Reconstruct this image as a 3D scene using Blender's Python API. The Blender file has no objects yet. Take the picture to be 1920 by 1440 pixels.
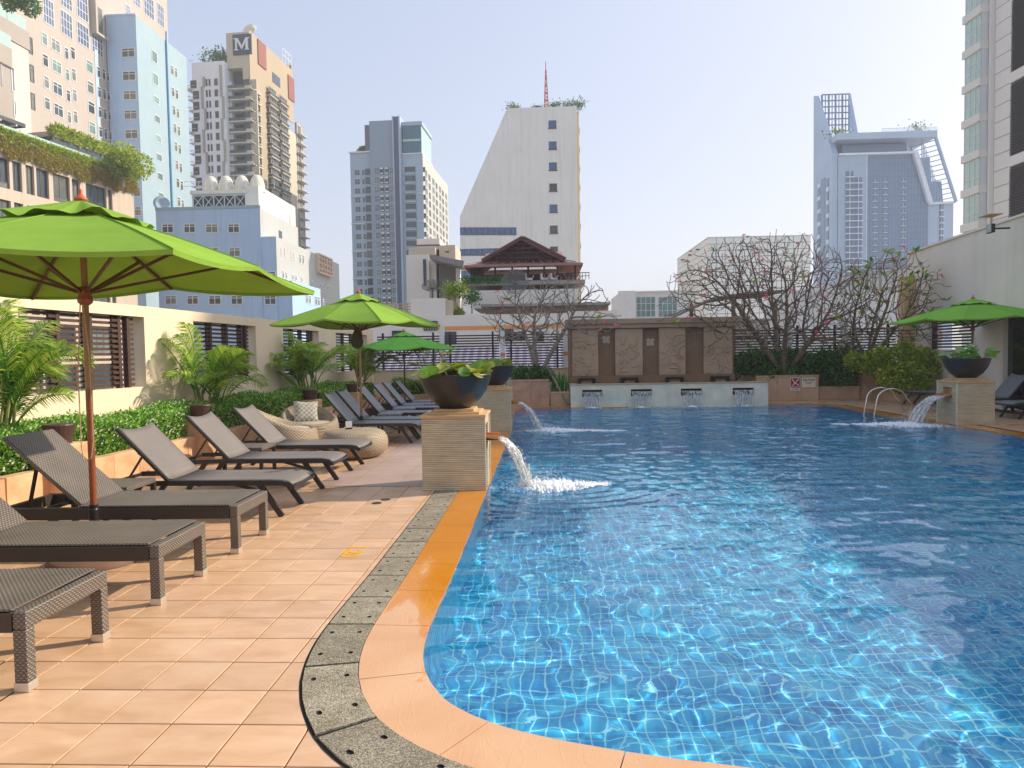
import bpy, bmesh, math, random
import numpy as np
from mathutils import Matrix, Vector
from mathutils.geometry import tessellate_polygon
random.seed(7)
RNG = np.random.default_rng(7)
SC = bpy.context.scene
COL = SC.collection
PI = math.pi

# ------------------------------------------------------------------ camera
F_PX, EYE = 1320.0, 1.57                     # focal length in photo pixels, eye height in metres
PITCH, ROLL, YAW = math.atan(56/1320), 0.016, math.atan(59/1320)
_f = Vector((-math.sin(YAW)*math.cos(PITCH), math.cos(YAW)*math.cos(PITCH), -math.sin(PITCH)))
_r0 = Vector((math.cos(YAW), math.sin(YAW), 0)); _u0 = _r0.cross(_f)
_c, _s = math.cos(ROLL), math.sin(ROLL)
_r = _r0*_c - _u0*_s; _u = _r0*_s + _u0*_c
cam_d = bpy.data.cameras.new('camera'); cam = bpy.data.objects.new('camera', cam_d); COL.objects.link(cam)
cam_d.sensor_width = 36; cam_d.lens = F_PX/1920*36; cam_d.clip_start = 0.05; cam_d.clip_end = 6000
M = Matrix((( _r.x, _u.x, -_f.x, 0), (_r.y, _u.y, -_f.y, 0), (_r.z, _u.z, -_f.z, EYE), (0, 0, 0, 1)))
cam.matrix_world = M
SC.camera = cam
SC.render.resolution_x, SC.render.resolution_y = 1024, 768

def ray(px, py):
    return _r*((px-960)/F_PX) - _u*((py-720)/F_PX) + _f
def G(px, py, z=0.0):
    d = ray(px, py); t = (z-EYE)/d.z; return Vector((0, 0, EYE)) + d*t
def PY(px, py, Y):
    d = ray(px, py); return Vector((0, 0, EYE)) + d*(Y/d.y)
def proj(p):
    v = Vector(p) - Vector((0, 0, EYE)); w = v.dot(_f)
    return 960 + F_PX*v.dot(_r)/w, 720 - F_PX*v.dot(_u)/w

# ------------------------------------------------------------------ light
SUN_EL, SUN_AZ = math.radians(32), math.radians(23)     # azimuth counted from +X towards +Y
sd = Vector((math.cos(SUN_EL)*math.cos(SUN_AZ), math.cos(SUN_EL)*math.sin(SUN_AZ), math.sin(SUN_EL)))
sun_d = bpy.data.lights.new('sun', 'SUN'); sun = bpy.data.objects.new('sun', sun_d); COL.objects.link(sun)
sun_d.energy = 2.1; sun_d.angle = math.radians(0.7); sun_d.color = (1.0, 0.89, 0.72)
sun.rotation_euler = (-sd).to_track_quat('-Z', 'Y').to_euler(); sun.location = (30, 10, 40)
world = bpy.data.worlds.new('World'); SC.world = world; world.use_nodes = True
wn, wl = world.node_tree.nodes, world.node_tree.links
wn.clear()
sky = wn.new('ShaderNodeTexSky'); sky.sky_type = 'NISHITA'; sky.sun_disc = False
sky.sun_elevation = SUN_EL; sky.sun_rotation = PI/2 - SUN_AZ
sky.altitude = 0; sky.air_density = 1.0; sky.dust_density = 3.5; sky.ozone_density = 1.5
bg = wn.new('ShaderNodeBackground'); bg.inputs['Strength'].default_value = 0.15
wo = wn.new('ShaderNodeOutputWorld')
gam = wn.new('ShaderNodeGamma'); gam.inputs['Gamma'].default_value = 0.41          # bright hazy sky: evens out the range of the clear-sky model
gain = wn.new('ShaderNodeMix'); gain.data_type = 'RGBA'; gain.blend_type = 'MULTIPLY'; gain.inputs[0].default_value = 1.0; gain.inputs[7].default_value = (1.12, 1.14, 1.28, 1)
wl.new(sky.outputs[0], gam.inputs[0]); wl.new(gam.outputs[0], gain.inputs[6]); wl.new(gain.outputs[2], bg.inputs['Color']); wl.new(bg.outputs[0], wo.inputs['Surface'])
SC.view_settings.view_transform = 'Standard'; SC.view_settings.look = 'None'
SC.view_settings.exposure = 1.45; SC.view_settings.gamma = 1; SC.view_settings.use_curve_mapping = False
SC.render.engine = 'CYCLES'
cy = SC.cycles
cy.max_bounces = 10; cy.diffuse_bounces = 4; cy.glossy_bounces = 4; cy.transmission_bounces = 8
cy.transparent_max_bounces = 12; cy.sample_clamp_indirect = 6.0; cy.use_denoising = True
cy.caustics_refractive = True; cy.caustics_reflective = False

# ------------------------------------------------------------------ object helpers
def link(o, parent=None):
    COL.objects.link(o)
    if parent is not None: o.parent = parent
    return o
def tag(o, label=None, cat=None, group=None, kind=None):
    if label: o['label'] = label
    if cat: o['category'] = cat
    if group: o['group'] = group
    if kind: o['kind'] = kind
    return o
def empty(name, loc=(0, 0, 0), rz=0.0, label=None, cat=None, group=None):
    o = bpy.data.objects.new(name, None); o.empty_display_size = 0.2
    o.location = loc; o.rotation_euler = (0, 0, rz); link(o)
    return tag(o, label, cat, group)
def inst(name, me, parent=None, loc=(0, 0, 0), rot=(0, 0, 0), sc=(1, 1, 1)):
    o = bpy.data.objects.new(name, me); o.location = loc; o.rotation_euler = rot; o.scale = sc
    return link(o, parent)
def kids(o): return [c for c in bpy.data.objects if c.parent == o]
def copy_tree(o, parent=None):
    c = o.copy(); link(c)
    if parent is not None: c.parent = parent
    for k in list(o.children): copy_tree(k, c)
    return c

class MB:
    """collects shapes, then links them as one mesh object"""
    def __init__(s): s.v, s.f, s.m = [], [], []
    def add(s, verts, faces, mat=0, mx=None):
        n = len(s.v)
        if mx is not None: verts = [mx @ Vector(p) for p in verts]
        s.v.extend([tuple(p) for p in verts]); s.f.extend([tuple(i+n for i in f) for f in faces]); s.m.extend([mat]*len(faces))
        return s
    def box(s, x0, x1, y0, y1, z0, z1, mat=0, mx=None):
        if x0 > x1: x0, x1 = x1, x0
        if y0 > y1: y0, y1 = y1, y0
        if z0 > z1: z0, z1 = z1, z0
        v = [(x0,y0,z0),(x1,y0,z0),(x1,y1,z0),(x0,y1,z0),(x0,y0,z1),(x1,y0,z1),(x1,y1,z1),(x0,y1,z1)]
        return s.add(v, [(3,2,1,0),(4,5,6,7),(0,1,5,4),(1,2,6,5),(2,3,7,6),(3,0,4,7)], mat, mx)
    def bar(s, p, q, w, h, mat=0, up=(0, 0, 1)):
        p, q = Vector(p), Vector(q); d = (q-p); L = d.length; d.normalize()
        up = Vector(up)
        if abs(d.dot(up)) > 0.98: up = Vector((1, 0, 0))
        x = d.cross(up).normalized(); y = x.cross(d)
        mx = Matrix(((d.x, x.x, y.x, p.x), (d.y, x.y, y.y, p.y), (d.z, x.z, y.z, p.z), (0, 0, 0, 1)))
        return s.box(0, L, -w/2, w/2, -h/2, h/2, mat, mx)
    def tube(s, pts, rad, n=8, mat=0, cap=True):
        pts = [Vector(p) for p in pts]
        if not hasattr(rad, '__len__'): rad = [rad]*len(pts)
        base = len(s.v); prev = None
        for i, p in enumerate(pts):
            d = (pts[min(i+1, len(pts)-1)] - pts[max(i-1, 0)])
            if d.length < 1e-9: d = Vector((0, 0, 1))
            d.normalize()
            if prev is None:
                a = Vector((0, 0, 1)) if abs(d.z) < 0.9 else Vector((1, 0, 0))
                x = d.cross(a).normalized()
            else:
                x = (prev - d*prev.dot(d)).normalized()
            prev = x; y = d.cross(x)
            for k in range(n):
                t = 2*PI*k/n; s.v.append(tuple(p + (x*math.cos(t) + y*math.sin(t))*rad[i]))
        for i in range(len(pts)-1):
            for k in range(n):
                a = base+i*n+k; b = base+i*n+(k+1) % n
                s.f.append((a, b, b+n, a+n)); s.m.append(mat)
        if cap:
            s.f.append(tuple(base+k for k in range(n))[::-1]); s.m.append(mat)
            e = base+(len(pts)-1)*n; s.f.append(tuple(e+k for k in range(n))); s.m.append(mat)
        return s
    def lathe(s, prof, n=24, c=(0, 0, 0), mat=0, mx=None):
        v = []; f = []
        for r, z in prof:
            for k in range(n):
                t = 2*PI*k/n; v.append((c[0]+r*math.cos(t), c[1]+r*math.sin(t), c[2]+z))
        for i in range(len(prof)-1):
            for k in range(n):
                a = i*n+k; b = i*n+(k+1) % n; f.append((a, b, b+n, a+n))
        return s.add(v, f, mat, mx)
    def prism(s, poly, z0, z1, mat=0, mx=None):
        n = len(poly); v = [(x, y, z0) for x, y in poly] + [(x, y, z1) for x, y in poly]
        f = [tuple(range(n))[::-1], tuple(range(n, 2*n))] + [(i, (i+1) % n, (i+1) % n+n, i+n) for i in range(n)]
        return s.add(v, f, mat, mx)
    def slab(s, poly, y0, y1, mat=0, mx=None):
        """polygon given in (x, z), thickness along y"""
        n = len(poly); v = [(x, y0, z) for x, z in poly] + [(x, y1, z) for x, z in poly]
        f = [tuple(range(n)), tuple(range(n, 2*n))[::-1]] + [((i+1) % n, i, i+n, (i+1) % n+n) for i in range(n)]
        return s.add(v, f, mat, mx)
    def mesh(s, name, mats, smooth=False):
        me = bpy.data.meshes.new(name); me.from_pydata(s.v, [], s.f)
        if not isinstance(mats, (list, tuple)): mats = [mats]
        for m in mats: me.materials.append(m)
        if len(mats) > 1: me.polygons.foreach_set('material_index', s.m)
        if smooth: me.polygons.foreach_set('use_smooth', [True]*len(me.polygons))
        me.update(); return me
    def build(s, name, mats, parent=None, loc=(0, 0, 0), rot=(0, 0, 0), smooth=False, bevel=0.0, fix=True):
        me = s.mesh(name, mats, smooth)
        if fix:
            b = bmesh.new(); b.from_mesh(me); bmesh.ops.recalc_face_normals(b, faces=b.faces); b.to_mesh(me); b.free()
        o = inst(name, me, parent, loc, rot)
        if bevel:
            m = o.modifiers.new('bevel', 'BEVEL'); m.width = bevel; m.segments = 2; m.limit_method = 'ANGLE'; m.angle_limit = math.radians(40)
        return o
def quads(name, V, mats, midx=None, smooth=False):
    """fast mesh from an (n,4,3) array of quads"""
    V = np.asarray(V, dtype=np.float32); n = len(V)
    me = bpy.data.meshes.new(name)
    me.vertices.add(n*4); me.vertices.foreach_set('co', V.reshape(-1))
    me.loops.add(n*4); me.loops.foreach_set('vertex_index', np.arange(n*4, dtype=np.int32))
    me.polygons.add(n); me.polygons.foreach_set('loop_start', np.arange(0, n*4, 4, dtype=np.int32))
    if not isinstance(mats, (list, tuple)): mats = [mats]
    for m in mats: me.materials.append(m)
    if midx is not None: me.polygons.foreach_set('material_index', np.asarray(midx, dtype=np.int32))
    me.update(calc_edges=True); me.validate(); return me
def grid_mesh(name, X, Y, Z, mats, smooth=True):
    """mesh from 2-D arrays of coordinates"""
    r, c = X.shape
    me = bpy.data.meshes.new(name); co = np.stack([X, Y, Z], -1).astype(np.float32).reshape(-1)
    i = np.arange(r*c).reshape(r, c); q = np.stack([i[:-1, :-1], i[:-1, 1:], i[1:, 1:], i[1:, :-1]], -1).reshape(-1, 4).astype(np.int32)
    me.vertices.add(r*c); me.vertices.foreach_set('co', co)
    me.loops.add(len(q)*4); me.loops.foreach_set('vertex_index', q.reshape(-1))
    me.polygons.add(len(q)); me.polygons.foreach_set('loop_start', np.arange(0, len(q)*4, 4, dtype=np.int32))
    if smooth: me.polygons.foreach_set('use_smooth', np.ones(len(q), dtype=bool))
    if not isinstance(mats, (list, tuple)): mats = [mats]
    for m in mats: me.materials.append(m)
    me.update(calc_edges=True); return me

# ------------------------------------------------------------------ materials
def S(h):
    h = h.lstrip('#'); o = []
    for i in (0, 2, 4):
        c = int(h[i:i+2], 16)/255; o.append(c/12.92 if c <= 0.04045 else ((c+0.055)/1.055)**2.4)
    return tuple(o)
class NT:
    def __init__(s, name):
        s.mat = bpy.data.materials.new(name); s.mat.use_nodes = True; s.t = s.mat.node_tree; s.n = s.t.nodes; s.l = s.t.links
        s.b = s.n['Principled BSDF']; s.out = s.n['Material Output']
    def new(s, t, **kw):
        n = s.n.new(t)
        for k, v in kw.items():
            if k in n.inputs: n.inputs[k].default_value = v
            else: setattr(n, k, v)
        return n
    def link(s, a, b): s.l.new(a, b)
    def coord(s, kind='Object', scale=None, rot=None):
        tc = s.new('ShaderNodeTexCoord'); o = tc.outputs[kind]
        if scale is not None or rot is not None:
            m = s.new('ShaderNodeMapping'); s.link(o, m.inputs['Vector'])
            if scale is not None: m.inputs['Scale'].default_value = scale
            if rot is not None: m.inputs['Rotation'].default_value = rot
            o = m.outputs[0]
        return o
    def noise(s, vec, scale, detail=4, rough=0.55, dist=0.0):
        n = s.new('ShaderNodeTexNoise'); n.inputs['Scale'].default_value = scale; n.inputs['Detail'].default_value = detail
        n.inputs['Roughness'].default_value = rough; n.inputs['Distortion'].default_value = dist
        if vec is not None: s.link(vec, n.inputs['Vector'])
        return n.outputs['Fac']
    def ramp(s, fac, stops):
        r = s.new('ShaderNodeValToRGB'); e = r.color_ramp.elements
        while len(e) < len(stops): e.new(0.5)
        for i, (p, c) in enumerate(stops):
            e[i].position = p; e[i].color = (*c, 1) if len(c) == 3 else c
        s.link(fac, r.inputs['Fac']); return r.outputs['Color']
    def mix(s, fac, a, b, mode='MIX'):
        m = s.new('ShaderNodeMix', data_type='RGBA', blend_type=mode)
        for sock, v in ((m.inputs[0], fac), (m.inputs[6], a), (m.inputs[7], b)):
            if isinstance(v, (int, float)): sock.default_value = v
            elif isinstance(v, tuple): sock.default_value = (*v, 1) if len(v) == 3 else v
            else: s.link(v, sock)
        return m.outputs[2]
    def math(s, op, a, b=None, clamp=False):
        m = s.new('ShaderNodeMath', operation=op, use_clamp=clamp)
        for i, v in enumerate((a, b)):
            if v is None: continue
            if isinstance(v, (int, float)): m.inputs[i].default_value = v
            else: s.link(v, m.inputs[i])
        return m.outputs[0]
    def bump(s, h, strength=0.3, dist=0.01):
        b = s.new('ShaderNodeBump'); b.inputs['Strength'].default_value = strength; b.inputs['Distance'].default_value = dist
        s.link(h, b.inputs['Height']); s.link(b.outputs[0], s.b.inputs['Normal']); return b.outputs[0]
    def set(s, **kw):
        for k, v in kw.items():
            k = k.replace('_', ' ')
            sock = s.b.inputs[k]
            if isinstance(v, bpy.types.NodeSocket): s.link(v, sock)
            elif isinstance(v, tuple) and len(v) == 3: sock.default_value = (*v, 1)
            else: sock.default_value = v
        return s
def plain(name, col, rough=0.6, metal=0.0, var=0.12, vs=2.0, bump=0.0, bs=40.0, bd=0.004, col2=None, spec=0.5, rnd=0.0, streak=0.0):
    """a painted/stone/plaster surface: two-scale colour variation, optional fine relief, drip streaks and per-object shade"""
    t = NT(name); v = t.coord('Object')
    lo = tuple(c*(1-var) for c in col); hi = col2 if col2 else tuple(min(1, c*(1+var)) for c in col)
    n1 = t.noise(v, vs, 6, 0.65, 0.3)
    c = t.ramp(n1, [(0.32, lo), (0.68, hi)])
    if streak:
        sv = t.coord('Object', (1.2, 1.2, 0.06)); sn = t.noise(sv, 1.6, 5, 0.7)
        m = t.ramp(sn, [(0.5, (1, 1, 1)), (0.78, tuple([1-streak]*3))]); c = t.mix(1.0, c, m, 'MULTIPLY')
    if rnd:
        oi = t.new('ShaderNodeObjectInfo'); k = t.math('MULTIPLY_ADD', oi.outputs['Random'], 2*rnd)
        k.node.inputs[2].default_value = 1-rnd
        cm = t.new('ShaderNodeCombineColor')
        for i in range(3): t.link(k, cm.inputs[i])
        c = t.mix(1.0, c, cm.outputs[0], 'MULTIPLY')
    t.set(Base_Color=c, Roughness=rough, Metallic=metal); t.b.inputs['Specular IOR Level'].default_value = spec
    if bump: t.bump(t.noise(v, bs, 5, 0.6), bump, bd)
    return t.mat
# ------------------------------------------------------------------ shared materials
def weave(name, col, hi, sx=0.012, rough=0.5, dark=0.35):
    """plaited strands: alternating over/under pattern in object space"""
    t = NT(name); v = t.coord('Object'); g = t.new('ShaderNodeSeparateXYZ'); t.link(v, g.inputs[0])
    # use two blended diagonals so that every face of a box shows the plait
    ge = t.new('ShaderNodeNewGeometry'); gn = t.new('ShaderNodeSeparateXYZ'); t.link(ge.outputs['True Normal'], gn.inputs[0])
    fz = t.math('GREATER_THAN', t.math('ABSOLUTE', gn.outputs[2]), 0.5); fy = t.math('GREATER_THAN', t.math('ABSOLUTE', gn.outputs[1]), 0.6)
    def pick(f, p, q): return t.math('ADD', t.math('MULTIPLY', f, p), t.math('MULTIPLY', t.math('SUBTRACT', 1.0, f), q))
    a = pick(fz, g.outputs[0], g.outputs[2]); b = pick(fy, g.outputs[0], g.outputs[1])
    row = t.math('FLOOR', t.math('DIVIDE', a, sx)); sa = t.math('ABSOLUTE', t.math('SINE', t.math('MULTIPLY', a, PI/sx)))
    sb = t.math('SINE', t.math('ADD', t.math('MULTIPLY', b, 2*PI/(sx*2.2)), t.math('MULTIPLY', row, PI)))
    h = t.math('MULTIPLY', sa, t.math('MULTIPLY_ADD', sb, 0.42)); h.node.inputs[1].links[0].from_node.inputs[2].default_value = 0.58
    c = t.ramp(h, [(0.05, tuple(x*dark for x in col)), (0.45, col), (0.95, hi)])
    n = t.noise(v, 3.0, 4); c = t.mix(0.25, c, t.ramp(n, [(0.3, tuple(x*0.7 for x in col)), (0.7, hi)]))
    t.set(Base_Color=c, Roughness=rough); t.bump(h, 0.7, 0.006); return t.mat
M_WICKER_DARK = weave('dark_wicker', S('#685d52'), S('#968a7e'), 0.0125, 0.42, 0.35)
M_SIDE_DARK = plain('shade_dark_frame', S('#3a322c'), 0.45, var=0.15, bump=0.2, bs=60)  # near-black of the shaded lounger rails put into the colour
M_WICKER_TAN = weave('tan_wicker', S('#a58f74'), S('#cbb99c'), 0.022, 0.6, 0.3)
M_CAP = plain('aluminium_cap', S('#cfc6b8'), 0.35, 0.6, var=0.05)
M_ALU = plain('dark_aluminium', S('#3b3a3c'), 0.38, 0.4, var=0.12)
def sling(name, col):
    t = NT(name); v = t.coord('Object'); w = t.new('ShaderNodeTexWave', wave_type='BANDS', bands_direction='Y'); w.inputs['Scale'].default_value = 26
    t.link(v, w.inputs['Vector']); w2 = t.new('ShaderNodeTexWave', wave_type='BANDS', bands_direction='X'); w2.inputs['Scale'].default_value = 26; t.link(v, w2.inputs['Vector'])
    h = t.math('MULTIPLY', w.outputs['Fac'], w2.outputs['Fac'])
    c = t.ramp(h, [(0.1, tuple(x*0.7 for x in col)), (0.8, tuple(x*1.25 for x in col))])
    n = t.noise(v, 2.2, 5); c = t.mix(0.3, c, t.ramp(n, [(0.3, tuple(x*0.75 for x in col)), (0.7, tuple(x*1.2 for x in col))]))
    t.set(Base_Color=c, Roughness=0.55); t.bump(h, 0.25, 0.002); return t.mat
M_SLING = sling('grey_sling', S('#7f7670'))
M_SLING2 = sling('cool_sling', S('#8b8d92'))
M_CREAM = plain('cream_plaster', S('#ead5b6'), 0.85, var=0.05, vs=0.7, bump=0.12, bs=30, streak=0.06)
M_REVEAL = plain('grey_plaster', S('#c9bda9'), 0.85, var=0.06)
M_DKWOOD = plain('dark_brown_slat', S('#4a342b'), 0.55, var=0.2, vs=5, bump=0.15)
M_BLKWOOD = plain('black_brown_slat', S('#33262a'), 0.5, var=0.2, vs=5)
M_TEAK = plain('teak_pole', S('#8a4a2b'), 0.35, var=0.25, vs=6, bump=0.1, bs=25)
M_RIB = plain('dark_umbrella_rib', S('#5d3a26'), 0.45, var=0.25, vs=6)
M_TEAK2 = plain('pale_teak_pole', S('#9a7148'), 0.45, var=0.25, vs=6, bump=0.1, bs=25)
M_BLACK = plain('black_metal', S('#1d1c1d'), 0.4, 0.3, var=0.15)
M_STEEL = plain('brushed_steel', S('#cfc9c2'), 0.18, 1.0, var=0.06)
M_ROPE = plain('cotton_rope', S('#b99f76'), 0.9, var=0.2, vs=30)
M_TERRA = plain('terracotta_stone', S('#cf9d70'), 0.75, var=0.2, vs=2.2, bump=0.4, bs=9, bd=0.012, col2=S('#e3b78d'), rnd=0.14)
M_PINKSTONE = plain('pink_carved_stone', S('#c39a7e'), 0.8, var=0.18, vs=2.4, bump=0.3, bs=12, bd=0.01, rnd=0.08)
M_BROWNSTONE = plain('brown_render', S('#cba888'), 0.75, var=0.14, vs=1.6, bump=0.2, bs=20, rnd=0.05)
M_SOIL = plain('soil', S('#3d2f24'), 0.95, var=0.3, vs=8, bump=0.6, bs=30, bd=0.02)
def canvas(name, col):
    t = NT(name); v = t.coord('Object'); n = t.noise(v, 1.8, 6, 0.7, 0.4); c = t.ramp(n, [(0.28, tuple(x*0.84 for x in col)), (0.72, tuple(x*1.1 for x in col))])
    d = t.new('ShaderNodeBsdfDiffuse'); tr = t.new('ShaderNodeBsdfTranslucent'); mx = t.new('ShaderNodeMixShader'); mx.inputs[0].default_value = 0.07
    t.link(c, d.inputs[0]); t.link(t.mix(1.0, c, (1.0, 0.95, 0.35), 'MULTIPLY'), tr.inputs[0])
    t.link(d.outputs[0], mx.inputs[1]); t.link(tr.outputs[0], mx.inputs[2]); t.link(mx.outputs[0], t.out.inputs['Surface'])
    b = t.new('ShaderNodeBump'); b.inputs['Strength'].default_value = 0.35; b.inputs['Distance'].default_value = 0.012
    t.link(t.noise(v, 4, 5, 0.6, 0.8), b.inputs['Height']); t.link(b.outputs[0], d.inputs['Normal']); return t.mat
M_CANVAS = canvas('lime_canvas', S('#8cb04a'))
M_CANVAS2 = canvas('green_canvas', S('#74b852'))
M_CANVAS3 = canvas('mid_green_canvas', S('#84bd4e'))
def leaf(name, cols, tr=0.3, rough=0.5):
    t = NT(name); g = t.new('ShaderNodeNewGeometry'); c = t.ramp(g.outputs['Random Per Island'], [(i/(len(cols)-1), k) for i, k in enumerate(cols)])
    t.set(Base_Color=c, Roughness=rough); t.b.inputs['Specular IOR Level'].default_value = 0.35
    s = t.new('ShaderNodeBsdfTranslucent'); t.link(t.mix(1.0, c, (1.1, 1.25, 0.5), 'MULTIPLY'), s.inputs[0]); mx = t.new('ShaderNodeMixShader'); mx.inputs[0].default_value = tr
    t.link(t.b.outputs[0], mx.inputs[1]); t.link(s.outputs[0], mx.inputs[2]); t.link(mx.outputs[0], t.out.inputs['Surface']); return t.mat
M_HEDGE = leaf('hedge_leaf', [S('#446e26'), S('#639832'), S('#86b848'), S('#b2d46a')])
M_PALM = leaf('palm_leaf', [S('#4f7c2c'), S('#78a23c'), S('#a3bf50'), S('#cbcc6a')], 0.35)
M_SHRUB_Y = leaf('yellow_green_leaf', [S('#5d7a1c'), S('#86a024'), S('#b3bf38'), S('#d2d250')], 0.35)
M_SHRUB_D = leaf('dark_leaf', [S('#2b4c20'), S('#3f682c'), S('#588238'), S('#78a048')], 0.25)
M_LILY = leaf('lily_leaf', [S('#4c6a22'), S('#748a2c'), S('#9a9a38'), S('#a9783a')], 0.3, 0.35)
M_LILY2 = leaf('green_lily_leaf', [S('#3d6a2c'), S('#56853a'), S('#7aa552'), S('#98bb70')], 0.3, 0.35)
M_BROMELIAD = leaf('strap_leaf', [S('#2f6428'), S('#4d8734'), S('#72a843')], 0.3)
M_DRYGRASS = leaf('hanging_vine', [S('#7b7a2c'), S('#9b8f3a'), S('#b4964a'), S('#8d8f35'), S('#c2a45c')], 0.25, 0.8)
M_BARK = plain('grey_bark', S('#8d8072'), 0.85, var=0.25, vs=8, bump=0.3, bs=25, col2=S('#a79a88'))
M_BARKD = plain('brown_bark', S('#77624f'), 0.85, var=0.25, vs=8, bump=0.3, bs=25, col2=S('#96806a'))
M_FLOWER = leaf('pink_petal', [S('#cf4468'), S('#e8708a'), S('#f39aa8')], 0.3)
M_WHITEFLOWER = plain('white_petal', S('#e9ecdf'), 0.7, var=0.05)
M_CORE = plain('dark_hedge_core', S('#26301a'), 0.95, var=0.3, vs=10)  # solid dark core that blocks the view through the hedge
M_BOWL = plain('black_glazed_bowl', S('#2b2826'), 0.32, var=0.2, vs=3, bump=0.08, bs=14)
# ------------------------------------------------------------------ terrace: pool outline
def catmull(P, step, closed=False):
    P = [Vector((*p, 0)) for p in P]; out = []
    n = len(P)
    for i in range(n if closed else n-1):
        p0, p1, p2, p3 = (P[(i+k) % n] for k in (-1, 0, 1, 2)) if closed else (P[max(i-1, 0)], P[i], P[i+1], P[min(i+2, n-1)])
        m = max(1, int((p2-p1).length/step))
        for k in range(m):
            t = k/m
            out.append(0.5*((2*p1) + (p2-p0)*t + (2*p0-5*p1+4*p2-p3)*t*t + (3*p1-p0-3*p2+p3)*t**3))
    if not closed: out.append(P[-1])
    return [(p.x, p.y) for p in out]
EDGE = [(-0.67, 20.2), (-0.67, 14.0), (-0.67, 8.0), (-0.67, 6.0), (-0.67, 5.0), (-0.68, 4.35), (-0.68, 3.88), (-0.65, 3.6), (-0.60, 3.40), (-0.53, 3.24), (-0.43, 3.09), (-0.26, 2.95),
        (-0.04, 2.84), (0.2, 2.76), (0.46, 2.69), (0.8, 2.62), (1.6, 2.45), (2.6, 2.2), (4.0, 1.8), (6.0, 1.3), (8.0, 1.0), (8.6, 1.4), (8.45, 3.0), (8.3, 8.0), (8.3, 14.0),
        (8.2, 15.0), (8.08, 16.0), (8.0, 17.3), (8.05, 18.8), (7.95, 20.0), (7.6, 20.5), (6.6, 20.6), (4.0, 20.45), (1.0, 20.35)]
W = catmull(EDGE, 0.06, True)
# even spacing
def resample(P, d, closed=True):
    Q = P+[P[0]] if closed else P; out = [Q[0]]; acc = 0; last = Vector((*Q[0], 0))
    for q in Q[1:]:
        q = Vector((*q, 0))
        while (q-last).length >= d:
            last = last + (q-last).normalized()*d; out.append((last.x, last.y))
    return out
W = resample(W, 0.05)
WN = len(W)
def normals(P):
    n = len(P); out = []
    for i in range(n):
        a, b = P[(i-2) % n], P[(i+2) % n]; d = Vector((b[0]-a[0], b[1]-a[1], 0)).normalized()
        out.append((-d.y, d.x))                     # placeholder side, fixed below
    return out
WNRM = normals(W)
_area = sum(W[i][0]*W[(i+1) % WN][1]-W[(i+1) % WN][0]*W[i][1] for i in range(WN))
if _area > 0: WNRM = [(-x, -y) for x, y in WNRM]
def offf(f, d):
    i = int(math.floor(f)); q = f-i; a, b = off(i, d), off(i+1, d); return (a[0]*(1-q)+b[0]*q, a[1]*(1-q)+b[1]*q)
def off(i, d): i %= WN; return (W[i][0]+WNRM[i][0]*d, W[i][1]+WNRM[i][1]*d)
cum = [0.0]
for i in range(WN): cum.append(cum[-1]+math.dist(W[i], W[(i+1) % WN]))

CW, DW = 0.325, 0.27                                # coping width, drain width
# deck body (one solid slab with the pool hole)
def deck_sheet(z):
    outer = [(-16, -6), (18, -6), (18, 30), (-16, 30)]; hole = [off(i, CW-0.02) for i in range(0, WN, 3)]
    pts = [Vector((*p, z)) for p in outer] + [Vector((*p, z)) for p in hole]
    tris = tessellate_polygon([[Vector((*p, 0)) for p in outer], [Vector((*p, 0)) for p in hole]])
    return pts, tris
mb = MB(); p, t = deck_sheet(-0.006); mb.add(p, t)
mb.box(-16, 18, -6, 30, -3.0, -2.2)
M_GROUT = plain('grout', S('#472c1b'), 0.9, var=0.2, vs=6)
deck = mb.build('pool_deck', M_GROUT); tag(deck, kind='structure')
mb = MB()
mb.box(-16, 18, -6, -5.8, -20, -0.02); mb.box(-16, 18, 29.8, 30, -20, -0.02); mb.box(-16, -15.8, -5.8, 29.8, -20, -0.02); mb.box(17.8, 18, -5.8, 29.8, -20, -0.02)
tag(mb.build('podium_wall', M_CREAM), kind='structure')
# peach tiles, one object per tile near the camera
def tile_mat():
    t = NT('peach_tile'); oi = t.new('ShaderNodeObjectInfo'); v = t.coord('Object')
    ad = t.new('ShaderNodeVectorMath', operation='ADD'); t.link(v, ad.inputs[0]); cx = t.new('ShaderNodeVectorMath', operation='SCALE'); t.link(oi.outputs['Location'], cx.inputs[0]); cx.inputs['Scale'].default_value = 1.0; t.link(cx.outputs[0], ad.inputs[1])
    mp = t.new('ShaderNodeMapping'); mp.inputs['Scale'].default_value = (1.1, 2.6, 1); mp.inputs['Rotation'].default_value = (0, 0, 0.9); t.link(ad.outputs[0], mp.inputs[0])
    n = t.noise(mp.outputs[0], 2.2, 5, 0.6, 0.6)
    c = t.ramp(n, [(0.25, S('#c39a74')), (0.5, S('#d5ac88')), (0.75, S('#e0bc9a'))])
    k = t.math('MULTIPLY_ADD', oi.outputs['Random'], 0.14); k.node.inputs[2].default_value = 0.93
    cm = t.new('ShaderNodeCombineColor'); [t.link(k, cm.inputs[i]) for i in range(3)]
    c = t.mix(1.0, c, cm.outputs[0], 'MULTIPLY')
    d = t.noise(ad.outputs[0], 0.55, 6, 0.7); c = t.mix(t.ramp(d, [(0.55, (0, 0, 0)), (0.8, (0.35, 0.35, 0.35))]), c, S('#a9764f'))
    r = t.ramp(t.noise(ad.outputs[0], 1.3, 4), [(0.3, (0.22, 0.22, 0.22)), (0.7, (0.42, 0.42, 0.42))])
    t.set(Base_Color=c, Roughness=r); t.b.inputs['Specular IOR Level'].default_value = 0.4
    t.bump(t.noise(ad.outputs[0], 14, 4), 0.06, 0.003); return t.mat
M_TILE = tile_mat()
TS = 0.305
mb = MB(); g = 0.0036; h = TS/2-g
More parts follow.
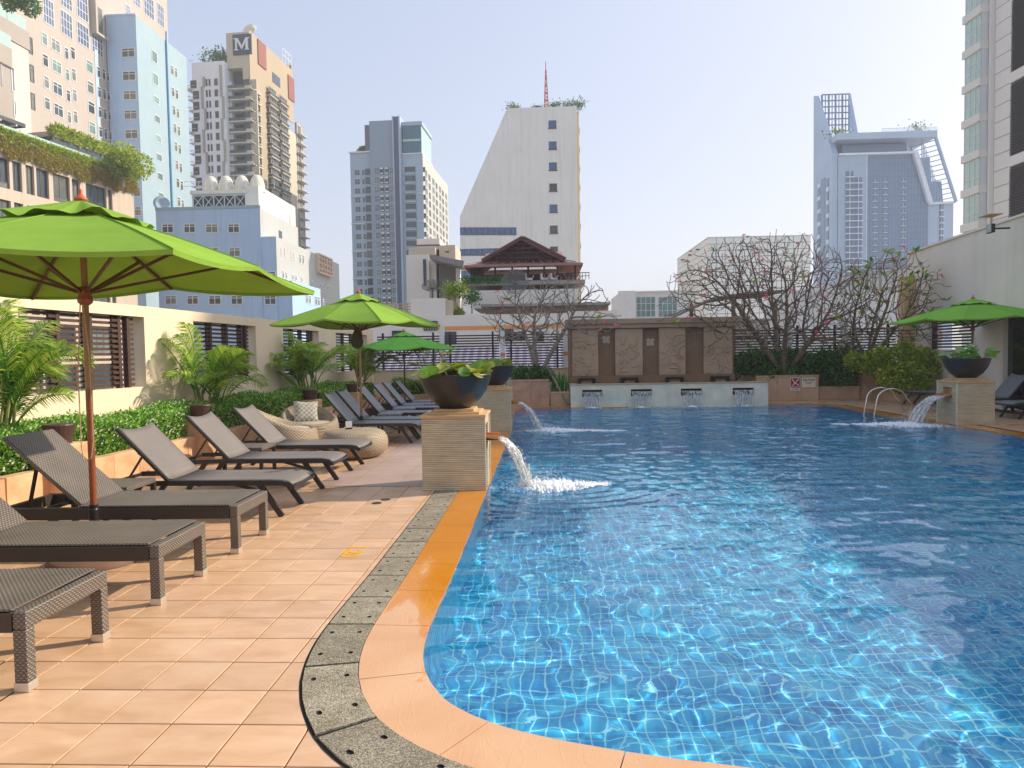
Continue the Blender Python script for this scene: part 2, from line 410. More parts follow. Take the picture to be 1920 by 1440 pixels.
mb.add([(-h,-h,-0.012),(h,-h,-0.012),(h,h,-0.012),(-h,h,-0.012),(-h,-h,-0.0015),(h,-h,-0.0015),(h,h,-0.0015),(-h,h,-0.0015),(-h+.003,-h+.003,0),(h-.003,-h+.003,0),(h-.003,h-.003,0),(-h+.003,h-.003,0)],
       [(0,1,5,4),(1,2,6,5),(2,3,7,6),(3,0,4,7),(4,5,9,8),(5,6,10,9),(6,7,11,10),(7,4,8,11),(8,9,10,11)])
tile_me = mb.mesh('tile', M_TILE)
def dist_pool(x, y):
    return min((x-a)**2+(y-b)**2 for a, b in W[::3])**0.5
def in_pool(x, y):
    c = False; n = len(W)
    for i in range(0, n, 4):
        x1, y1 = W[i]; x2, y2 = W[(i+4) % n]
        if (y1 > y) != (y2 > y) and x < (x2-x1)*(y-y1)/(y2-y1)+x1: c = not c
    return c
cells = []
for ix in range(-45, 42):
    for iy in range(-14, 74):
        x, y = -1.93+TS*(ix+0.5), 2.60+TS*(iy+0.5)
        if y < -1.0 or y > 23.4 or x < -6.3 - 0.0 or x > 11.5: continue
        if in_pool(x, y) or dist_pool(x, y) < CW+0.02: continue
        cells.append((x, y))
def seen(x, y):
    if y < 1.2: return False
    a, b = proj((x, y, 0)); return -60 < a < 1980 and 640 < b < 1500
near = sorted([c for c in cells if seen(*c) and c[1] < 12 and c[0] < 2 and c[0] > -5.5], key=lambda c: c[0]**2+c[1]**2)[:300]
ns = set(near)
for x, y in near: inst('tile', tile_me, deck, (x, y, random.uniform(-0.0006, 0.0006)), (random.uniform(-.001, .001), random.uniform(-.001, .001), random.choice((0, PI))))
V = []; hh = TS/2-0.0045
for x, y in cells:
    if (x, y) in ns: continue
    V.append([(x-hh, y-hh, 0), (x+hh, y-hh, 0), (x+hh, y+hh, 0), (x-hh, y+hh, 0)])
tf = inst('tile_field', quads('tile_field', V, M_TILE), deck); tag(tf, kind='stuff')

# greyer, pinker deck area between the loungers and the pool
def walk_mat():
    t = NT('greyish_pink_deck'); v = t.coord('Object'); n = t.noise(v, 1.6, 6, 0.65)
    c = t.ramp(n, [(0.3, S('#a68c7e')), (0.7, S('#bba294'))])
    br = t.new('ShaderNodeTexBrick'); br.offset = 0; br.inputs['Scale'].default_value = 1.0; br.inputs['Brick Width'].default_value = 0.6; br.inputs['Row Height'].default_value = 0.6; br.inputs['Mortar Size'].default_value = 0.004
    br.inputs['Color1'].default_value = (1, 1, 1, 1); br.inputs['Color2'].default_value = (0.93, 0.93, 0.93, 1); br.inputs['Mortar'].default_value = (0.6, 0.55, 0.5, 1); t.link(v, br.inputs['Vector'])
    c = t.mix(1.0, c, br.outputs['Color'], 'MULTIPLY'); t.set(Base_Color=c, Roughness=0.5); t.bump(t.noise(v, 30, 4), 0.08, 0.003); return t.mat
mb = MB()
poly = [(-2.86, 8.35), (-1.0, 8.35), (-1.0, 20.0), (-1.0, 21.0), (-1.75, 21.0), (-2.36, 13.6)]
mb.add([(x, y, 0.004) for x, y in poly], [tuple(range(len(poly)))])
walk = mb.build('walkway', walk_mat()); tag(walk, kind='structure')

# coping: wet orange stone pieces along the pool
def coping_mat():
    t = NT('orange_coping'); v = t.coord('Object'); oi = t.new('ShaderNodeObjectInfo')
    n = t.noise(v, 1.2, 5, 0.6, 0.5); c = t.ramp(n, [(0.3, S('#ce9866')), (0.7, S('#ddb084'))])
    wet = t.noise(t.coord('Object', (1.6, 0.55, 1)), 1.6, 4, 0.55, 1.2)
    g = t.new('ShaderNodeSeparateXYZ'); t.link(v, g.inputs[0])
    yy = t.math('MULTIPLY', t.math('SUBTRACT', g.outputs[1], 4.35), 0.9)
    k = t.math('ADD', yy, t.math('MULTIPLY', t.math('SUBTRACT', wet, 0.5), 6.5)); m = t.math('MULTIPLY_ADD', k, 4.0, clamp=True)
    m.node.inputs[2].default_value = 0.5
    c = t.mix(m, c, t.ramp(n, [(0.3, S('#c97a14')), (0.7, S('#d98f2a'))]))
    t.set(Base_Color=c, Roughness=t.math('MULTIPLY_ADD', m, -0.18)); 
    t.b.inputs['Roughness'].links[0].from_node.inputs[2].default_value = 0.30
    t.b.inputs['Coat Weight'].default_value = 0.25; t.b.inputs['Coat Roughness'].default_value = 0.08
    rip = t.noise(t.coord('Object', (3.2, 0.8, 1)), 2.6, 3, 0.5, 1.4)
    t.bump(t.ramp(rip, [(0.46, (0, 0, 0)), (0.5, (1, 1, 1)), (0.54, (0, 0, 0))]), 0.13, 0.004); return t.mat
M_COPING = coping_mat()
cop = empty('pool_coping', (0, 0, 0)); tag(cop, kind='structure')
starts = []; s = 0.0; i0 = 0
L = cum[WN]
def strip_piece(name, d0, d1, ia, ib, zf, th, mat, parent):
    """one solid piece between two offsets of the pool edge"""
    cols = 6; idx = [ia+.05]+list(range(ia+1, ib))+[ib-.05]; V = []; Fc = []
    ds = [d0+(d1-d0)*k/cols for k in range(cols+1)]
    for i in idx:
        for k, d in enumerate(ds):
            x, y = offf(i, d); V.append((x, y, zf(k/cols)))
    nb = len(V)
    for i in idx:
        for k, d in enumerate(ds):
            x, y = offf(i, d); V.append((x, y, zf(k/cols)-th))
    w = cols+1; n = len(idx)
    for a in range(n-1):
        for k in range(cols):
            q = a*w+k; Fc.append((q, q+1, q+w+1, q+w)); Fc.append((nb+q, nb+q+w, nb+q+w+1, nb+q+1))
    for a in range(n-1):
        q = a*w; Fc.append((q, q+w, nb+q+w, nb+q)); q = a*w+cols; Fc.append((q, nb+q, nb+q+w, q+w))
    for k in range(cols):
        q = k; Fc.append((q, nb+q, nb+q+1, q+1)); q = (n-1)*w+k; Fc.append((q, q+1, nb+q+1, nb+q))
    b = MB(); b.add(V, Fc); o = b.build(name, mat, parent); o.cycles.is_caustics_receiver = True
    return o
step = 12
copz = lambda t: 0.004 - 0.007*(1-t)
i = 0
while i < WN-1:
    j = min(i+step, WN)
    strip_piece('coping_stone', 0.0, CW-0.0008, i, j, copz, 0.10, M_COPING, cop); 
    i = j
# drain: speckled granite covers with finger holes
def granite():
    t = NT('speckled_granite'); v = t.coord('Object'); vo = t.new('ShaderNodeTexVoronoi'); vo.inputs['Scale'].default_value = 190; t.link(v, vo.inputs['Vector'])
    c = t.ramp(vo.outputs['Color'], [(0.15, S('#6a6354')), (0.45, S('#948b77')), (0.85, S('#bfb49c'))])
    n = t.noise(v, 5, 6, 0.7); c = t.mix(1.0, c, t.ramp(n, [(0.3, (0.62, 0.6, 0.56)), (0.62, (1, 1, 1))]), 'MULTIPLY')
    oi = t.new('ShaderNodeObjectInfo'); k = t.math('MULTIPLY_ADD', oi.outputs['Random'], 0.22); k.node.inputs[2].default_value = 0.86
    cm = t.new('ShaderNodeCombineColor'); [t.link(k, cm.inputs[i]) for i in range(3)]
    t.set(Base_Color=t.mix(1.0, c, cm.outputs[0], 'MULTIPLY'), Roughness=0.8); t.bump(vo.outputs['Distance'], 0.5, 0.004); return t.mat
M_GRANITE = granite(); M_HOLE = plain('dark_gap', S('#1d1a17'), 0.95)
dr = empty('drain_channel', (0, 0, 0)); tag(dr, kind='structure')
# dark channel bed just under the covers
V = []; Fc = []
ia0 = min(range(WN), key=lambda i: abs(W[i][1]-8.06)+(0 if W[i][0] < 0 else 99))
ia1 = min(range(WN), key=lambda i: abs(W[i][0]-4.2)+(0 if W[i][1] < 5 else 99))
rng = list(range(ia0, ia1)) if ia1 > ia0 else list(range(ia1, ia0))
for i in rng:
    a, b = off(i, CW-0.004), off(i, CW+DW+0.010); V += [(a[0], a[1], 0.0012), (b[0], b[1], 0.0012)]
for k in range(len(rng)-1): Fc.append((2*k, 2*k+1, 2*k+3, 2*k+2))
mb = MB(); mb.add(V, Fc); mb.build('channel_bed', M_HOLE, dr)
def cover(ia, ib):
    """a granite cover with 2 x 2 octagonal holes, mapped on to the curve"""
    ga = 0.10
    def P(u, v, z):
        fi = ia+0.16+(ib-ia-0.32)*u; i = int(math.floor(fi)); f = fi-i
        d = CW+0.004+(DW-0.008)*v
        a, b = off(i, d), off(i+1, d); return (a[0]*(1-f)+b[0]*f, a[1]*(1-f)+b[1]*f, z)
    V = []; Fc = []; Mt = []
    zt = 0.009
    for cu in range(2):
        for cv in range(2):
            u0, u1, v0, v1 = cu/2, cu/2+.5, cv/2, cv/2+.5
            bd = [(u0, v0), ((u0+u1)/2, v0), (u1, v0), (u1, (v0+v1)/2), (u1, v1), ((u0+u1)/2, v1), (u0, v1), (u0, (v0+v1)/2)]
            cxu = (u0+u1)/2 + (0.02 if cu else -0.02); cxv = (v0+v1)/2 + (0.05 if cv else -0.05)
            n = len(V)
            V += [P(u, v, zt) for u, v in bd]
            ring = [(-1, -1), (0, -1.3), (1, -1), (1.3, 0), (1, 1), (0, 1.3), (-1, 1), (-1.3, 0)]
            ru, rv = 0.0105/0.46, 0.0105/DW
            V += [P(cxu+a*ru, cxv+b*rv, zt) for a, b in ring]; V += [P(cxu+a*ru*.8, cxv+b*rv*.8, 0.002) for a, b in ring]
            for k in range(8):
                k2 = (k+1) % 8; Fc.append((n+k, n+k2, n+8+k2, n+8+k)); Mt.append(0)
                Fc.append((n+8+k, n+8+k2, n+16+k2, n+16+k)); Mt.append(1)
            Fc.append(tuple(n+16+k for k in range(8))); Mt.append(1)
    # skirt
    for (ua, va, ub, vb) in ((0, 0, 1, 0), (1, 0, 1, 1), (1, 1, 0, 1), (0, 1, 0, 0)):
        for k in range(4):
            a, b = k/4, (k+1)/4; n = len(V)
            p = (ua+(ub-ua)*a, va+(vb-va)*a); q = (ua+(ub-ua)*b, va+(vb-va)*b)
            V += [P(*p, zt), P(*q, zt), P(*q, 0.0005), P(*p, 0.0005)]; Fc.append((n, n+1, n+2, n+3)); Mt.append(0)
    b = MB(); b.v, b.f, b.m = V, Fc, Mt
    return b.build('granite_cover', [M_GRANITE, M_HOLE], dr)
i = rng[0]; e = rng[-1]
while i+9 < e:
    cover(i, i+9); i += 9

# basin and mosaic
def mosaic():
    t = NT('blue_pool_mosaic'); v = t.coord('Object')
    g = t.new('ShaderNodeSeparateXYZ'); t.link(v, g.inputs[0]); ge = t.new('ShaderNodeNewGeometry'); gn = t.new('ShaderNodeSeparateXYZ'); t.link(ge.outputs['True Normal'], gn.inputs[0])
    # sheets of mosaic 0.3 m: pale grout between sheets, faint grout between tesserae
    def grid(sz, w):
        o = None
        for k in range(3):
            f = t.math('FRACT', t.math('DIVIDE', t.math('ADD', g.outputs[k], 50.0), sz)); d = t.math('ABSOLUTE', t.math('SUBTRACT', f, 0.5))
            m = t.math('GREATER_THAN', d, 0.5-w/sz)
            m = t.math('MULTIPLY', m, t.math('LESS_THAN', t.math('ABSOLUTE', gn.outputs[k]), 0.7)); o = m if o is None else t.math('MAXIMUM', o, m)
        return o
    br = t.new('ShaderNodeTexVoronoi'); br.inputs['Scale'].default_value = 1/0.080; br.inputs['Randomness'].default_value = 0.0; t.link(v, br.inputs['Vector'])
    c = t.ramp(br.outputs['Color'], [(0.2, S('#0884cc')), (0.5, S('#12a6e0')), (0.8, S('#4ccaf0'))])
    vo = t.new('ShaderNodeTexVoronoi'); vo.inputs['Scale'].default_value = 3.0; vo.inputs['Randomness'].default_value = 0.0; t.link(v, vo.inputs['Vector'])
    c = t.mix(0.35, c, t.ramp(vo.outputs['Color'], [(0.2, S('#0c90d0')), (0.8, S('#4ac8ee'))]))
    c = t.mix(t.math('MULTIPLY', grid(0.080, 0.0050), 0.85), c, S('#b4ecf6'))
    t.set(Base_Color=c, Roughness=0.35); return t.mat
M_MOSAIC = mosaic()
mb = MB(); hole = [off(i, 0.02) for i in range(0, WN, 3)]
tris = tessellate_polygon([[Vector((*p, 0)) for p in hole]])
mb.add([(x, y, -1.15) for x, y in hole], tris)
n = len(hole); V = [(x, y, -0.035) for x, y in hole]+[(x, y, -1.15) for x, y in hole]
mb.add(V, [(i, (i+1) % n, (i+1) % n+n, i+n) for i in range(n)])
basin = mb.build('pool_basin', M_MOSAIC); tag(basin, kind='structure')
# ------------------------------------------------------------------ water
WZ = -0.016
ys = [1.0]
while ys[-1] < 20.75: ys.append(ys[-1] + min(0.05, max(0.022, 0.022*ys[-1]/4.0)))
xs = np.arange(-0.93, 8.75, 0.028); X, Y = np.meshgrid(xs, np.array(ys)); Z = np.zeros_like(X)
wr = np.random.default_rng(11)
for k in range(84):
    lam = math.exp(wr.uniform(math.log(0.12), math.log(1.5))); a = wr.uniform(0, 2*PI) if k % 3 else wr.normal(1.9, 0.5)
    am = 0.0122*lam/(2*PI)*wr.uniform(0.5, 1.4)*(0.88 if lam < 0.45 else (0.7 if lam < 0.8 else 0.45))
    kx, ky = math.cos(a)*2*PI/lam, math.sin(a)*2*PI/lam
    wob = 0.5*np.sin(X*wr.uniform(.6, 1.6)+wr.uniform(0, 6))+0.5*np.sin(Y*wr.uniform(.6, 1.6)+wr.uniform(0, 6))
    env = 0.65+0.35*np.sin(X*wr.uniform(.3, 1.0)+Y*wr.uniform(.3, 1.0)+wr.uniform(0, 6))
    if lam < 0.3: env = env*np.clip(1.5-Y/22, .4, 1)
    Z += am*env*np.sin(kx*X+ky*Y+wob*1.3+wr.uniform(0, 6))
Z *= 1+1.5*np.clip((Y-8)/8, 0, 1)                      # choppier towards the fountains
# rings round the falling streams
for cx, cy, am in ((0.15, 8.5, .006), (0.25, 14.7, .006), (7.6, 14.9, .007), (1.6, 20.2, .006), (3.0, 20.2, .006), (4.35, 20.2, .006), (5.8, 20.2, .006)):
    R = np.hypot(X-cx, Y-cy)+0.05
    Z += am*np.exp(-R/1.3)*np.sin(2*PI*R/0.24+np.sin(3*np.arctan2(Y-cy, X-cx)))*np.clip(R/.25, 0, 1)
def water_mat():
    t = NT('pool_water'); t.set(Base_Color=(0.66, 0.94, 1.0), Roughness=0.0, IOR=1.333)
    t.b.inputs['Transmission Weight'].default_value = 1.0
    v = t.coord('Object', (1, 1.25, 1)); t.bump(t.noise(v, 7.5, 2, 0.45, 0.6), 0.12, 0.008)
    return t.mat
M_WATER = water_mat()
water = inst('pool_water', grid_mesh('pool_water', X, Y, Z+WZ, M_WATER)); tag(water, kind='structure')
water.cycles.is_caustics_caster = True; basin.cycles.is_caustics_receiver = True; sun_d.cycles.is_caustics_light = True

def foam_mat():
    t = NT('white_foam'); t.set(Base_Color=S('#f2f4f4'), Roughness=0.6); t.b.inputs['Subsurface Weight'].default_value = 0.0; return t.mat
M_FOAM = foam_mat()
def stream_mat():
    t = NT('falling_water'); v = t.coord('Object', (14, 14, 2.2)); n = t.noise(v, 1.5, 4, 0.65, 0.4)
    gl = t.new('ShaderNodeBsdfGlass'); gl.inputs['IOR'].default_value = 1.2; gl.inputs['Roughness'].default_value = 0.05
    tr = t.new('ShaderNodeBsdfTransparent'); mg = t.new('ShaderNodeMixShader'); mg.inputs[0].default_value = 0.45; t.link(gl.outputs[0], mg.inputs[1]); t.link(tr.outputs[0], mg.inputs[2])
    t.set(Base_Color=S('#f3f3f1'), Roughness=0.25); mx = t.new('ShaderNodeMixShader'); t.link(t.ramp(n, [(0.40, (0.08, 0.08, 0.08)), (0.62, (0.85, 0.85, 0.85))]), mx.inputs[0])
    t.link(mg.outputs[0], mx.inputs[1]); t.link(t.b.outputs[0], mx.inputs[2]); t.link(mx.outputs[0], t.out.inputs['Surface'])
    b = t.new('ShaderNodeBump'); b.inputs['Strength'].default_value = 0.6; b.inputs['Distance'].default_value = 0.02; t.link(n, b.inputs['Height']); t.link(b.outputs[0], gl.inputs['Normal']); t.link(b.outputs[0], t.b.inputs['Normal']); return t.mat
M_STREAM = stream_mat()
def stream(x, y, z, dirv, width, reach, label, h0=0.0, drops=220, group='water falling into the pool', seed=1, thick=1.0):
    """a falling sheet: ballistic strands side by side, with drops round it"""
    rr = random.Random(seed); d = Vector((*dirv, 0)).normalized(); sdv = Vector((-d.y, d.x, 0)); b = MB()
    fall = z-WZ+0.01; T = 1.0
    ns = max(5, int(width/0.018))
    for k in range(ns):
        o = (k/(ns-1)-0.5)*width; rc = reach*rr.uniform(0.78, 1.10); pts = []; rad = []
        ph = rr.uniform(0, 6); r0 = rr.uniform(0.008, 0.014)*thick; stop = rr.choice((1, 1, 1, .9, .7, .5))
        for s_ in range(15):
            q = s_/14*stop; p = Vector((x, y, z)) + d*(rc*q) + sdv*(o*(1-0.18*q)+0.020*q*math.sin(ph+q*9)+0.008*math.sin(ph*2+q*23)) - Vector((0, 0, fall*q*q))
            pts.append(p); rad.append(r0*(1+0.6*q)*rr.uniform(0.45, 1.25))
        b.tube(pts, rad, 5, 0, True)
    for k in range(drops):
        q = rr.uniform(0.25, 1)**0.6; p = Vector((x, y, z)) + d*(reach*q*rr.uniform(.7, 1.15)+rr.gauss(0, .02)) + sdv*rr.gauss(0, width*0.42) - Vector((0, 0, fall*q*q*rr.uniform(.85, 1)))
        if p.z < WZ+.004: continue
        r = rr.uniform(0.003, 0.008)*thick; b.add([p+Vector((r, 0, 0)), p+Vector((-r, 0, 0)), p+Vector((0, r, 0)), p+Vector((0, -r, 0)), p+Vector((0, 0, 1.5*r)), p+Vector((0, 0, -1.5*r))], [(0,2,4),(2,1,4),(1,3,4),(3,0,4),(2,0,5),(1,2,5),(3,1,5),(0,3,5)], 0)
    o = b.build('water_stream', M_STREAM, smooth=True); return tag(o, label, 'water stream', group)
def foam(cx, cy, rx, ry, n, label=None, seed=2, tail=None, hmax=0.05):
    rr = random.Random(seed); b = MB()
    for k in range(n):
        a = rr.uniform(0, 2*PI); q = abs(rr.gauss(0, 0.5)); x, y = cx+math.cos(a)*rx*q, cy+math.sin(a)*ry*q
        if tail and rr.random() < 0.5:
            u = rr.random()**0.8; x = cx+tail[0]*u+rr.gauss(0, .10*(1-u)+.03); y = cy+tail[1]*u+rr.gauss(0, .12*(1-u)+.05); q = u
        if x < -0.62: continue
        s_ = rr.uniform(0.004, 0.017)*(1.2-min(1, q)*0.8)*(1.6 if q < .25 else 1); hgt = rr.uniform(0.2, 1.0)*hmax*max(0.06, 1-q*1.4)**2
        m = rr.randint(5, 7); ring = [(x+s_*1.5*math.cos(2*PI*i/m+a)*rr.uniform(.6, 1.3), y+s_*math.sin(2*PI*i/m+a)*rr.uniform(.6, 1.3), WZ+0.002) for i in range(m)]
        ring2 = [((p[0]*.55+x*.45), (p[1]*.55+y*.45), WZ+0.006+hgt*.6) for p in ring]
        nb = len(b.v); b.v += ring+ring2+[(x, y, WZ+0.009+hgt)]
        for i in range(m):
            j = (i+1) % m; b.f += [(nb+i, nb+j, nb+m+j, nb+m+i), (nb+m+i, nb+m+j, nb+2*m)]; b.m += [0, 0]
    for k in range(n//5):                                   # drops thrown up round the splash
        x, y = cx+rr.gauss(0, rx*.28), cy+rr.gauss(0, ry*.28); z = WZ+abs(rr.gauss(0, hmax*1.1)); r = rr.uniform(.002, .006)
        if x < -.62: continue
        nb = len(b.v); b.v += [(x+r, y, z), (x-r, y, z), (x, y+r, z), (x, y-r, z), (x, y, z+r), (x, y, z-r)]; b.f += [tuple(nb+i for i in f) for f in ((0,2,4),(2,1,4),(1,3,4),(3,0,4),(2,0,5),(1,2,5),(3,1,5),(0,3,5))]; b.m += [0]*8
    o = b.build('foam', M_FOAM, smooth=True); return tag(o, label, None, None, 'stuff')
# ------------------------------------------------------------------ pillars with lily bowls and spouts
def slate():
    t = NT('stacked_cream_stone'); v = t.coord('Object'); g = t.new('ShaderNodeSeparateXYZ'); t.link(v, g.inputs[0])
    n = t.noise(t.coord('Object', (2, 2, 26)), 2.0, 4, 0.6); c = t.ramp(n, [(0.25, S('#bcab8c')), (0.5, S('#d8c8a6')), (0.75, S('#ebdcbc'))])
    f = t.math('FRACT', t.math('MULTIPLY', g.outputs[2], 46)); ln = t.math('LESS_THAN', f, 0.26)
    c = t.mix(t.math('MULTIPLY', ln, 0.8), c, S('#74654f'))
    w = t.noise(v, 1.3, 5, 0.7); c = t.mix(1.0, c, t.ramp(w, [(0.3, (0.8, 0.78, 0.74)), (0.65, (1, 1, 1))]), 'MULTIPLY')
    t.set(Base_Color=c, Roughness=0.75); t.bump(t.math('ADD', t.math('SUBTRACT', 1, ln), n), 0.6, 0.006); return t.mat
M_SLATE = slate(); M_CAPSTONE = plain('buff_cap_stone', S('#cfa878'), 0.7, var=0.15, vs=3, bump=0.2, bs=18)
M_PALESTONE = plain('pale_stone', S('#d8ceb4'), 0.7, var=0.12, vs=2.5, bump=0.2, bs=16)
M_LINTEL = plain('orange_stone', S('#c98b55'), 0.6, var=0.15)
PS = 0.73
def pillar(x0, y0, spout, label):
    """x0,y0 = near left corner; spout = +1 to the right (+x), -1 to the left"""
    r = empty('stone_pillar', (x0+PS/2, y0+PS/2, 0), 0, label, 'pillar', 'stone pillars with water spouts'); h = PS/2
    s = spout; b = MB()
    b.box(-h, h, -h, h, -0.10, 0.55); b.box(-h, h, -h, h, 0.75, 0.845)
    b.box(-h if s > 0 else -h+0.12, h-0.12 if s > 0 else h, -h, h, 0.55, 0.75)
    b.box(s*(h-0.12), s*h, -h, -0.17, 0.55, 0.75); b.box(s*(h-0.12), s*h, 0.17, h, 0.55, 0.75)
    b.build('body', M_SLATE, r)
    b = MB()
    for yy in (-h, h-0.035): b.box(s*(h+.001), s*(h+0.014), yy, yy+0.035, 0.0, 0.845)
    b.build('corner_strip', M_PALESTONE, r)
    for k, (e, z0, z1) in enumerate(((0.02, 0.847, 0.877), (-0.06, 0.878, 0.904), (-0.13, 0.905, 0.935))):
        b = MB(); b.box(-h-e, h+e, -h-e, h+e, z0, z1); b.build('cap_slab', M_CAPSTONE, r, bevel=0.004)
    b = MB(); b.slab([(s*(h-0.115), 0.56), (s*(h+0.15), 0.545), (s*(h+0.15), 0.565), (s*(h-0.115), 0.60)], -0.165, 0.165); b.box(s*(h-.115), s*(h+.15), -.165, -.145, .56, .615); b.box(s*(h-.115), s*(h+.15), .145, .165, .56, .615)
    b.build('spout', M_LINTEL, r); return r
pillar(-1.42, 8.07, 1, 'nearest tall stone pillar with water pouring from its right side')
pillar(-1.40, 14.2, 1, 'middle stone pillar standing behind the nearest bowl pillar at the pool edge')
pillar(8.32, 14.52, -1, 'stone pillar by the chrome pool ladder on the right deck')
def lily_pad(b, c, r, tilt, az, mat=0, cup=0.12):
    n = 14; mx = Matrix.Translation(c) @ Matrix.Rotation(az, 4, 'Z') @ Matrix.Rotation(tilt, 4, 'X'); nb = len(b.v); V = [(0, 0, -cup*r)]
    for ring in (0.55, 1.0):
        for k in range(n+1):
            t = 0.22+(2*PI-0.44)*k/n; rr = r*ring*(1+0.04*math.sin(5*t)); V.append((rr*math.cos(t), rr*math.sin(t), cup*r*(ring**2-1)+0.05*r*math.sin(3*t)*ring))
    Fc = []
    for k in range(n): Fc.append((0, 1+k, 2+k)); Fc.append((1+k, n+2+k, n+3+k, 2+k))
    b.add(V, Fc, mat, mx)
def bowl(x, y, label, plabel, mat, n, seed, R=0.435, flowers=0):
    prof = [(0.13, 0.0), (0.19, 0.006), (0.30, 0.10), (0.375, 0.21), (0.415, 0.31), (R, 0.385), (R+0.004, 0.40), (R-0.012, 0.404), (R-0.03, 0.39), (0.385, 0.30), (0.35, 0.27)]
    t = empty('planter_bowl', (x, y, 0.937), 0, label, 'bowl', 'black lily bowls on the pillars')
    MB().lathe(prof, 48).build('bowl', M_BOWL, t, smooth=True)
    MB().lathe([(0.001, 0.29), (0.37, 0.29)], 24).build('water', M_SOIL, t)
    p = empty('lily_plant', (x, y, 0.937), 0, plabel, 'plant', 'water lilies in the bowls'); rr = random.Random(seed)
    bs = MB()
    for k in range(n):
        b = MB(); a = rr.uniform(0, 2*PI); d = rr.uniform(0.05, 0.43) if k < n*0.7 else rr.uniform(0.36, 0.5); r = rr.uniform(0.075, 0.135)
        z = 0.40+rr.uniform(0.0, 0.09 if mat is M_LILY else 0.2)*(1.2-d); c = Vector((math.cos(a)*d, math.sin(a)*d, z)); lily_pad(b, (0, 0, 0), r, rr.uniform(0.1, 0.95), rr.uniform(0, 2*PI))
        b.build('lily_leaf', M_LILY2 if rr.random() < .3 else mat, p, loc=c, smooth=True); bs.tube([(c.x*0.5, c.y*0.5, 0.28), (c.x*.85, c.y*.85, (0.3+z)/2+.04), (c.x, c.y, z-0.02)], 0.005, 5)
    bs.build('stem', M_LILY2, p)
    for k in range(flowers):
        a = rr.uniform(0, 2*PI); c = Vector((math.cos(a)*.15, math.sin(a)*.12, 0.62+.03*k)); b = MB(); b.tube([(c.x*.8, c.y*.8, .3), c], .005, 5, 1)
        for m in range(10):
            an = 2*PI*m/10; q = Vector((math.cos(an), math.sin(an), 0)); b.add([c, c+q*.02+Vector((0, 0, .015))+Vector((-q.y, q.x, 0))*.01, c+q*.035+Vector((0, 0, .05)), c+q*.02+Vector((0, 0, .015))-Vector((-q.y, q.x, 0))*.01], [(0, 1, 2, 3)])
        b.build('flower', [M_WHITEFLOWER, M_LILY2], p)
bowl(-1.06, 8.43, 'large black glazed bowl on the nearest stone pillar', 'yellow green lily leaves spilling over the nearest black bowl', M_LILY, 46, 3)
bowl(-1.03, 14.56, 'black bowl half hidden behind the nearest bowl on the middle pillar', 'lily leaves in the half hidden bowl of the middle pillar', M_LILY, 26, 5)
bowl(8.69, 14.88, 'dark bowl on the right hand pillar by the ladder', 'bright green lotus leaves with white buds in the right hand bowl', M_LILY2, 34, 9, flowers=2)
stream(-0.54, 8.43, 0.56, (1, -0.08), 0.30, 0.36, 'water pouring off the spout of the nearest pillar', seed=4, drops=420, thick=1.35)
stream(-0.52, 14.56, 0.56, (1, -0.1), 0.30, 0.45, 'water pouring off the spout of the middle pillar', seed=5, drops=300, thick=1.3)
stream(8.17, 14.88, 0.56, (-1, -0.1), 0.30, 0.62, 'water pouring off the spout of the right hand pillar', seed=6, drops=420, thick=1.5)
foam(0.0, 8.40, 0.5, 0.36, 2600, seed=2, tail=(.75, 0.1), hmax=.07); foam(0.05, 14.5, 0.6, 0.42, 2000, seed=3, tail=(1.6, -0.2), hmax=.07); foam(7.5, 14.75, 0.95, 0.7, 3600, seed=4, tail=(-1.4, 0.4), hmax=.08)

# ------------------------------------------------------------------ pool fountain with the carved wall behind
FT = empty('pool_fountain', (0, 0, 0), 0, 'long pale stone trough with four water slots at the far pool end', 'fountain')
M_TROUGH = plain('pale_green_stone', S('#e6dec4'), 0.7, var=0.14, vs=2.2, bump=0.2, bs=14, streak=0.12)
M_BRNSTONE = plain('brown_carved_stone', S('#bd9f82'), 0.8, var=0.14, vs=2.0, bump=0.25, bs=14)
M_NICHE = plain('dark_brown_stone', S('#8f6f54'), 0.75, var=0.12, vs=2.0, bump=0.2, bs=10)
x0, x1, y0, zt = 0.79, 6.42, 20.42, 0.64
slots = [(1.12, 1.70), (2.52, 3.12), (3.95, 4.55), (5.42, 6.02)]
b = MB(); b.box(x0, x1, y0, y0+0.25, -0.3, 0.30); b.box(x0, x1, y0, y0+0.25, 0.50, zt)
e = x0
for a, c in slots: b.box(e, a, y0, y0+0.25, 0.30, 0.50); e = c
b.box(e, x1, y0, y0+0.25, 0.30, 0.50); b.box(x0, x0+0.2, y0+0.25, y0+1.2, -0.3, zt); b.box(x1-0.2, x1, y0+0.25, y0+1.2, -0.3, zt)
b.build('trough', M_TROUGH, FT)
b = MB(); b.box(x0-0.02, x1+0.02, y0-0.02, y0+0.27, zt+.001, zt+0.03); b.build('coping', M_BRNSTONE, FT)
b = MB(); b.box(x0+.2, x1-.2, y0+.25, y0+1.2, 0.3, 0.5); b.build('trough_water', plain('dark_water', S('#24302c'), 0.05, var=.1), FT)
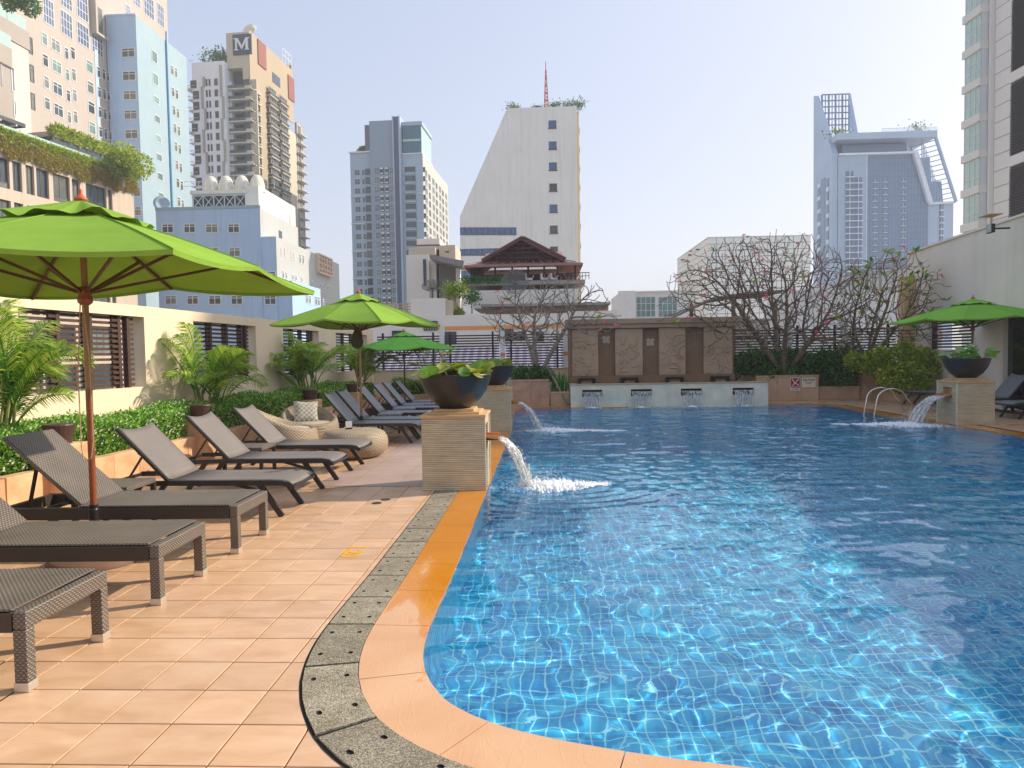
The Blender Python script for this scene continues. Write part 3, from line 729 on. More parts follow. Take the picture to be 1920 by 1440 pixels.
for k, (a, c) in enumerate(slots):
    b = MB(); b.box(a, c, y0+0.10, y0+0.24, 0.30, 0.50, 0); b.build('slot', M_HOLE, FT)
    b = MB(); b.box(a+.01, c-.01, y0-.04, y0+0.10, 0.395, 0.445, 0); b.build('sill', M_NICHE, FT)
    stream((a+c)/2, y0-0.045, 0.43, (0, -1), (c-a)*0.94, 0.10, ('thin sheet of water from the leftmost slot of the trough', 'thin sheet of water from the second slot of the trough from the left', 'thin sheet of water from the third slot of the trough from the left', 'thin sheet of water from the rightmost slot of the trough')[k], seed=20+k, drops=60, thick=.75)
    foam((a+c)/2, y0-0.14, 0.5, 0.10, 160, seed=30+k, hmax=.05)
# carved wall
CWL = empty('carved_wall', (0, 0, 0), 0, 'brown carved stone wall with niches under a flat roof slab', 'wall')
wx0, wx1, wy = 0.78, 5.86, 21.8
b = MB(); b.box(wx0, wx1, wy+0.16, wy+0.5, 0, 2.3); b.box(wx0, wx1, wy, wy+0.159, 0, 0.86); b.build('back_wall', M_NICHE, CWL)
b = MB(); b.box(wx0-0.02, wx1+0.14, wy-0.08, wy+0.6, 2.31, 2.44); b.box(wx0-0.08, wx1+0.2, wy-0.13, wy+0.65, 2.441, 2.60); b.build('roof_slab', plain('dark_roof_stone', S('#b09276'), .8, var=.14), CWL, bevel=0.01)
b = MB(); b.box(wx0, wx0+0.09, wy-.05, wy+0.159, 0.861, 2.3); b.build('side_post', M_NICHE, CWL)
panels = [(0.88, 1.70), (2.22, 3.06), (3.56, 4.36), (4.92, 5.78)]
niches = [(1.72, 2.20), (3.08, 3.54), (4.38, 4.90)]
rr = random.Random(5)
for k, (a, c) in enumerate(panels):
    b = MB(); b.box(a, c, wy, wy+0.159, 0.862, 2.30)
    o = b.build('relief_panel', M_BRNSTONE, CWL, bevel=0.01)
    b = MB()
    for m in range(22):                                        # carved tendrils and folds, standing proud of the panel
        px, pz = rr.uniform(a+.1, c-.2), rr.uniform(0.95, 1.95); ang = rr.gauss(0.1, 0.5); ln = rr.uniform(.10, .3); pts = []; cu = rr.uniform(-3, 3)
        for q in range(7):
            t = q/6; pts.append((min(c-.03, max(a+.03, px+math.cos(ang+cu*t)*ln*t)), wy+0.001, min(2.2, pz+math.sin(ang+cu*t)*ln*t)))
        b.tube(pts, [0.012, 0.022, 0.028, 0.028, 0.024, 0.017, 0.009], 6)
    b.build('carving', M_BRNSTONE, CWL, smooth=True)
for k, (a, c) in enumerate(niches[:2]):
    b = MB(); cx, cz = (a+c)/2, 1.96-0.10*k
    for m in range(4):
        an = PI/4+PI/2*m; px, pz = cx+math.cos(an)*0.085, cz+math.sin(an)*0.085
        b.lathe([(0.001, 0.035), (0.03, 0.04), (0.06, 0.03), (0.068, 0.0)], 16, (0, 0, 0), 0, Matrix.Translation((px, wy+0.158, pz)) @ Matrix.Rotation(PI/2, 4, 'X'))
        b.lathe([(0.022, 0.038), (0.03, 0.05), (0.04, 0.038)], 14, (0, 0, 0), 0, Matrix.Translation((px, wy+0.158, pz)) @ Matrix.Rotation(PI/2, 4, 'X'))
    b.lathe([(0.001, 0.06), (0.025, 0.055), (0.045, 0.02), (0.05, 0)], 16, (0, 0, 0), 0, Matrix.Translation((cx, wy+0.158, cz)) @ Matrix.Rotation(PI/2, 4, 'X'))
    b.build('rosette', plain('pale_carving', S('#c4b49c'), 0.8), CWL, smooth=True)
# dark stone spouts standing at the wall foot in the trough
for k, cx in enumerate((1.32, 2.62, 3.98, 5.35)):
    t = empty('stone_spout', (cx, wy-0.22, 0.5), 0, ('leftmost dark square arch spout at the carved wall foot', 'second dark square arch spout from the left at the carved wall foot', 'third dark square arch spout from the left at the carved wall foot', 'rightmost dark square arch spout at the carved wall foot')[k], 'spout', 'dark spouts at the carved wall')
    b = MB(); b.box(-.26, -.17, -.15, .15, 0, .24); b.box(.17, .26, -.15, .15, 0, .24); b.box(-.26, .26, -.15, .15, .241, .31); b.build('surround', M_BLACK, t, bevel=.02)
    b = MB(); b.box(-.169, .169, -.02, .05, 0, .24); b.build('panel', M_BROWNSTONE, t)
# ------------------------------------------------------------------ left wall with lattice screens
WA = math.atan2(1, 0.065)
def wall_pt(u, out=0.0):
    return Vector((-6.75+math.cos(WA)*u+math.sin(WA)*out, 9+math.sin(WA)*u-math.cos(WA)*out, 0))
LW = empty('screen_wall', (-6.75, 9, 0), WA, 'long cream garden wall with square openings behind the palms', 'wall')
opens = [(-4.6, -1.7), (-0.17, 2.42), (3.88, 6.35), (7.75, 10.0), (11.3, 14.2)]
b = MB(); u0, u1, zb, zt, th = -15.0, 14.9, 1.13, 2.28, 0.26
b.box(u0, u1, 0, th, 0, zb); b.box(u0, u1, 0, th, zt, 2.46)
e = u0
for a, c in opens: b.box(e, a, 0, th, zb, zt); e = c
b.box(e, u1, 0, th, zb, zt); b.build('wall_body', M_CREAM, LW)
def slat_me(L, h, d, m): return MB().box(0, L, -d/2, d/2, -h/2, h/2).mesh('slat', m)
SL = {}
def slat(parent, u, y, z, L, h, d, m):
    k = (round(L, 3), h, d, m.name)
    if k not in SL: SL[k] = slat_me(L, h, d, m)
    return inst('slat', SL[k], parent, (u, y, z))
names = ['', 'dark lattice screen in the nearest wall opening behind the tall umbrella pole', 'dark lattice screen in the wall opening behind the second palm', 'dark lattice screen in the wall opening behind the third palm', 'dark lattice screen in the farthest opening of the left wall']
for k, (a, c) in enumerate(opens):
    if k == 0: continue
    t = empty('lattice_screen', (*wall_pt(a)[:2], 0), WA, names[k], 'lattice', 'lattice screens in the left wall')
    Lw = c-a; nb = 4; bw = Lw/nb; pitch = 0.082
    for i in range(nb):
        p = 0.12+bw*i if i else 0.06
        b = MB(); b.box(p-.035, p+.035, .07, .15, zb+.002, zt-.002); b.build('post', M_DKWOOD, t)
        for j in range(14):
            z = zb+0.045+pitch*j
            if z > zt-.02: break
            x_a = p+.036; x_b = 0.12+bw*(i+1)-.036 if i < nb-1 else Lw-.12
            slat(t, x_a, .13, z, x_b-x_a, .042, .03, M_DKWOOD)
            if i: slat(t, p-.17, .09, z+pitch/2, .135, .042, .03, M_DKWOOD)
    # far post
    b = MB(); b.box(Lw-.36, Lw-.29, .06, .068+.08, zb+.002, zt-.002); b.build('post', M_DKWOOD, t)

# ------------------------------------------------------------------ far low wall, slat fences and posts
FY = 23.5
t = empty('low_wall', (0, FY, 0), 0, 'low cream wall under the black slat fence at the far end', 'wall')
b = MB(); b.box(-5.7, 12.0, -.1, .12, 0, 1.07); b.build('wall_body', M_CREAM, t); b = MB(); b.box(-5.7, 12.0, -.13, .15, 1.071, 1.10); b.build('coping', M_REVEAL, t)
secs = [(-5.55, -3.45, 2.28, 'left of the third umbrella'), (-3.28, -1.45, 2.28, 'behind the nearest lily bowl'), (-1.24, 0.70, 2.28, 'behind the left bare tree'), (6.0, 7.95, 2.3, 'behind the big bare tree'), (8.15, 9.75, 2.3, 'between the two right bare trees'), (9.95, 11.45, 2.3, 'beside the right cream pier')]
for a, c, zt_, where in secs:
    t = empty('slat_fence', (a, FY, 0), 0, 'black horizontal slat fence panel '+where, 'fence', 'slat fence panels on the low wall'); Lw = c-a
    for p in (0.18, Lw-0.22):
        b = MB(); b.box(p-.03, p+.03, -.04, .04, 1.101, zt_+.06); b.build('post', M_BLKWOOD, t)
    n = int((zt_-1.13)/0.088)
    for j in range(n): slat(t, 0, -.06, 1.15+.088*j, Lw, .045, .03, M_BLKWOOD)
M_ORANGE = plain('orange_paint', S('#e59a55'), 0.7, var=0.06)
M_WHITE = plain('white_paint', S('#ece9e2'), 0.75, var=0.04, streak=0.05)
for x, lab in ((-3.365, 'behind the third umbrella'), (-1.345, 'behind the lily bowls'), (0.745, 'beside the carved wall'), (8.05, 'behind the big bare tree'), (9.85, 'between the right bare trees')):
    t = empty('fence_pier', (x, FY, 0), 0, 'slim white fence pier with orange block '+lab, 'pier', 'white piers between fence panels')
    b = MB(); b.box(-.07, .07, -.09, .09, 1.101, 2.55); b.build('shaft', M_WHITE, t); b = MB(); b.box(-.078, .078, -.1, .1, 1.50, 1.62); b.build('orange_block', M_ORANGE, t)

# ------------------------------------------------------------------ right side wall
RA = math.atan2(-1, -0.096)                  # runs towards the camera
R0 = Vector((11.95, 23.75, 0))
M_GREYWALL = plain('warm_grey_render', S('#f0e6d8'), 0.85, var=0.06, vs=0.6, bump=0.1, bs=25, streak=0.12)
RW = empty('side_wall', R0, RA, 'tall plain grey beige wall at the right end of the terrace', 'wall')
def rwu(px):
    d = ray(px, 640); n = Vector((-math.sin(RA), math.cos(RA))); tt = n.dot(R0.to_2d())/n.dot(d.to_2d()); p = d.to_2d()*tt
    return (p-R0.to_2d()).dot(Vector((math.cos(RA), math.sin(RA))))
uL0, uL1, uD0, uD1 = rwu(1742), rwu(1822), rwu(1880), rwu(1880)+2.2
b = MB(); b.box(0, 22, 0, .35, 2.36, 4.62); b.box(0, uL0, 0, .35, 0, 2.36); b.box(uL1, uD0, 0, .35, 0, 2.36); b.box(uL0, uL1, 0, .35, 0, 1.5); b.box(uD1, 22, 0, .35, 0, 2.36); b.build('wall_body', M_GREYWALL, RW)
b = MB(); b.box(-.02, 22, -.05, .4, 4.621, 4.68); b.build('coping', M_GREYWALL, RW)
lv = MB(); lv.box(uL0, uL0+.10, .08, .2, 1.5, 2.36); lv.box(uL1-.10, uL1, .08, .2, 1.5, 2.36); lv.build('louvre_frame', M_BLKWOOD, RW)
for j in range(9): 
    b = MB(); b.box(uL0+.101, uL1-.101, .1, .14, 1.55+.088*j, 1.6+.088*j); b.build('slat', M_BLKWOOD, RW)
M_DKGLASS = plain('dark_door_glass', S('#11161a'), 0.06, var=.05, spec=.8)
t = empty('glass_door', tuple(R0+Vector((math.cos(RA)*uD0, math.sin(RA)*uD0, 0))), RA, 'dark glass door in the grey wall at the right edge', 'door')
b = MB(); b.box(0, .14, -.06, .3, 0, 2.36); b.box(2.06, 2.2, -.06, .3, 0, 2.36); b.box(.14, 2.06, -.06, .3, 2.26, 2.36); b.build('frame', M_GREYWALL, t); b = MB(); b.box(.141, 2.059, .05, .08, 0.05, 2.26); b.build('pane', M_DKGLASS, t)
b = MB(); b.box(1.0, 1.05, .0, .05, .95, 1.25); b.build('handle', M_STEEL, t)
t = empty('corner_pier', (11.75, 23.3, 0), 0, 'cream corner pier in front of the tall grey wall', 'pier'); b = MB(); b.box(-.2, .2, -.2, .2, 0, 3.85); b.build('shaft', plain('orange_lit_cream', S('#ddb98c'), .8, var=.06), t)  # cream pier; the orange light on it is put into the colour
# floodlight on the wall
p = PY(1880, 428, 17.15)
t = empty('floodlight', p, RA, 'black floodlight with a small panel above on the grey wall', 'floodlight')
b = MB(); b.box(-.13, .13, -.30, -.22, -.10, .10); b.box(-.02, .02, -.22, .16, -.02, .02); b.build('lamp', M_BLACK, t, bevel=.008); b = MB(); b.box(-.11, .11, -.305, -.301, -.085, .085); b.build('lens', plain('lamp_lens', S('#b9c4bd'), .2, var=.1), t)
b = MB(); b.box(-.012, .012, -.26, -.235, .10, .30); b.box(-.24, .24, -.42, -.10, .30, .315); b.build('panel', M_CAPSTONE, t)

# ------------------------------------------------------------------ planters
def planter_wall(name, label, x0, x1, y0, y1, h, mat, n=1, soil=True):
    t = empty(name, ((x0+x1)/2, y0, 0), 0, label, 'planter'); cx = (x0+x1)/2
    w = (x1-x0)/n
    for k in range(n):
        b = MB(); b.box(x0-cx+w*k+.002, x0-cx+w*(k+1)-.002, 0, .14, 0, h-.055); b.build('stone_slab', mat, t, bevel=.006)
    b = MB(); b.box(x0-cx-.012, x1-cx+.012, -.02, .16, h-.054, h); b.build('coping', mat, t, bevel=.006)
    MB().box(x0-cx, x0-cx+.12, .141, y1-y0, 0, h-.06).build('side', mat, t); MB().box(x1-cx-.12, x1-cx, .141, y1-y0, 0, h-.06).build('side', mat, t)
    b = MB(); b.box(x0-cx+.121, x1-cx-.121, .142, y1-y0, 0.0, h-.09); b.build('soil', M_SOIL, t); return t
pa = planter_wall('stone_planter', 'pink carved stone planter under the left bare tree', -0.92, 0.16, 21.0, 22.4, .80, M_PINKSTONE, 2)
rr = random.Random(3); b = MB()
for k in range(16):
    a, z = rr.uniform(-.48, .4), rr.uniform(.1, .65); q = Vector((a, -.004, z)); d = Vector((rr.uniform(.05, .2)*rr.choice((1, -1)), 0, rr.uniform(-.15, .15)*2)); e = q+d; e.x = max(-.5, min(.5, e.x)); e.z = max(.06, min(.7, e.z)); b.bar(q, e, .012, .014)
b.build('carving', M_PINKSTONE, pa)
planter_wall('stone_planter', 'low dark stone planter between the carved planter and the fountain', 0.2, 0.77, 21.1, 22.4, .42, M_BROWNSTONE, 1)
p1 = planter_wall('stone_planter', 'brown stone planter carrying the two signs', 6.62, 8.52, 22.2, 23.3, .78, M_BROWNSTONE, 3)
planter_wall('stone_planter', 'low brown stone planter right of the signs', 8.56, 9.86, 22.4, 23.3, .40, M_BROWNSTONE, 2)
planter_wall('stone_planter', 'brown stone planter at the foot of the right bare tree', 9.9, 11.62, 22.1, 23.2, .82, M_BROWNSTONE, 3)
planter_wall('stone_planter', 'low stone planter hidden behind the right hand pillar', 10.2, 11.3, 20.9, 22.0, .34, M_BROWNSTONE, 1)
# signs
def text(name, s, size, parent, mat, loc, rot, align='CENTER', ext=0.001, sx=1.0):
    cu = bpy.data.curves.new(name, 'FONT'); cu.body = s; cu.size = size; cu.align_x = align; cu.align_y = 'CENTER'; cu.extrude = ext; cu.offset = size*.03
    o = bpy.data.objects.new(name, cu); COL.objects.link(o); dg = bpy.context.evaluated_depsgraph_get(); me = bpy.data.meshes.new_from_object(o.evaluated_get(dg)); bpy.data.objects.remove(o); bpy.data.curves.remove(cu)
    me.materials.clear(); me.materials.append(mat); return inst(name, me, parent, loc, rot, (sx, 1, 1))
M_RED = plain('sign_red', S('#a3182e'), .5, var=.06); M_SIGNW = plain('sign_white', S('#ece8e4'), .5, var=.03); M_SIGNC = plain('sign_cream', S('#e8dec2'), .5, var=.04); M_INK = plain('sign_ink', S('#3a3128'), .6, var=.03)
sa, sb = PY(1482, 708, 22.17), PY(1500.3, 732.5, 22.17)
t = empty('warning_sign', ((sa.x+sb.x)/2, 22.165, (sa.z+sb.z)/2), 0, 'red and white no diving sign on the brown planter', 'sign'); w, h = sb.x-sa.x, sa.z-sb.z
b = MB(); b.box(-w/2, w/2, 0, .012, -h/2, h/2); b.build('board', M_SIGNW, t)
b = MB(); b.box(-w*.46, w*.46, -.003, 0, -h*.2, h*.46); b.box(-w*.46, w*.46, -.003, 0, -h*.28, -h*.23); b.build('red_field', M_RED, t)
b = MB(); b.slab([(-w*.40, -h*.16), (-w*.30, -h*.18), (w*.40, h*.40), (w*.34, h*.43)], -.006, -.0035); b.slab([(-w*.40, h*.42), (-w*.32, h*.43), (-w*.05, h*.12), (w*.36, -h*.04), (w*.28, -h*.0), (w*.36, -h*.16), (w*.28, -h*.15), (w*.17, -h*.03), (-w*.12, h*.08)], -.0062, -.0037); b.build('cross_and_diver', M_SIGNW, t)
text('lettering', 'NO DIVING', h*.13, t, M_RED, (0, -.004, -h*.38), (PI/2, 0, 0), sx=.8)
sa, sb = PY(1503.5, 708, 22.17), PY(1529, 726, 22.17)
t = empty('notice_sign', ((sa.x+sb.x)/2, 22.165, (sa.z+sb.z)/2), 0, 'cream notice with dark lettering beside the red sign', 'sign'); w, h = sb.x-sa.x, sa.z-sb.z
b = MB(); b.box(-w/2, w/2, 0, .012, -h/2, h/2); b.build('board', M_SIGNC, t); text('lettering', 'CAUTION', h*.3, t, M_INK, (0, -.004, h*.24), (PI/2, 0, 0), sx=.85)
b = MB(); b.box(-w*.28, w*.28, -.003, 0, -h*.02, h*.02); b.box(-w*.16, w*.2, -.003, 0, -h*.14, -h*.10); b.box(-w*.14, w*.14, -.003, 0, -h*.30, -h*.28); b.build('text_line', M_INK, t)
# pool ladder
LAD = empty('pool_ladder', (8.2, 17.0, 0), 0, 'pair of chrome grab rails at the right pool edge', 'ladder')
for dy in (-.26, .26):
    pts = [(-.52, dy, -.55), (-.50, dy, 0.0)]
    for k in range(13):
        a = PI*k/12; pts.append((-.05-.28*math.cos(a)-.10*(1-k/12), dy, .40+.22*math.sin(a)))
    pts += [(.32, dy, .3), (.45, dy, 0.0)]
    MB().tube(pts, .021, 10).build('grab_rail', M_STEEL, LAD, smooth=True); MB().lathe([(.05, 0), (.05, .012), (.03, .02)], 16, (.45, dy, 0.001)).build('flange', M_STEEL, LAD)
for z in (-.25, -.5): MB().box(-.60, -.48, -.25, .25, z, z+.03).build('tread', M_STEEL, LAD)
# depth marking and drain lids
M_YEL = plain('yellow_paint', S('#e8a80c'), .6, var=.1)
o = text('depth_marking', '1.20', .20, None, M_YEL, (-1.555, 5.56, .0016), (0, 0, -PI/2), ext=.0004); tag(o, 'yellow painted depth number on the peach tiles beside the drain', 'marking')
for (x, y), lab in (((-1.745, 7.58), 'round metal drain lid on the tiles, the one nearer the pillar'), ((-1.80, 7.40), 'round metal drain lid on the tiles, the one nearer the camera')):
    o = MB().lathe([(.001, .004), (.05, .004), (.056, .0)], 18, (0, 0, 0.001)).build('drain_lid', M_ALU, loc=(x, y, 0)); tag(o, lab, 'drain lid', 'drain lids near the pillar')
# ------------------------------------------------------------------ foliage
def leaf_quads(P, size, rng, up=0.3, aspect=2.0, out=None, flat=0.0):
    """P (n,3) leaf positions -> diamond leaves with varied tilt"""
    n = len(P); d = rng.normal(size=(n, 3)); d[:, 2] *= (1-flat)
    if out is not None: d += out*1.2
    d[:, 2] += up; d /= np.linalg.norm(d, axis=1)[:, None]
    a = rng.normal(size=(n, 3)); s = np.cross(d, a); s /= np.linalg.norm(s, axis=1)[:, None]
    L = (size*rng.uniform(.6, 1.4, n))[:, None]; Wd = L/aspect
    V = np.stack([P, P+d*L*.5+s*Wd*.5, P+d*L, P+d*L*.5-s*Wd*.5], 1); return V
# low terracotta planter kerb in front of the hedge (left)
def px_line(y): return -5.62+0.047*(y-8.0)
KA = math.atan2(1, 0.047)
kerb = empty('planter_kerb', (px_line(0), 0, 0), KA, 'low terracotta stone kerb wall holding the long hedge', 'planter wall')
u = -6.0; rr = random.Random(12)
while u < 21.0:
    L = rr.uniform(.48, .72); b = MB(); b.box(u+.003, u+L-.003, -.005+rr.uniform(-.008, .008), .16, 0, .35+rr.uniform(-.006, .006)); b.build('stone_block', M_TERRA, kerb, bevel=.008); u += L
drums = [7.9, 11.0, 15.6, 18.6]
M_DRUM = plain('dark_brown_drum', S('#4a342c'), .5, var=.15)
for k, y in enumerate(drums):
    x = px_line(y); b = empty('stone_plinth', (x-.02, y, 0), KA-PI/2, ('terracotta plinth behind the tall umbrella pole', 'terracotta plinth behind the wicker chairs', 'terracotta plinth among the far loungers', 'terracotta plinth behind the last loungers')[k], 'plinth', 'terracotta plinths along the kerb')
    MB().box(-.2, .24, -.2, .2, 0, .62).build('block', M_TERRA, b, bevel=.01)
    d = empty('drum_lamp', (x-.0, y, .62), 0, ('dark brown drum on the plinth behind the tall umbrella pole', 'dark brown drum in the hedge behind the wicker chairs', 'dark brown drum in the hedge among the far loungers', 'dark brown drum in the hedge behind the last loungers')[k], 'drum', 'brown drums in the hedge')
    MB().lathe([(.001, 0), (.13, 0), (.165, .20), (.17, .21)], 22).build('body', M_DRUM, d, smooth=False); MB().lathe([(.17, .211), (.165, .225), (.001, .23)], 22).build('lid', M_DRUM, d)
def hedge(name, label, u0, u1, w0, w1, z0, z1, n, M, base, rot, seed, size=.045, flowers=0, bump=.08, cat='hedge', holes=None):
    rng = np.random.default_rng(seed); t = empty(name, base, rot, label, cat)
    # core
    nu = max(4, int((u1-u0)/.25)); b = MB()
    uu = np.linspace(u0, u1, nu); V = []; 
    for x in uu:
        k = 0.06
        top = z1-.10+0.5*bump*math.sin(x*2.3+seed)+.3*bump*math.sin(x*5.1)
        V += [(x, w0+k+.03, z0), (x, w0+k, top-.05), (x, w0+.16, top), (x, w1-.1, top), (x, w1-k, z0)]
    Fc = []
    for i in range(nu-1):
        for j in range(4): a = i*5+j; Fc.append((a, a+5, a+6, a+1))
    Fc += [(0, 1, 2, 3, 4), tuple(((nu-1)*5+j) for j in (4, 3, 2, 1, 0))]
    b.add(V, Fc); b.build('dark_hedge_core', M_CORE, t)
    x = rng.uniform(u0, u1, n); face = rng.uniform(0, 1, n); wtot = (w1-w0)+(z1-z0)
    top = face > (z1-z0)/wtot
    w = np.where(top, rng.uniform(w0, w1, n), w0+np.abs(rng.normal(0, .035, n))); 
    zt = z1+.5*bump*np.sin(x*2.3+seed)+.3*bump*np.sin(x*5.1)+rng.normal(0, .025, n)-.05*np.abs(w-(w0+w1)/2)/(w1-w0)*2*1.2
    z = np.where(top, zt-np.abs(rng.normal(0, .03, n)), rng.uniform(z0, z1-.04, n))
    clump = np.sin(x*7+z*9)*np.sin(w*11+x*3); z = z+np.where(top, clump*.025, 0); w = w+np.where(top, 0, clump*.03)
    P = np.stack([x, w, z], 1); out = np.zeros_like(P); out[:, 1] = np.where(top, 0, -1); out[:, 2] = np.where(top, .8, .2)
    inst('foliage', quads('foliage', leaf_quads(P, size, rng, .2, 1.9, out), M), t)
    if flowers:
        m = rng.choice(n, flowers); Q = P[m]+out[m]*.03; s = .017
        V = np.stack([Q+np.array([s, 0, .0]), Q+np.array([0, -s*.6, s]), Q+np.array([-s, 0, .006]), Q+np.array([0, s*.6, -s])], 1)
        o = inst('flowers', quads('flowers', V, M_WHITEFLOWER), t); tag(o, kind='stuff')
    return t
hedge('clipped_hedge', 'long low clipped hedge with tiny white flowers along the left kerb', -3.0, 16.5, .15, 1.0, .30, .80, 70000, M_HEDGE, (px_line(0), 0, 0), KA, 1, .045, 4200)
hedge('clipped_hedge', 'dark far end of the low hedge below the third umbrella', 16.6, 21.0, .1, 1.4, .30, .80, 14000, M_HEDGE, (px_line(0), 0, 0), KA, 2, .06, 500)
hedge('clipped_hedge', 'short flowering hedge at the foot of the far low wall', -3.6, 0, .0, .8, .30, .78, 9000, M_HEDGE, (-1.2, 22.0, 0), 0, 4, .06, 400)
k2 = empty('planter_kerb', (-3.0, 21.9, 0), 0, 'short terracotta kerb below the far flowering hedge', 'planter wall')
for k in range(6): MB().box(-1.8+.6*k+.003, -1.2+.6*k-.003, -.08, .05, 0, .36).build('stone_block', M_TERRA, k2, bevel=.008)
def bush(label, x, y, z, lumps, n, M, size, seed):
    """loose shrub: leaves on and inside several uneven lumps"""
    rng = np.random.default_rng(seed); t = empty('leafy_shrub', (x, y, z), 0, label, 'shrub', 'shrubs in the far planters'); A = sum(l[3]**2 for l in lumps); Ps = []; Os = []
    st = MB()
    for lx, ly, lz, r in lumps:
        m = int(n*r*r/A); d = rng.normal(size=(m, 3)); d /= np.linalg.norm(d, axis=1)[:, None]; rad = r*rng.uniform(.55, 1.08, m)[:, None]*(1+.18*np.sin(d[:, :1]*7+d[:, 2:]*5+seed))
        P = np.array([lx, ly, lz])+d*rad*np.array([1, .8, .85]); k = P[:, 2] > .02; Ps.append(P[k]); Os.append(d[k]); st.tube([(lx*.6, ly, 0), (lx*.85, ly, lz*.5), (lx, ly, lz)], [.025, .018, .008], 5)
    P = np.concatenate(Ps); O = np.concatenate(Os); inst('foliage', quads('foliage', leaf_quads(P, size, rng, .25, 1.9, O*.6), M), t); st.build('stem', M_BARKD, t); return t
bush('bright yellow green shrub in front of the right louvre', 10.7, 21.3, .25, [(-1.35, .3, .95, .3), (-1.0, .1, .85, .36), (-.7, 0, 1.1, .3), (-.35, -.1, .9, .4), (-.05, 0, 1.25, .28), (.25, 0, 1.0, .36), (.6, .1, 1.05, .3), (.85, .1, .7, .3), (-.6, -.25, .5, .38), (.3, -.3, .4, .38), (-.1, -.35, .6, .4), (-.35, -.4, .25, .3), (.15, -.45, .15, .28)], 8500, M_SHRUB_Y, .10, 5)
bush('dark green shrub under the right bare tree', 9.2, 22.7, .4, [(-.9, 0, .6, .45), (-.3, 0, .75, .5), (.3, 0, .8, .5), (.8, 0, .65, .45), (.1, -.2, .4, .45)], 6500, M_SHRUB_D, .11, 6)
bush('dark green shrub between the carved wall and the signs', 7.2, 22.7, .55, [(-1.0, 0, .55, .42), (-.4, 0, .7, .45), (.2, 0, .6, .45), (.8, 0, .65, .45), (-.2, -.2, .3, .4), (.6, -.15, .25, .4)], 6500, M_SHRUB_D, .11, 7)
bush('small dark shrub around the foot of the left bare tree', -.35, 21.6, .70, [(-.35, 0, .22, .28), (.05, -.1, .25, .3), (.4, 0, .2, .26)], 2600, M_SHRUB_D, .09, 8)
# strap-leaved clumps
def strap_clump(label, x, y, z, n, h, seed, M=M_BROMELIAD, sp=.35):
    rr = random.Random(seed); t = empty('strap_leaf_plant', (x, y, z), 0, label, 'plant', 'strap leaved plants by the planters')
    for v in range(3):
        b = MB(); w = .02; pts = [(0, 0), (.25, .5), (.6, .85), (1.0, .95)]
        prev = None; V = []
        for i, (d, zz) in enumerate(pts): ww = w*(1.2, 1.3, 1.0, .05)[i]; V += [(d*sp, -ww, zz*h), (d*sp, ww, zz*h)]
        b.add(V, [(2*i, 2*i+1, 2*i+3, 2*i+2) for i in range(3)]); me = b.mesh('leaf', M)
        for k in range(n//3): inst('leaf', me, t, (rr.uniform(-.22, .22), rr.uniform(-.12, .12), 0), (0, rr.uniform(-.5, .25), rr.uniform(0, 2*PI)), (rr.uniform(.5, 1.1),)*3)
strap_clump('bright strap leaved plant left of the fountain', .48, 21.45, .34, 54, .62, 1)
strap_clump('dark strap leaved plant in the low planter right of the signs', 9.0, 22.75, .32, 40, .5, 2, M_SHRUB_D)
strap_clump('strap leaved plant behind the right hand pillar', 10.55, 21.2, .28, 40, .55, 3, M_SHRUB_D)

# ------------------------------------------------------------------ areca palms
def frond_mesh(L, droop, seed, nl=40):
    rr = random.Random(seed); b = MB(); pts = []
    for i in range(13):
        t = i/12; pts.append(Vector((L*(t-.12*t*t)*math.cos(.15*t)*.72, 0, L*(.95*t-droop*t*t))))
    b.tube(pts, [.012*(1-.8*i/12)+.002 for i in range(13)], 5, 1)
    def at(t):
        f = t*12; i = min(11, int(f)); q = f-i; return pts[i]*(1-q)+pts[i+1]*q, (pts[i+1]-pts[i]).normalized()
    for i in range(nl):
        t = .2+.8*i/(nl-1); p, d = at(t); ln = L*.30*(math.sin(PI*min(1, .18+.8*(t-.2)/.8))**.7)*rr.uniform(.85, 1.1)+.04
        for s in (-1, 1):
            side = Vector((0, s, 0)); dr = (d*.62+side*.85+Vector((0, 0, .30))).normalized(); w = .0085
            n = dr.cross(d).normalized(); wv = d*w
            m = p+dr*ln*.5; e = p+dr*ln*.92+Vector((0, 0, -ln*.34*rr.uniform(.6, 1.5)))
            m.z += .0; V = [p-wv*.5, p+wv*.5, m+wv, m-wv, e+wv*.12, e-wv*.12]; nb = len(b.v); b.v += [tuple(q) for q in V]; b.f += [(nb, nb+1, nb+2, nb+3), (nb+3, nb+2, nb+4, nb+5)]; b.m += [0, 0]
    return b.mesh('frond', [M_PALM, M_BROMELIAD])
FR = [frond_mesh(1.35, .42, 1), frond_mesh(1.2, .62, 2), frond_mesh(1.45, .75, 3), frond_mesh(1.0, .3, 4)]
M_CANE = plain('palm_cane', S('#8a8a4a'), .6, var=.25, vs=8)
def palm(x, y, label, n, sc, seed, stems=7):
    rr = random.Random(seed); t = empty('areca_palm', (x, y, .3), 0, label, 'palm', 'areca palms along the left wall')
    tops = []
    for k in range(stems):
        a = rr.uniform(0, 2*PI); r = rr.uniform(.03, .2); h = rr.uniform(.4, .95)*sc; ln = rr.uniform(.02, .2)
        q = Vector((math.cos(a)*(r+ln), math.sin(a)*(r+ln), h)); MB().tube([(math.cos(a)*r, math.sin(a)*r, 0), ((math.cos(a)*(r+ln*.4)), math.sin(a)*(r+ln*.4), h*.6), q], [.022, .018, .014], 6).build('stem', M_CANE, t); tops.append((q, a))
    for k in range(n):
        q, a0 = tops[k % stems]; a = a0+rr.gauss(0, .9); tilt = rr.uniform(-.75, .15)
        inst('frond', FR[rr.randrange(4)], t, q-Vector((0, 0, rr.uniform(0, .12))), (rr.uniform(-.3, .3), tilt, a), (sc*rr.uniform(.75, 1.1),)*3)
    return t
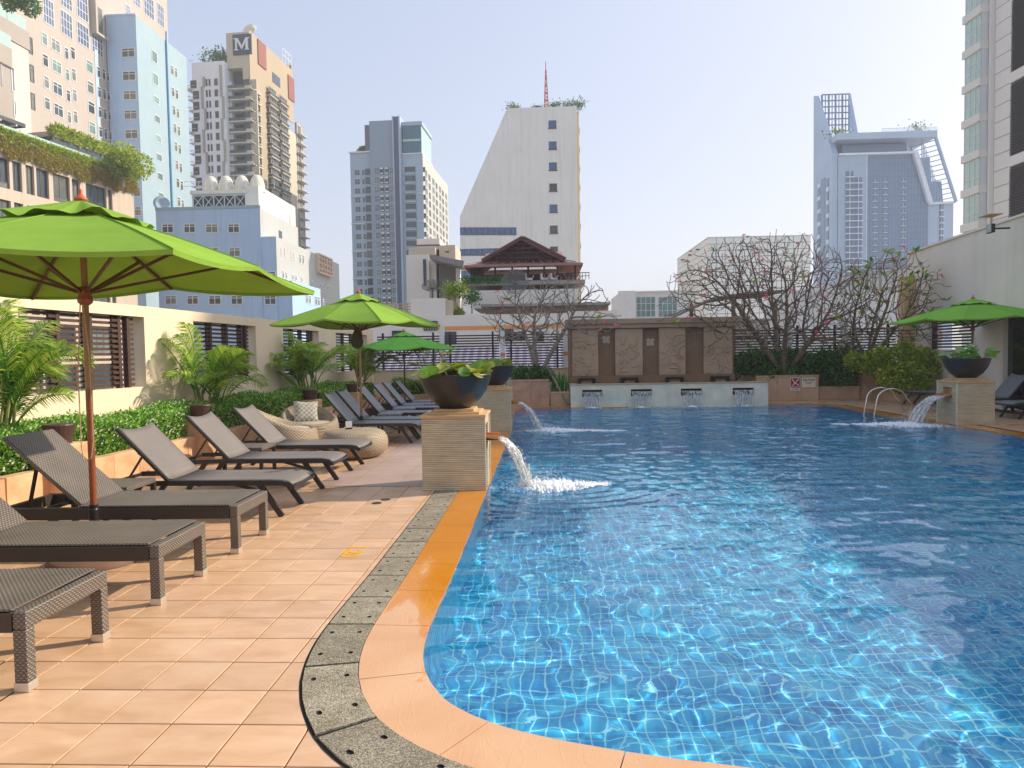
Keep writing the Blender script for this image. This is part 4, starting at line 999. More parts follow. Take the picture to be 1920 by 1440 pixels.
def at_wall(y, out): p = wall_pt((y-9)/math.sin(WA), out); return p.x, p.y
palm(*at_wall(7.75, .55), 'large feathery palm at the left edge of the view', 34, 1.0, 1, 9)
palm(*at_wall(12.35, .55), 'feathery palm between the two nearest lattice screens', 32, 1.0, 2, 9)
palm(*at_wall(16.9, .6), 'feathery palm in front of the third lattice screen', 32, 1.05, 3, 9)
palm(*at_wall(20.4, .6), 'darkest smallest feathery palm nearest the wall corner', 24, .95, 4)

# ------------------------------------------------------------------ frangipani trees
def frangipani(x, y, z, label, stems, env, natt, seed, bark, leaves=0, flowers=10, r_tip=.011, r_max=.085, step=.13, avoid=None, kill=.18):
    """blunt branches that fork until they fill the crown: grown towards points spread evenly through env = (centre, semi-axes, floor)"""
    rg = np.random.default_rng(seed); rr = random.Random(seed); t = empty('frangipani_tree', (x, y, z), 0, label, 'tree', 'bare frangipani trees')
    c, ax, zlow = np.array(env[0])-np.array((x, y, z)), np.array(env[1]), env[2]-z; A = []
    while len(A) < natt:
        p = rg.uniform(-1, 1, 3); r_ = np.linalg.norm(p)
        if r_ > 1 or (r_ < .35 and rg.random() < .6): continue
        q = c+p*ax
        if q[2] < zlow+.55*max(0, 1-np.linalg.norm(p[:2])) or (avoid and avoid(q+np.array((x, y, z)))): continue
        A.append(q)
    A = np.array(A); N = []; par = []; D = []
    for i in range(stems):                                   # leaning stems from the root
        a = 2*PI*i/stems+rr.uniform(-.5, .5); tgt = c+ax*np.array([math.cos(a)*.45, math.sin(a)*.4, -.35]); p = np.array([math.cos(a)*.07, math.sin(a)*.07, -.05]); pr = -1
        h = max(.25, zlow*.55) if zlow > .4 else .45
        for k in range(int(h/step)+1):
            N.append(p); par.append(pr); pr = len(N)-1; d = (tgt-p); d /= np.linalg.norm(d); d = d*.6+np.array([0, 0, .7]); d /= np.linalg.norm(d); D.append(d); p = p+d*step
    alive = np.ones(len(A), bool); last = np.zeros(0)
    for it in range(70):
        P = np.array(N); R_ = A[alive]
        if len(R_) == 0: break
        d2 = ((R_[:, None, :]-P[None, :, :])**2).sum(-1); near = d2.argmin(1); dm = np.sqrt(d2[np.arange(len(R_)), near]); grew = 0
        for n in np.unique(near):
            m = near == n
            if dm[m].min() > 3.2: continue
            v = (R_[m]-P[n]); v /= np.linalg.norm(v, axis=1)[:, None]; v = v.mean(0); nv = np.linalg.norm(v)
            if nv < 1e-3: v = rg.normal(size=3); nv = np.linalg.norm(v)
            v = v/nv*1.0+D[n]*.95+np.array([0, 0, .10])+rg.normal(0, .13, 3); v /= np.linalg.norm(v); q = P[n]+v*step
            if par.count(n) >= 3: continue
            N.append(q); par.append(int(n)); D.append(v); grew += 1
        P = np.array(N); idx = np.where(alive)[0]; d2 = ((A[idx][:, None, :]-P[None, -max(1, grew):, :])**2).sum(-1).min(1); alive[idx[d2 < kill**2]] = False
        if not grew: break
    n = len(N); ch = [[] for _ in range(n)]
    for i, p in enumerate(par):
        if p >= 0: ch[p].append(i)
    # upturned blunt ends
    for i in [i for i in range(n) if not ch[i]]:
        d = D[i]; p = N[i]; pr = i
        for k in range(2): d = d+np.array([0, 0, .35]); d /= np.linalg.norm(d); p = p+d*step*.8; N.append(p); par.append(pr); D.append(d); ch.append([]); ch[pr].append(len(N)-1); pr = len(N)-1
    n = len(N); rad = np.zeros(n)
    for i in range(n-1, -1, -1): pass
    order = []; st = [i for i in range(n) if par[i] < 0]
    while st: i = st.pop(); order.append(i); st += ch[i]
    for i in reversed(order): rad[i] = r_tip if not ch[i] else max(r_tip, sum(rad[k]**2.35 for k in ch[i])**(1/2.35))
    rad = np.minimum(rad, r_max); tr, br, tips = MB(), MB(), []
    st = [(i, None) for i in range(n) if par[i] < 0]
    while st:
        i, p0 = st.pop(); pts = [] if p0 is None else [p0]; rs = [] if p0 is None else [min(rad[i]*1.05, r_max)]; depth0 = p0 is None
        while True:
            pts.append(N[i]); rs.append(rad[i])
            if len(ch[i]) != 1: break
            i = ch[i][0]
        if len(pts) > 1: (tr if depth0 else br).tube(pts, rs, 7 if rs[0] > .03 else 5)
        if not ch[i]: tips.append((Vector(N[i]), Vector(D[i])))
        for k in ch[i]: st.append((k, N[i]))
    tr.build('trunk', bark, t, smooth=True); br.build('branches', bark, t, smooth=True)
    rr.shuffle(tips)
    for q, d in tips[:flowers]:
        b = MB()
        for f in range(rr.randint(3, 6)):
            c = q+d*.05+Vector((rr.gauss(0, .05), rr.gauss(0, .05), rr.gauss(.03, .03))); ax = Vector((rr.gauss(0, .5), rr.gauss(0, .5)-.4, 1)).normalized(); s1 = ax.orthogonal().normalized(); s2 = ax.cross(s1)
            for m in range(5):
                an = 2*PI*m/5; e = s1*math.cos(an)+s2*math.sin(an); g_ = s1*math.cos(an+1.57)+s2*math.sin(an+1.57); b.add([c, c+e*.036+g_*.018+ax*.01, c+e*.07+ax*.012, c+e*.036-g_*.018+ax*.01], [(0, 1, 2, 3)])
        b.build('flower_cluster', M_FLOWER, t)
    for q, d in tips[flowers:flowers+leaves]:
        b = MB()
        for f in range(rr.randint(4, 8)):
            a = rr.uniform(0, 2*PI); e = Vector((math.cos(a), math.sin(a), rr.uniform(.1, .9))).normalized(); L = rr.uniform(.18, .34); s1 = e.cross(Vector((0, 0, 1))).normalized()*L*.16; p = q; dn = Vector((0, 0, -L*.12))
            b.add([p, p+e*L*.45+s1, p+e*L+dn, p+e*L*.45-s1], [(0, 1, 2, 3)])
        b.build('leaf_cluster', M_SHRUB_Y if rr.random() < .5 else M_BROMELIAD, t)
    return t
frangipani(-.22, 21.7, .72, 'bare grey frangipani left of the carved wall', 3, ((.30, 21.35, 2.55), (2.0, 1.25, 1.35), 1.75), 620, 21, M_BARK, 3, 7, .011, .085, avoid=lambda q: q[0] > .6 and q[1] > 21.3 and q[2] < 2.75)
frangipani(7.65, 22.6, .70, 'largest bare frangipani with pink flowers right of the carved wall', 4, ((6.85, 21.75, 2.55), (3.3, 1.7, 2.5), 1.40), 2300, 33, M_BARKD, 14, 46, .0095, .085, .13, avoid=lambda q: q[0] < 6.2 and q[1] > 21.35 and q[2] < 2.8, kill=.165)
frangipani(10.0, 22.4, .74, 'bare frangipani with fresh green leaves near the grey wall', 4, ((10.45, 21.6, 2.6), (1.55, 1.2, 1.85), 1.5), 850, 45, M_BARKD, 70, 14, .010, .075, .12, avoid=lambda q: q[0] > 11.95-.096*(23.75-q[1])-.15)
frangipani(-3.45, 21.6, .3, 'small dense leafy tree under the third umbrella', 5, ((-3.45, 21.6, 1.35), (.55, .55, .6), .9), 90, 52, M_BARK, 70, 0, .008, .04, .10)
# timber prop leaning against the left tree
o = MB().bar((0.05, 21.6, 1.3), (.72, 20.95, .02), .045, .045).build('timber_prop', plain('weathered_timber', S('#8f8672'), .8, var=.2)); tag(o, 'weathered timber prop leaning from the left bare tree to the pool edge', 'prop')
# ------------------------------------------------------------------ loungers
def back_frame(px, pz, ang, L):
    """matrix whose +x runs up the backrest from the pivot"""
    return Matrix.Translation((px, 0, pz)) @ Matrix.Rotation(PI+ang, 4, 'Y')
def wicker_lounger(loc, rz, label, ang=math.radians(42)):
    t = empty('wicker_lounger', loc, rz, label, 'sun lounger', 'woven dark loungers in the front row'); hw = .325; L = 1.98
    b = MB()
    for s in (-1, 1): b.box(-L, -.068, s*hw, s*(hw-.04), .285, .385)
    b.build('side_rail', M_SIDE_DARK, t, bevel=.008)
    MB().box(-.066, 0, -hw, hw, .300, .388).build('end_panel', M_WICKER_DARK, t, bevel=.010)
    MB().box(-1.30, -.0675, -hw+.001, hw-.001, .389, .402).build('seat', M_WICKER_DARK, t, bevel=.006)
    for sx in (-.034, -L+.034):
        for s in (-1, 1):
            lg = MB().box(sx-.033, sx+.033, s*hw, s*(hw-.062), .045, .2995 if sx > -.5 else .2845).build('leg', M_WICKER_DARK, t, bevel=.006)
            MB().box(sx-.037, sx+.037, s*(hw+.003), s*(hw-.066), .0, .0445).build('cap', M_CAP, lg, bevel=.004)
    bl = .84; mx = back_frame(-1.30, .395, ang, bl)
    V = MB().box(0, bl, -hw+.03, hw-.03, -.018, .018, 0, mx); bk = V.build('backrest', M_WICKER_DARK, t, bevel=.008)
    top = mx @ Vector((.52, 0, -.02))
    b = MB()
    for s in (-1, 1): b.bar((mx @ Vector((.50, s*.24, .022))), (-1.78, s*.24, .31), .022, .022)
    b.bar((-1.78, -.28, .31), (-1.78, .28, .31), .03, .03); b.bar((-1.32, -.28, .33), (-1.32, .28, .33), .03, .04); b.build('back_strut', M_BLACK, t)
    MB().box(-L, -L+.05, -hw+.041, hw-.041, .29, .38).build('head_rail', M_SIDE_DARK, t)
    return t
def sling_sheet(P, w, m, sag, name, mat, parent, nl=9):
    """cloth between two rails: P = list of (x, z)"""
    b = MB(); V = []
    for i, (x, z) in enumerate(P):
        for k in range(nl):
            q = k/(nl-1); V.append((x, -w+2*w*q, z-sag*(1-(2*q-1)**2)))
    b.add(V, [(i*nl+k, i*nl+k+1, (i+1)*nl+k+1, (i+1)*nl+k) for i in range(len(P)-1) for k in range(nl-1)])
    o = b.build(name, mat, parent, smooth=True); md = o.modifiers.new('thickness', 'SOLIDIFY'); md.thickness = .004; return o
def sling_proto(label, back=.72, ang=math.radians(46), seat=M_SLING):
    t = empty('sling_lounger', (0, 0, 0), 0, label, 'sun lounger', 'dark framed sling loungers'); hw = .32
    prof = [(-1.28, .365), (-.9, .362), (-.5, .362), (-.22, .362), (-.12, .358), (-.05, .345), (-.01, .318)]
    for s in (-1, 1):
        b = MB(); full = [(-1.9, .355)]+prof
        for (xa, za), (xb, zb_) in zip(full[:-1], full[1:]): b.bar((xa, s*hw, za-.018), (xb, s*hw, zb_-.018), .028, .05)
        b.build('side_rail', M_ALU, t)
    for xx, zz in ((-.01, .300), (-.95, .325), (-1.9, .335)): MB().bar((xx, -hw, zz), (xx, hw, zz), .03, .03).build('cross_bar', M_ALU, t)
    for xa, xb in ((-.36, -.13), (-1.55, -1.78)):
        for s in (-1, 1): MB().bar((xa, s*(hw-.032), .335), (xb, s*(hw-.032), 0.0), .028, .055).build('leg', M_ALU, t)
    for s in (-1, 1): MB().bar((-.30, s*(hw-.03), .24), (-.62, s*(hw-.03), .335), .02, .03).build('brace', M_ALU, t)
    sling_sheet([(x, z+.010) for x, z in prof], hw-.014, 0, .012, 'seat', seat, t)
    mx = back_frame(-1.27, .37, ang, back); b = MB()
    for s in (-1, 1): b.bar(mx @ Vector((0, s*(hw-.012), 0)), mx @ Vector((back, s*(hw-.012), 0)), .022, .03)
    b.bar(mx @ Vector((back*.55, -hw+.02, .02)), mx @ Vector((back*.55, hw-.02, .02)), .02, .02); b.build('back_frame', M_ALU, t)
    P = []; n = 9
    V = []; nl = 9; b = MB()
    for i in range(n):
        x = back*i/(n-1)
        for k in range(nl):
            q = k/(nl-1); sag = .022*(1-(2*q-1)**2); xx = x-(0.035*(1-(2*q-1)**2) if i == n-1 else 0); V.append(mx @ Vector((xx, -(hw-.02)+2*(hw-.02)*q, -.016+sag)))
    b.add(V, [(i*nl+k, i*nl+k+1, (i+1)*nl+k+1, (i+1)*nl+k) for i in range(n-1) for k in range(nl-1)]); o = b.build('backrest', seat, t, smooth=True); md = o.modifiers.new('thickness', 'SOLIDIFY'); md.thickness = .004
    b = MB()
    for s in (-1, 1): b.bar(mx @ Vector((back*.5, s*.27, .02)), (-1.72, s*.27, .335), .018, .018)
    b.build('back_strut', M_ALU, t); return t
X0 = -2.47
wicker_lounger((X0, 3.50, 0), .02, 'nearest woven lounger, only its foot end showing at the left edge')
wicker_lounger((X0, 4.66, 0), .02, 'second woven lounger from the front with the umbrella base beneath')
wicker_lounger((X0, 5.82, 0), .015, 'third woven lounger with its raised back behind the tall umbrella pole')
proto = sling_proto('first sling lounger after the woven ones, beside the near side table'); proto.location = (X0, 7.09, 0)
proto2 = None
lab = {8.52: 'second sling lounger, between the two side tables', 9.78: 'third sling lounger in front of the wicker tub chairs',
       12.75: 'fourth sling lounger just behind the wicker pouffe', 13.55: 'fifth sling lounger at the second umbrella pole', 15.05: 'sixth sling lounger just beyond the second umbrella pole',
       16.45: 'seventh sling lounger, third from the far end of the row', 17.45: 'eighth sling lounger, second from the far end of the row', 18.8: 'farthest sling lounger of the left row'}
for y, l in lab.items():
    if y < 12: c = copy_tree(proto)
    elif proto2 is None:
        proto2 = c = sling_proto(l, .72, math.radians(50), M_SLING2)
    else: c = copy_tree(proto2)
    c.location = (X0+(-0.04 if y < 12 else .24), y, 0); c.rotation_euler.z = random.uniform(-.015, .02); c['label'] = l
for (x, y, rz), l in (((9.45, 17.0, PI), 'sling lounger with raised back behind the right hand pillar'), ((10.0, 15.75, PI+.05), 'sling lounger cut by the right edge beside the right hand pillar'), ((10.1, 20.2, PI*.70), 'low sling lounger behind the chrome ladder')):
    c = copy_tree(proto2); c.location = (x, y, 0); c.rotation_euler.z = rz; c['label'] = l
# ------------------------------------------------------------------ side tables
def side_table(loc, label, w=.52, d=.5, h=.42, mat=M_WICKER_DARK):
    t = empty('side_table', loc, .02, label, 'side table', 'low side tables between loungers')
    MB().box(-w/2, w/2, -d/2, d/2, h-.045, h).build('table_top', mat, t, bevel=.008)
    for sx in (-1, 1):
        for sy in (-1, 1): MB().box(sx*w/2, sx*(w/2-.04), sy*d/2, sy*(d/2-.04), 0, h-.0455).build('leg', M_ALU, t)
    return t
side_table((-4.05, 6.42, 0), 'dark woven side table between the third woven and first sling lounger')
side_table((-3.90, 9.12, 0), 'dark woven side table in front of the wicker tub chair')
for y, l in ((14.3, 'small grey side table beside the second umbrella pole'), (15.75, 'small grey side table between the sixth and seventh sling loungers'), (16.95, 'small grey side table between the seventh and eighth sling loungers'), (18.1, 'small grey side table by the farthest sling lounger')):
    side_table((-3.15, y, 0), l, .46, .4, .40, M_SLING2)

# ------------------------------------------------------------------ umbrellas
def umbrella(loc, rz, label, a=1.375, rim=2.2, apex=2.80, mat=M_CANVAS, pole=M_TEAK, group='green square umbrellas', base=True, seed=1, bag=False, pole2=None):
    rr = random.Random(seed); t = empty('parasol', loc, rz, label, 'umbrella', group)
    # eight rib ends: corners and edge middles
    ends = []
    for k in range(8):
        an = PI/4*k; c = (a*(1, 1, 0, -1, -1, -1, 0, 1)[k], a*(0, 1, 1, 1, 0, -1, -1, -1)[k]); zz = rim+(0.07 if k % 2 == 0 else 0.0); ends.append(Vector((c[0]*(1 if k % 2 else .985), c[1]*(1 if k % 2 else .985), zz)))
    top = Vector((0, 0, apex-.09)); V = []; Fc = []; n1, n2 = 10, 8
    for k in range(8):
        A, B = ends[k], ends[(k+1) % 8]; nb = len(V)
        for i in range(n1+1):
            s = .10+.90*i/n1
            for j in range(n2+1):
                q = j/n2; P = (top+(A-top)*s)*(1-q)+(top+(B-top)*s)*q
                bel = 4*q*(1-q); P.z -= .035*bel*s*s; P.z += .020*math.sin(PI*s)*1.0
                P.z -= .012*(1-bel)*0
                V.append(P)
        for i in range(n1):
            for j in range(n2): q = nb+i*(n2+1)+j; Fc.append((q, q+n2+1, q+n2+2, q+1))
    b = MB(); b.add(V, Fc); o = b.build('canopy', mat, t, smooth=True, fix=False)
    # hem
    b = MB(); r = []; can = o
    for k in range(8):
        A, B = ends[k], ends[(k+1) % 8]
        for j in range(n2): q = j/n2; P = A*(1-q)+B*q; P.z -= .035*4*q*(1-q); r.append(P)
    m = len(r); b.add([p+Vector((0, 0, .003)) for p in r]+[p+Vector((0, 0, -.028))-Vector((p.x, p.y, 0))*.004 for p in r], [(i, (i+1) % m, (i+1) % m+m, i+m) for i in range(m)]); b.build('hem', mat, can)
    for k in range(8):                                     # stitched seams over the ribs
        A = ends[k]; b = MB(); pt = []
        for i in range(9): s = .12+.88*i/8; P = top+(A-top)*s; P.z += .020*math.sin(PI*s)+.004; pt.append(P)
        b.tube(pt, .0045, 5); b.build('seam', mat, can)
    # wind vent with a wavy edge
    V = []; Fc = []; N = 64; va = a*.30
    for i, s in enumerate((.05, .35, .7, 1.0)):
        for k in range(N):
            an = 2*PI*k/N; cc, ss = math.cos(an), math.sin(an); R = va/max(abs(cc), abs(ss))*(.90+.1*abs(math.cos(2*an)))
            z = apex-.015-(apex-rim)*.30*s+.05*s*s*0+((.019 if seed == 1 else .012)*s*s*math.sin(8*an+1+seed)+(.012 if seed == 1 else .004)*s*math.sin(13*an)); V.append((R*s*cc, R*s*ss, z+.022*s))
    for i in range(3):
        for k in range(N): q = i*N+k; Fc.append((q, i*N+(k+1) % N, (i+1)*N+(k+1) % N, q+N))
    b = MB(); b.add(V, Fc); b.build('vent', mat, can, smooth=True, fix=False)
    for k in range(8):
        e = ends[k]; b = MB(); b.bar(top+Vector((e.x, e.y, 0)).normalized()*.03+Vector((0, 0, -.03)), e+Vector((0, 0, -.022))-Vector((e.x, e.y, 0))*.01, .020, .026); rb = b.build('rib', M_RIB, t)
        m_ = top*.42+e*.58; b = MB(); b.bar(Vector((e.x, e.y, 0)).normalized()*.05+Vector((0, 0, apex-.72)), m_+Vector((0, 0, -.035)), .017, .022); b.build('strut', M_RIB, rb)
    MB().lathe([(.03, 0), (.052, .02), (.056, .05), (.045, .07), (.05, .10), (.058, .12), (.04, .14)], 16, (0, 0, apex-.82)).build('slider', M_TEAK, t, smooth=True)
    MB().lathe([(.0235, .42), (.0235, 1.2), (.0235, apex-.08)], 14).build('pole', pole2 or pole, t, smooth=True)
    if pole2: MB().lathe([(.0245, .42), (.0245, 1.35)], 14).build('lower_pole', pole, t, smooth=True)
    MB().lathe([(.001, 0), (.03, 0), (.05, .012), (.042, .03), (.022, .045), (.014, .065), (.016, .085), (.001, .10)], 16, (0, 0, apex-.03)).build('finial', plain('terracotta_finial', S('#c0623c'), .5), t, smooth=True)
    MB().tube([(.0, -.03, apex-.8), (.045, -.05, 1.6), (.05, -.05, .95), (.03, -.055, .82), (-.02, -.06, .80), (-.045, -.05, .9), (-.05, -.045, 1.5), (-.02, -.03, apex-.8)], .0045, 5).build('rope', M_ROPE, t)
    if base:
        MB().lathe([(.03, 0.40), (.033, .45), (.035, .40), (.036, .06)], 16).build('sleeve', M_BLACK, t, smooth=True)
        MB().lathe([(.001, .06), (.12, .07), (.30, .055), (.335, .03), (.335, 0)], 32).build('base', plain('brown_base', S('#77584a'), .7, var=.2, bump=.3, bs=40), t, smooth=True)
    if bag: MB().lathe([(.02, .0), (.09, .03), (.12, .12), (.09, .26), (.04, .36), (.026, .40)], 9, (-.03, -.04, 1.72)).build('cover_bag', plain('dark_bag', S('#3d3a24'), .8, var=.2), t, smooth=True)
    return t
umbrella((-3.52, 5.30, 0), .03, 'large lime green square umbrella on a red brown pole at the left front', seed=1, pole2=M_TEAK2, apex=2.82)
umbrella((-3.43, 13.08, 0), -.30, 'lime green square umbrella over the far sling loungers', a=1.13, rim=2.16, apex=2.78, pole=M_TEAK2, seed=2, bag=True)
umbrella((-4.05, 20.4, -.42), .68, 'darker green umbrella beyond, above the small leafy tree', a=1.12, rim=2.17, apex=2.72, mat=M_CANVAS2, pole=M_DKWOOD, seed=3, base=False)
umbrella((10.42, 17.6, 0), .16, 'green umbrella on the right deck in front of the grey wall', a=1.28, rim=2.2, apex=2.76, mat=M_CANVAS3, pole=M_DKWOOD, seed=4)

# ------------------------------------------------------------------ wicker tub chairs and pouffe
def tub_chair(loc, rz, label, R=.52, cush=False):
    """egg shell cut by a sloping rim; opening faces local +x"""
    t = empty('tub_chair', loc, rz, label, 'wicker chair', 'round wicker tub chairs'); n = 48; m = 14
    def rim(a): c = math.cos(a); return .565-.165*c+.02*math.cos(2*a)
    def rad(z): q = (z-.30)/.46; return R*math.sqrt(max(.05, 1-.42*q*q)) if z > .30 else R*math.sqrt(max(.05, 1-.35*((.30-z)/.30)**2))
    V = []; Fc = []
    prof = []
    for j in range(m+1):
        for k in range(n):
            a = 2*PI*k/n; z = .02+(rim(a)-.02)*j/m; r = rad(z); sh = -.10*(z/.8)**2; V.append((math.cos(a)*r+sh, math.sin(a)*r, z))
    for j in range(1, 7):                                 # over the rim and down the inside
        for k in range(n):
            a = 2*PI*k/n; zr = rim(a); z = zr+.035*math.sin(PI*j/6) if j < 3 else zr+(.34-zr)*(j-2)/4.0; r = rad(zr)-.03*min(j, 3) if j < 4 else rad(zr)-.09-.05*(j-3); sh = -.10*(zr/.8)**2*(1-.15*j/6)
            V.append((math.cos(a)*r+sh, math.sin(a)*r, z))
    rows = m+1+6
    for j in range(rows-1):
        for k in range(n): q = j*n+k; Fc.append((q, j*n+(k+1) % n, (j+1)*n+(k+1) % n, q+n))
    Fc.append(tuple((rows-1)*n+k for k in range(n)))
    b = MB(); b.add(V, Fc); b.build('shell', M_WICKER_TAN, t, smooth=True)
    b = MB(); b.lathe([(.001, .47), (.33, .46), (.38, .43), (.39, .37), (.36, .345)], 32, (.02, 0, 0)); b.build('seat_cushion', plain('beige_cushion', S('#b5aa98'), .85, var=.06, bump=.1), t, smooth=True)
    return t
def rope_grid(): pass
tub_chair((-4.10, 10.95, 0), .35, 'wicker tub chair with its curved back towards the camera')
tub_chair((-4.04, 11.95, 0), -.95, 'wicker tub chair holding the dotted cushion', .50)
# patterned cushion
def dots():
    t = NT('dotted_fabric'); v = t.coord('Object', (17, 17, 17)); vo = t.new('ShaderNodeTexVoronoi', voronoi_dimensions='2D'); vo.inputs['Randomness'].default_value = 0.0; vo.inputs['Scale'].default_value = 1.0
    mp = t.new('ShaderNodeMapping'); mp.inputs['Rotation'].default_value = (0, 0, PI/4); t.link(v, mp.inputs[0]); t.link(mp.outputs[0], vo.inputs['Vector'])
    d = vo.outputs['Distance']; c = t.ramp(d, [(0.0, S('#2b2925')), (0.16, S('#2b2925')), (0.2, S('#d9d0bb')), (0.33, S('#d9d0bb')), (0.36, S('#57503f')), (0.42, S('#57503f')), (0.46, S('#d9d0bb'))])
    c.node.color_ramp.interpolation = 'LINEAR'; t.set(Base_Color=c, Roughness=.85); return t.mat
b = MB(); N = 15; V = []; Fc = []
for s in (1, -1):
    for i in range(N):
        for j in range(N):
            x, y = 2*i/(N-1)-1, 2*j/(N-1)-1; e = (1-x**4)*(1-y**4); pin = 1-.07*(1-abs(x*y))
            V.append((x*.205*(1-.08*(1-abs(y))*abs(x)), y*.205*(1-.08*(1-abs(x))*abs(y)), s*.085*e**.6))
for s in range(2):
    for i in range(N-1):
        for j in range(N-1): q = s*N*N+i*N+j; Fc.append((q, q+N, q+N+1, q+1))
b.add(V, Fc); cu = b.build('patterned_cushion', dots(), loc=(-4.13, 12.04, .62), rot=(1.12, .05, .45), smooth=True); tag(cu, 'square cream cushion with black dots and rings on the tub chair', 'cushion')
# pouffe
b = MB(); prof = [(.001, 0), (.36, .0), (.45, .05), (.51, .13), (.525, .22), (.51, .31), (.46, .39), (.38, .425), (.25, .437), (.001, .44)]
t = empty('wicker_pouffe', (-2.98, 10.9, 0), 0, 'round low wicker pouffe in front of the tub chairs', 'pouffe'); b.lathe(prof, 48); b.build('shell', M_WICKER_TAN, t, smooth=True); MB().lathe([(.36, .001), (.37, .02), (.36, .04)], 32).build('foot_ring', M_SIDE_DARK, t)
t = empty('napkin_holder', (-3.05, 10.85, .4415), .5, 'small white card holder on the wicker pouffe', 'holder'); MB().box(-.045, .045, -.03, .03, 0, .02).build('foot', M_BLACK, t); MB().slab([(-.05, .02), (.05, .02), (.05, .12), (-.05, .12)], -.006, .006).build('card', M_SIGNW, t)
# ------------------------------------------------------------------ city beyond the terrace
GZ = -20.0
b = MB(); b.add([(-420, -300, GZ), (420, -300, GZ), (420, 540, GZ), (-420, 540, GZ)], [(0, 1, 2, 3)]); tag(b.build('ground', plain('city_ground', S('#a6a49a'), .9, vs=.02, var=.2)), kind='structure')
M_GLASS = plain('window_glass', S('#2f3d45'), .08, var=.25, vs=.4, spec=.7, rnd=.4)
M_GLASSB = plain('blue_window_glass', S('#1f5d93'), .08, var=.2, vs=.5, spec=.8)
M_GLASSG = plain('green_window_glass', S('#71908a'), .10, var=.3, vs=.3, spec=.7, rnd=.35)
M_CURTAIN = plain('curtained_glass', S('#666b66'), .15, var=.3, vs=.8, spec=.7, rnd=.45)
M_FRAME = plain('white_window_frame', S('#d9dcdc'), .5, var=.03)
M_DKFRAME = plain('dark_window_frame', S('#4a4340'), .5, var=.05)
M_RAILGLASS = plain('pale_rail_glass', S('#a9c9bd'), .08, var=.08, spec=.7)
class Bld:
    """a building: an Empty at a corner, local +x along the front to the right, local +y away from the camera"""
    def __init__(s, name, label, cat, px, Y, th, group=None):
        p = PY(px, 664, Y); s.o = Vector((p.x, p.y, 0)); s.th = th
        s.e = empty(name, (p.x, p.y, GZ), th, label, cat, group)
    def uz(s, px, py, face='F', v0=0.0):
        """photo point -> (u, z) on the front plane (y=v0) or on the right/left plane (x=v0)"""
        a = s.th if face == 'F' else s.th+PI/2
        n = Vector((-math.sin(a), math.cos(a))); along = Vector((math.cos(a), math.sin(a)))
        o2 = s.o.to_2d() + (n*v0 if face == 'F' else -n*v0)
        d = ray(px, py); t = n.dot(o2)/n.dot(d.to_2d()); q = d.to_2d()*t
        return (q-s.o.to_2d()).dot(along), EYE+d.z*t-GZ
    def rect(s, x0, y0, x1, y1, face='F', v0=0.0):
        u0, za = s.uz(x0, y0, face, v0); u1, zb = s.uz(x1, y1, face, v0); um, zt = s.uz((x0+x1)/2, y0, face, v0); _, zl = s.uz((x0+x1)/2, y1, face, v0)
        return min(u0, u1), max(u0, u1), min(zl, zt), max(zl, zt)
    def box(s, name, mat, x0, x1, y0, y1, z0, z1, parent=None, bevel=0):
        return MB().box(x0, x1, y0, y1, z0, z1).build(name, mat, parent or s.e, bevel=bevel)
    def put(s, me, name, u, z, face='F', v0=0.0, parent=None, sc=(1, 1, 1)):
        pane = None
        if isinstance(me, tuple): me, pane = me
        o = inst(name, me, parent or s.e, (u, v0, z) if face == 'F' else (v0, u, z), (0, 0, {'F': 0, 'R': PI/2, 'L': -PI/2}[face]), sc)
        if pane: inst('pane', pane, o)
        return o
WM = {}
def win(w, h, nx=2, ny=1, glass=None, frame=None, fr=.06, top=0.0, proud=.05, sill=False):
    """window: frame, mullions and a pane, its back on local y = 0, facing -y; origin at the bottom left"""
    glass = glass or M_GLASS; frame = frame or M_FRAME; k = (round(w, 2), round(h, 2), nx, ny, glass.name, frame.name, fr, top, proud, sill)
    if k in WM: return WM[k]
    b = MB(); pn = MB().box(fr*.5, w-fr*.5, -.012, .0, fr*.5, h-fr*.5).mesh('pane', glass)
    for x in (0, w-fr): b.box(x, x+fr, -proud, .01, 0, h, 0)
    for z in (0, h-fr): b.box(fr, w-fr, -proud, .01, z, z+fr, 0)
    for i in range(1, nx): x = w*i/nx; b.box(x-fr*.4, x+fr*.4, -proud*.8, -.0125, fr, h-fr, 0)
    for i in range(1, ny): z = h*i/ny; b.box(fr, w-fr, -proud*.7, -.0126, z-fr*.35, z+fr*.35, 0)
    if top: z = h*(1-top); b.box(fr, w-fr, -proud*.75, -.0127, z-fr*.4, z+fr*.4, 0)
    if sill: b.box(-.08, w+.08, -proud*2.4, 0.0, -.09, -.001, 0)
    me = (b.mesh('window', frame), pn); WM[k] = me; return me
def stained(name, col, var=.05, streak=.12, rough=.85): return plain(name, col, rough, var=var, vs=.25, streak=streak, bump=.1, bs=6)

# ---- B1: planted terrace building on the left
B = Bld('terrace_building', 'cream building with a planted terrace edge and wide gridded windows behind the left wall', 'building', 262, 70, math.radians(-8.4))
M_B1 = stained('worn_cream', S('#c4b3a1'), .06, .3); zt = B.uz(262, 366, 'R')[1]; e = B.e
B.box('body', M_B1, -14, -.31, -32, 0, 0, zt)
cols = [(-6, 18), (24, 41), (48.5, 64), (68, 91), (99, 130), (134, 149), (160, 198), (201, 209)]
U = [(B.uz(a, 330, 'R')[0], B.uz(c, 330, 'R')[0]) for a, c in cols]; z1 = B.uz(50, 309, 'R')[1]; z0 = B.uz(50, 363, 'R')[1]; H1 = z1-z0; fl = H1+.95
ex = U[0][0]-1.0
extra = []
for w_ in (1.6, 1.1, 1.1, 1.6, 2.2, 1.2): extra.append((ex-w_, ex)); ex -= w_+.55
U = sorted(extra+U); b = MB(); zz = zt-(zt-z1)
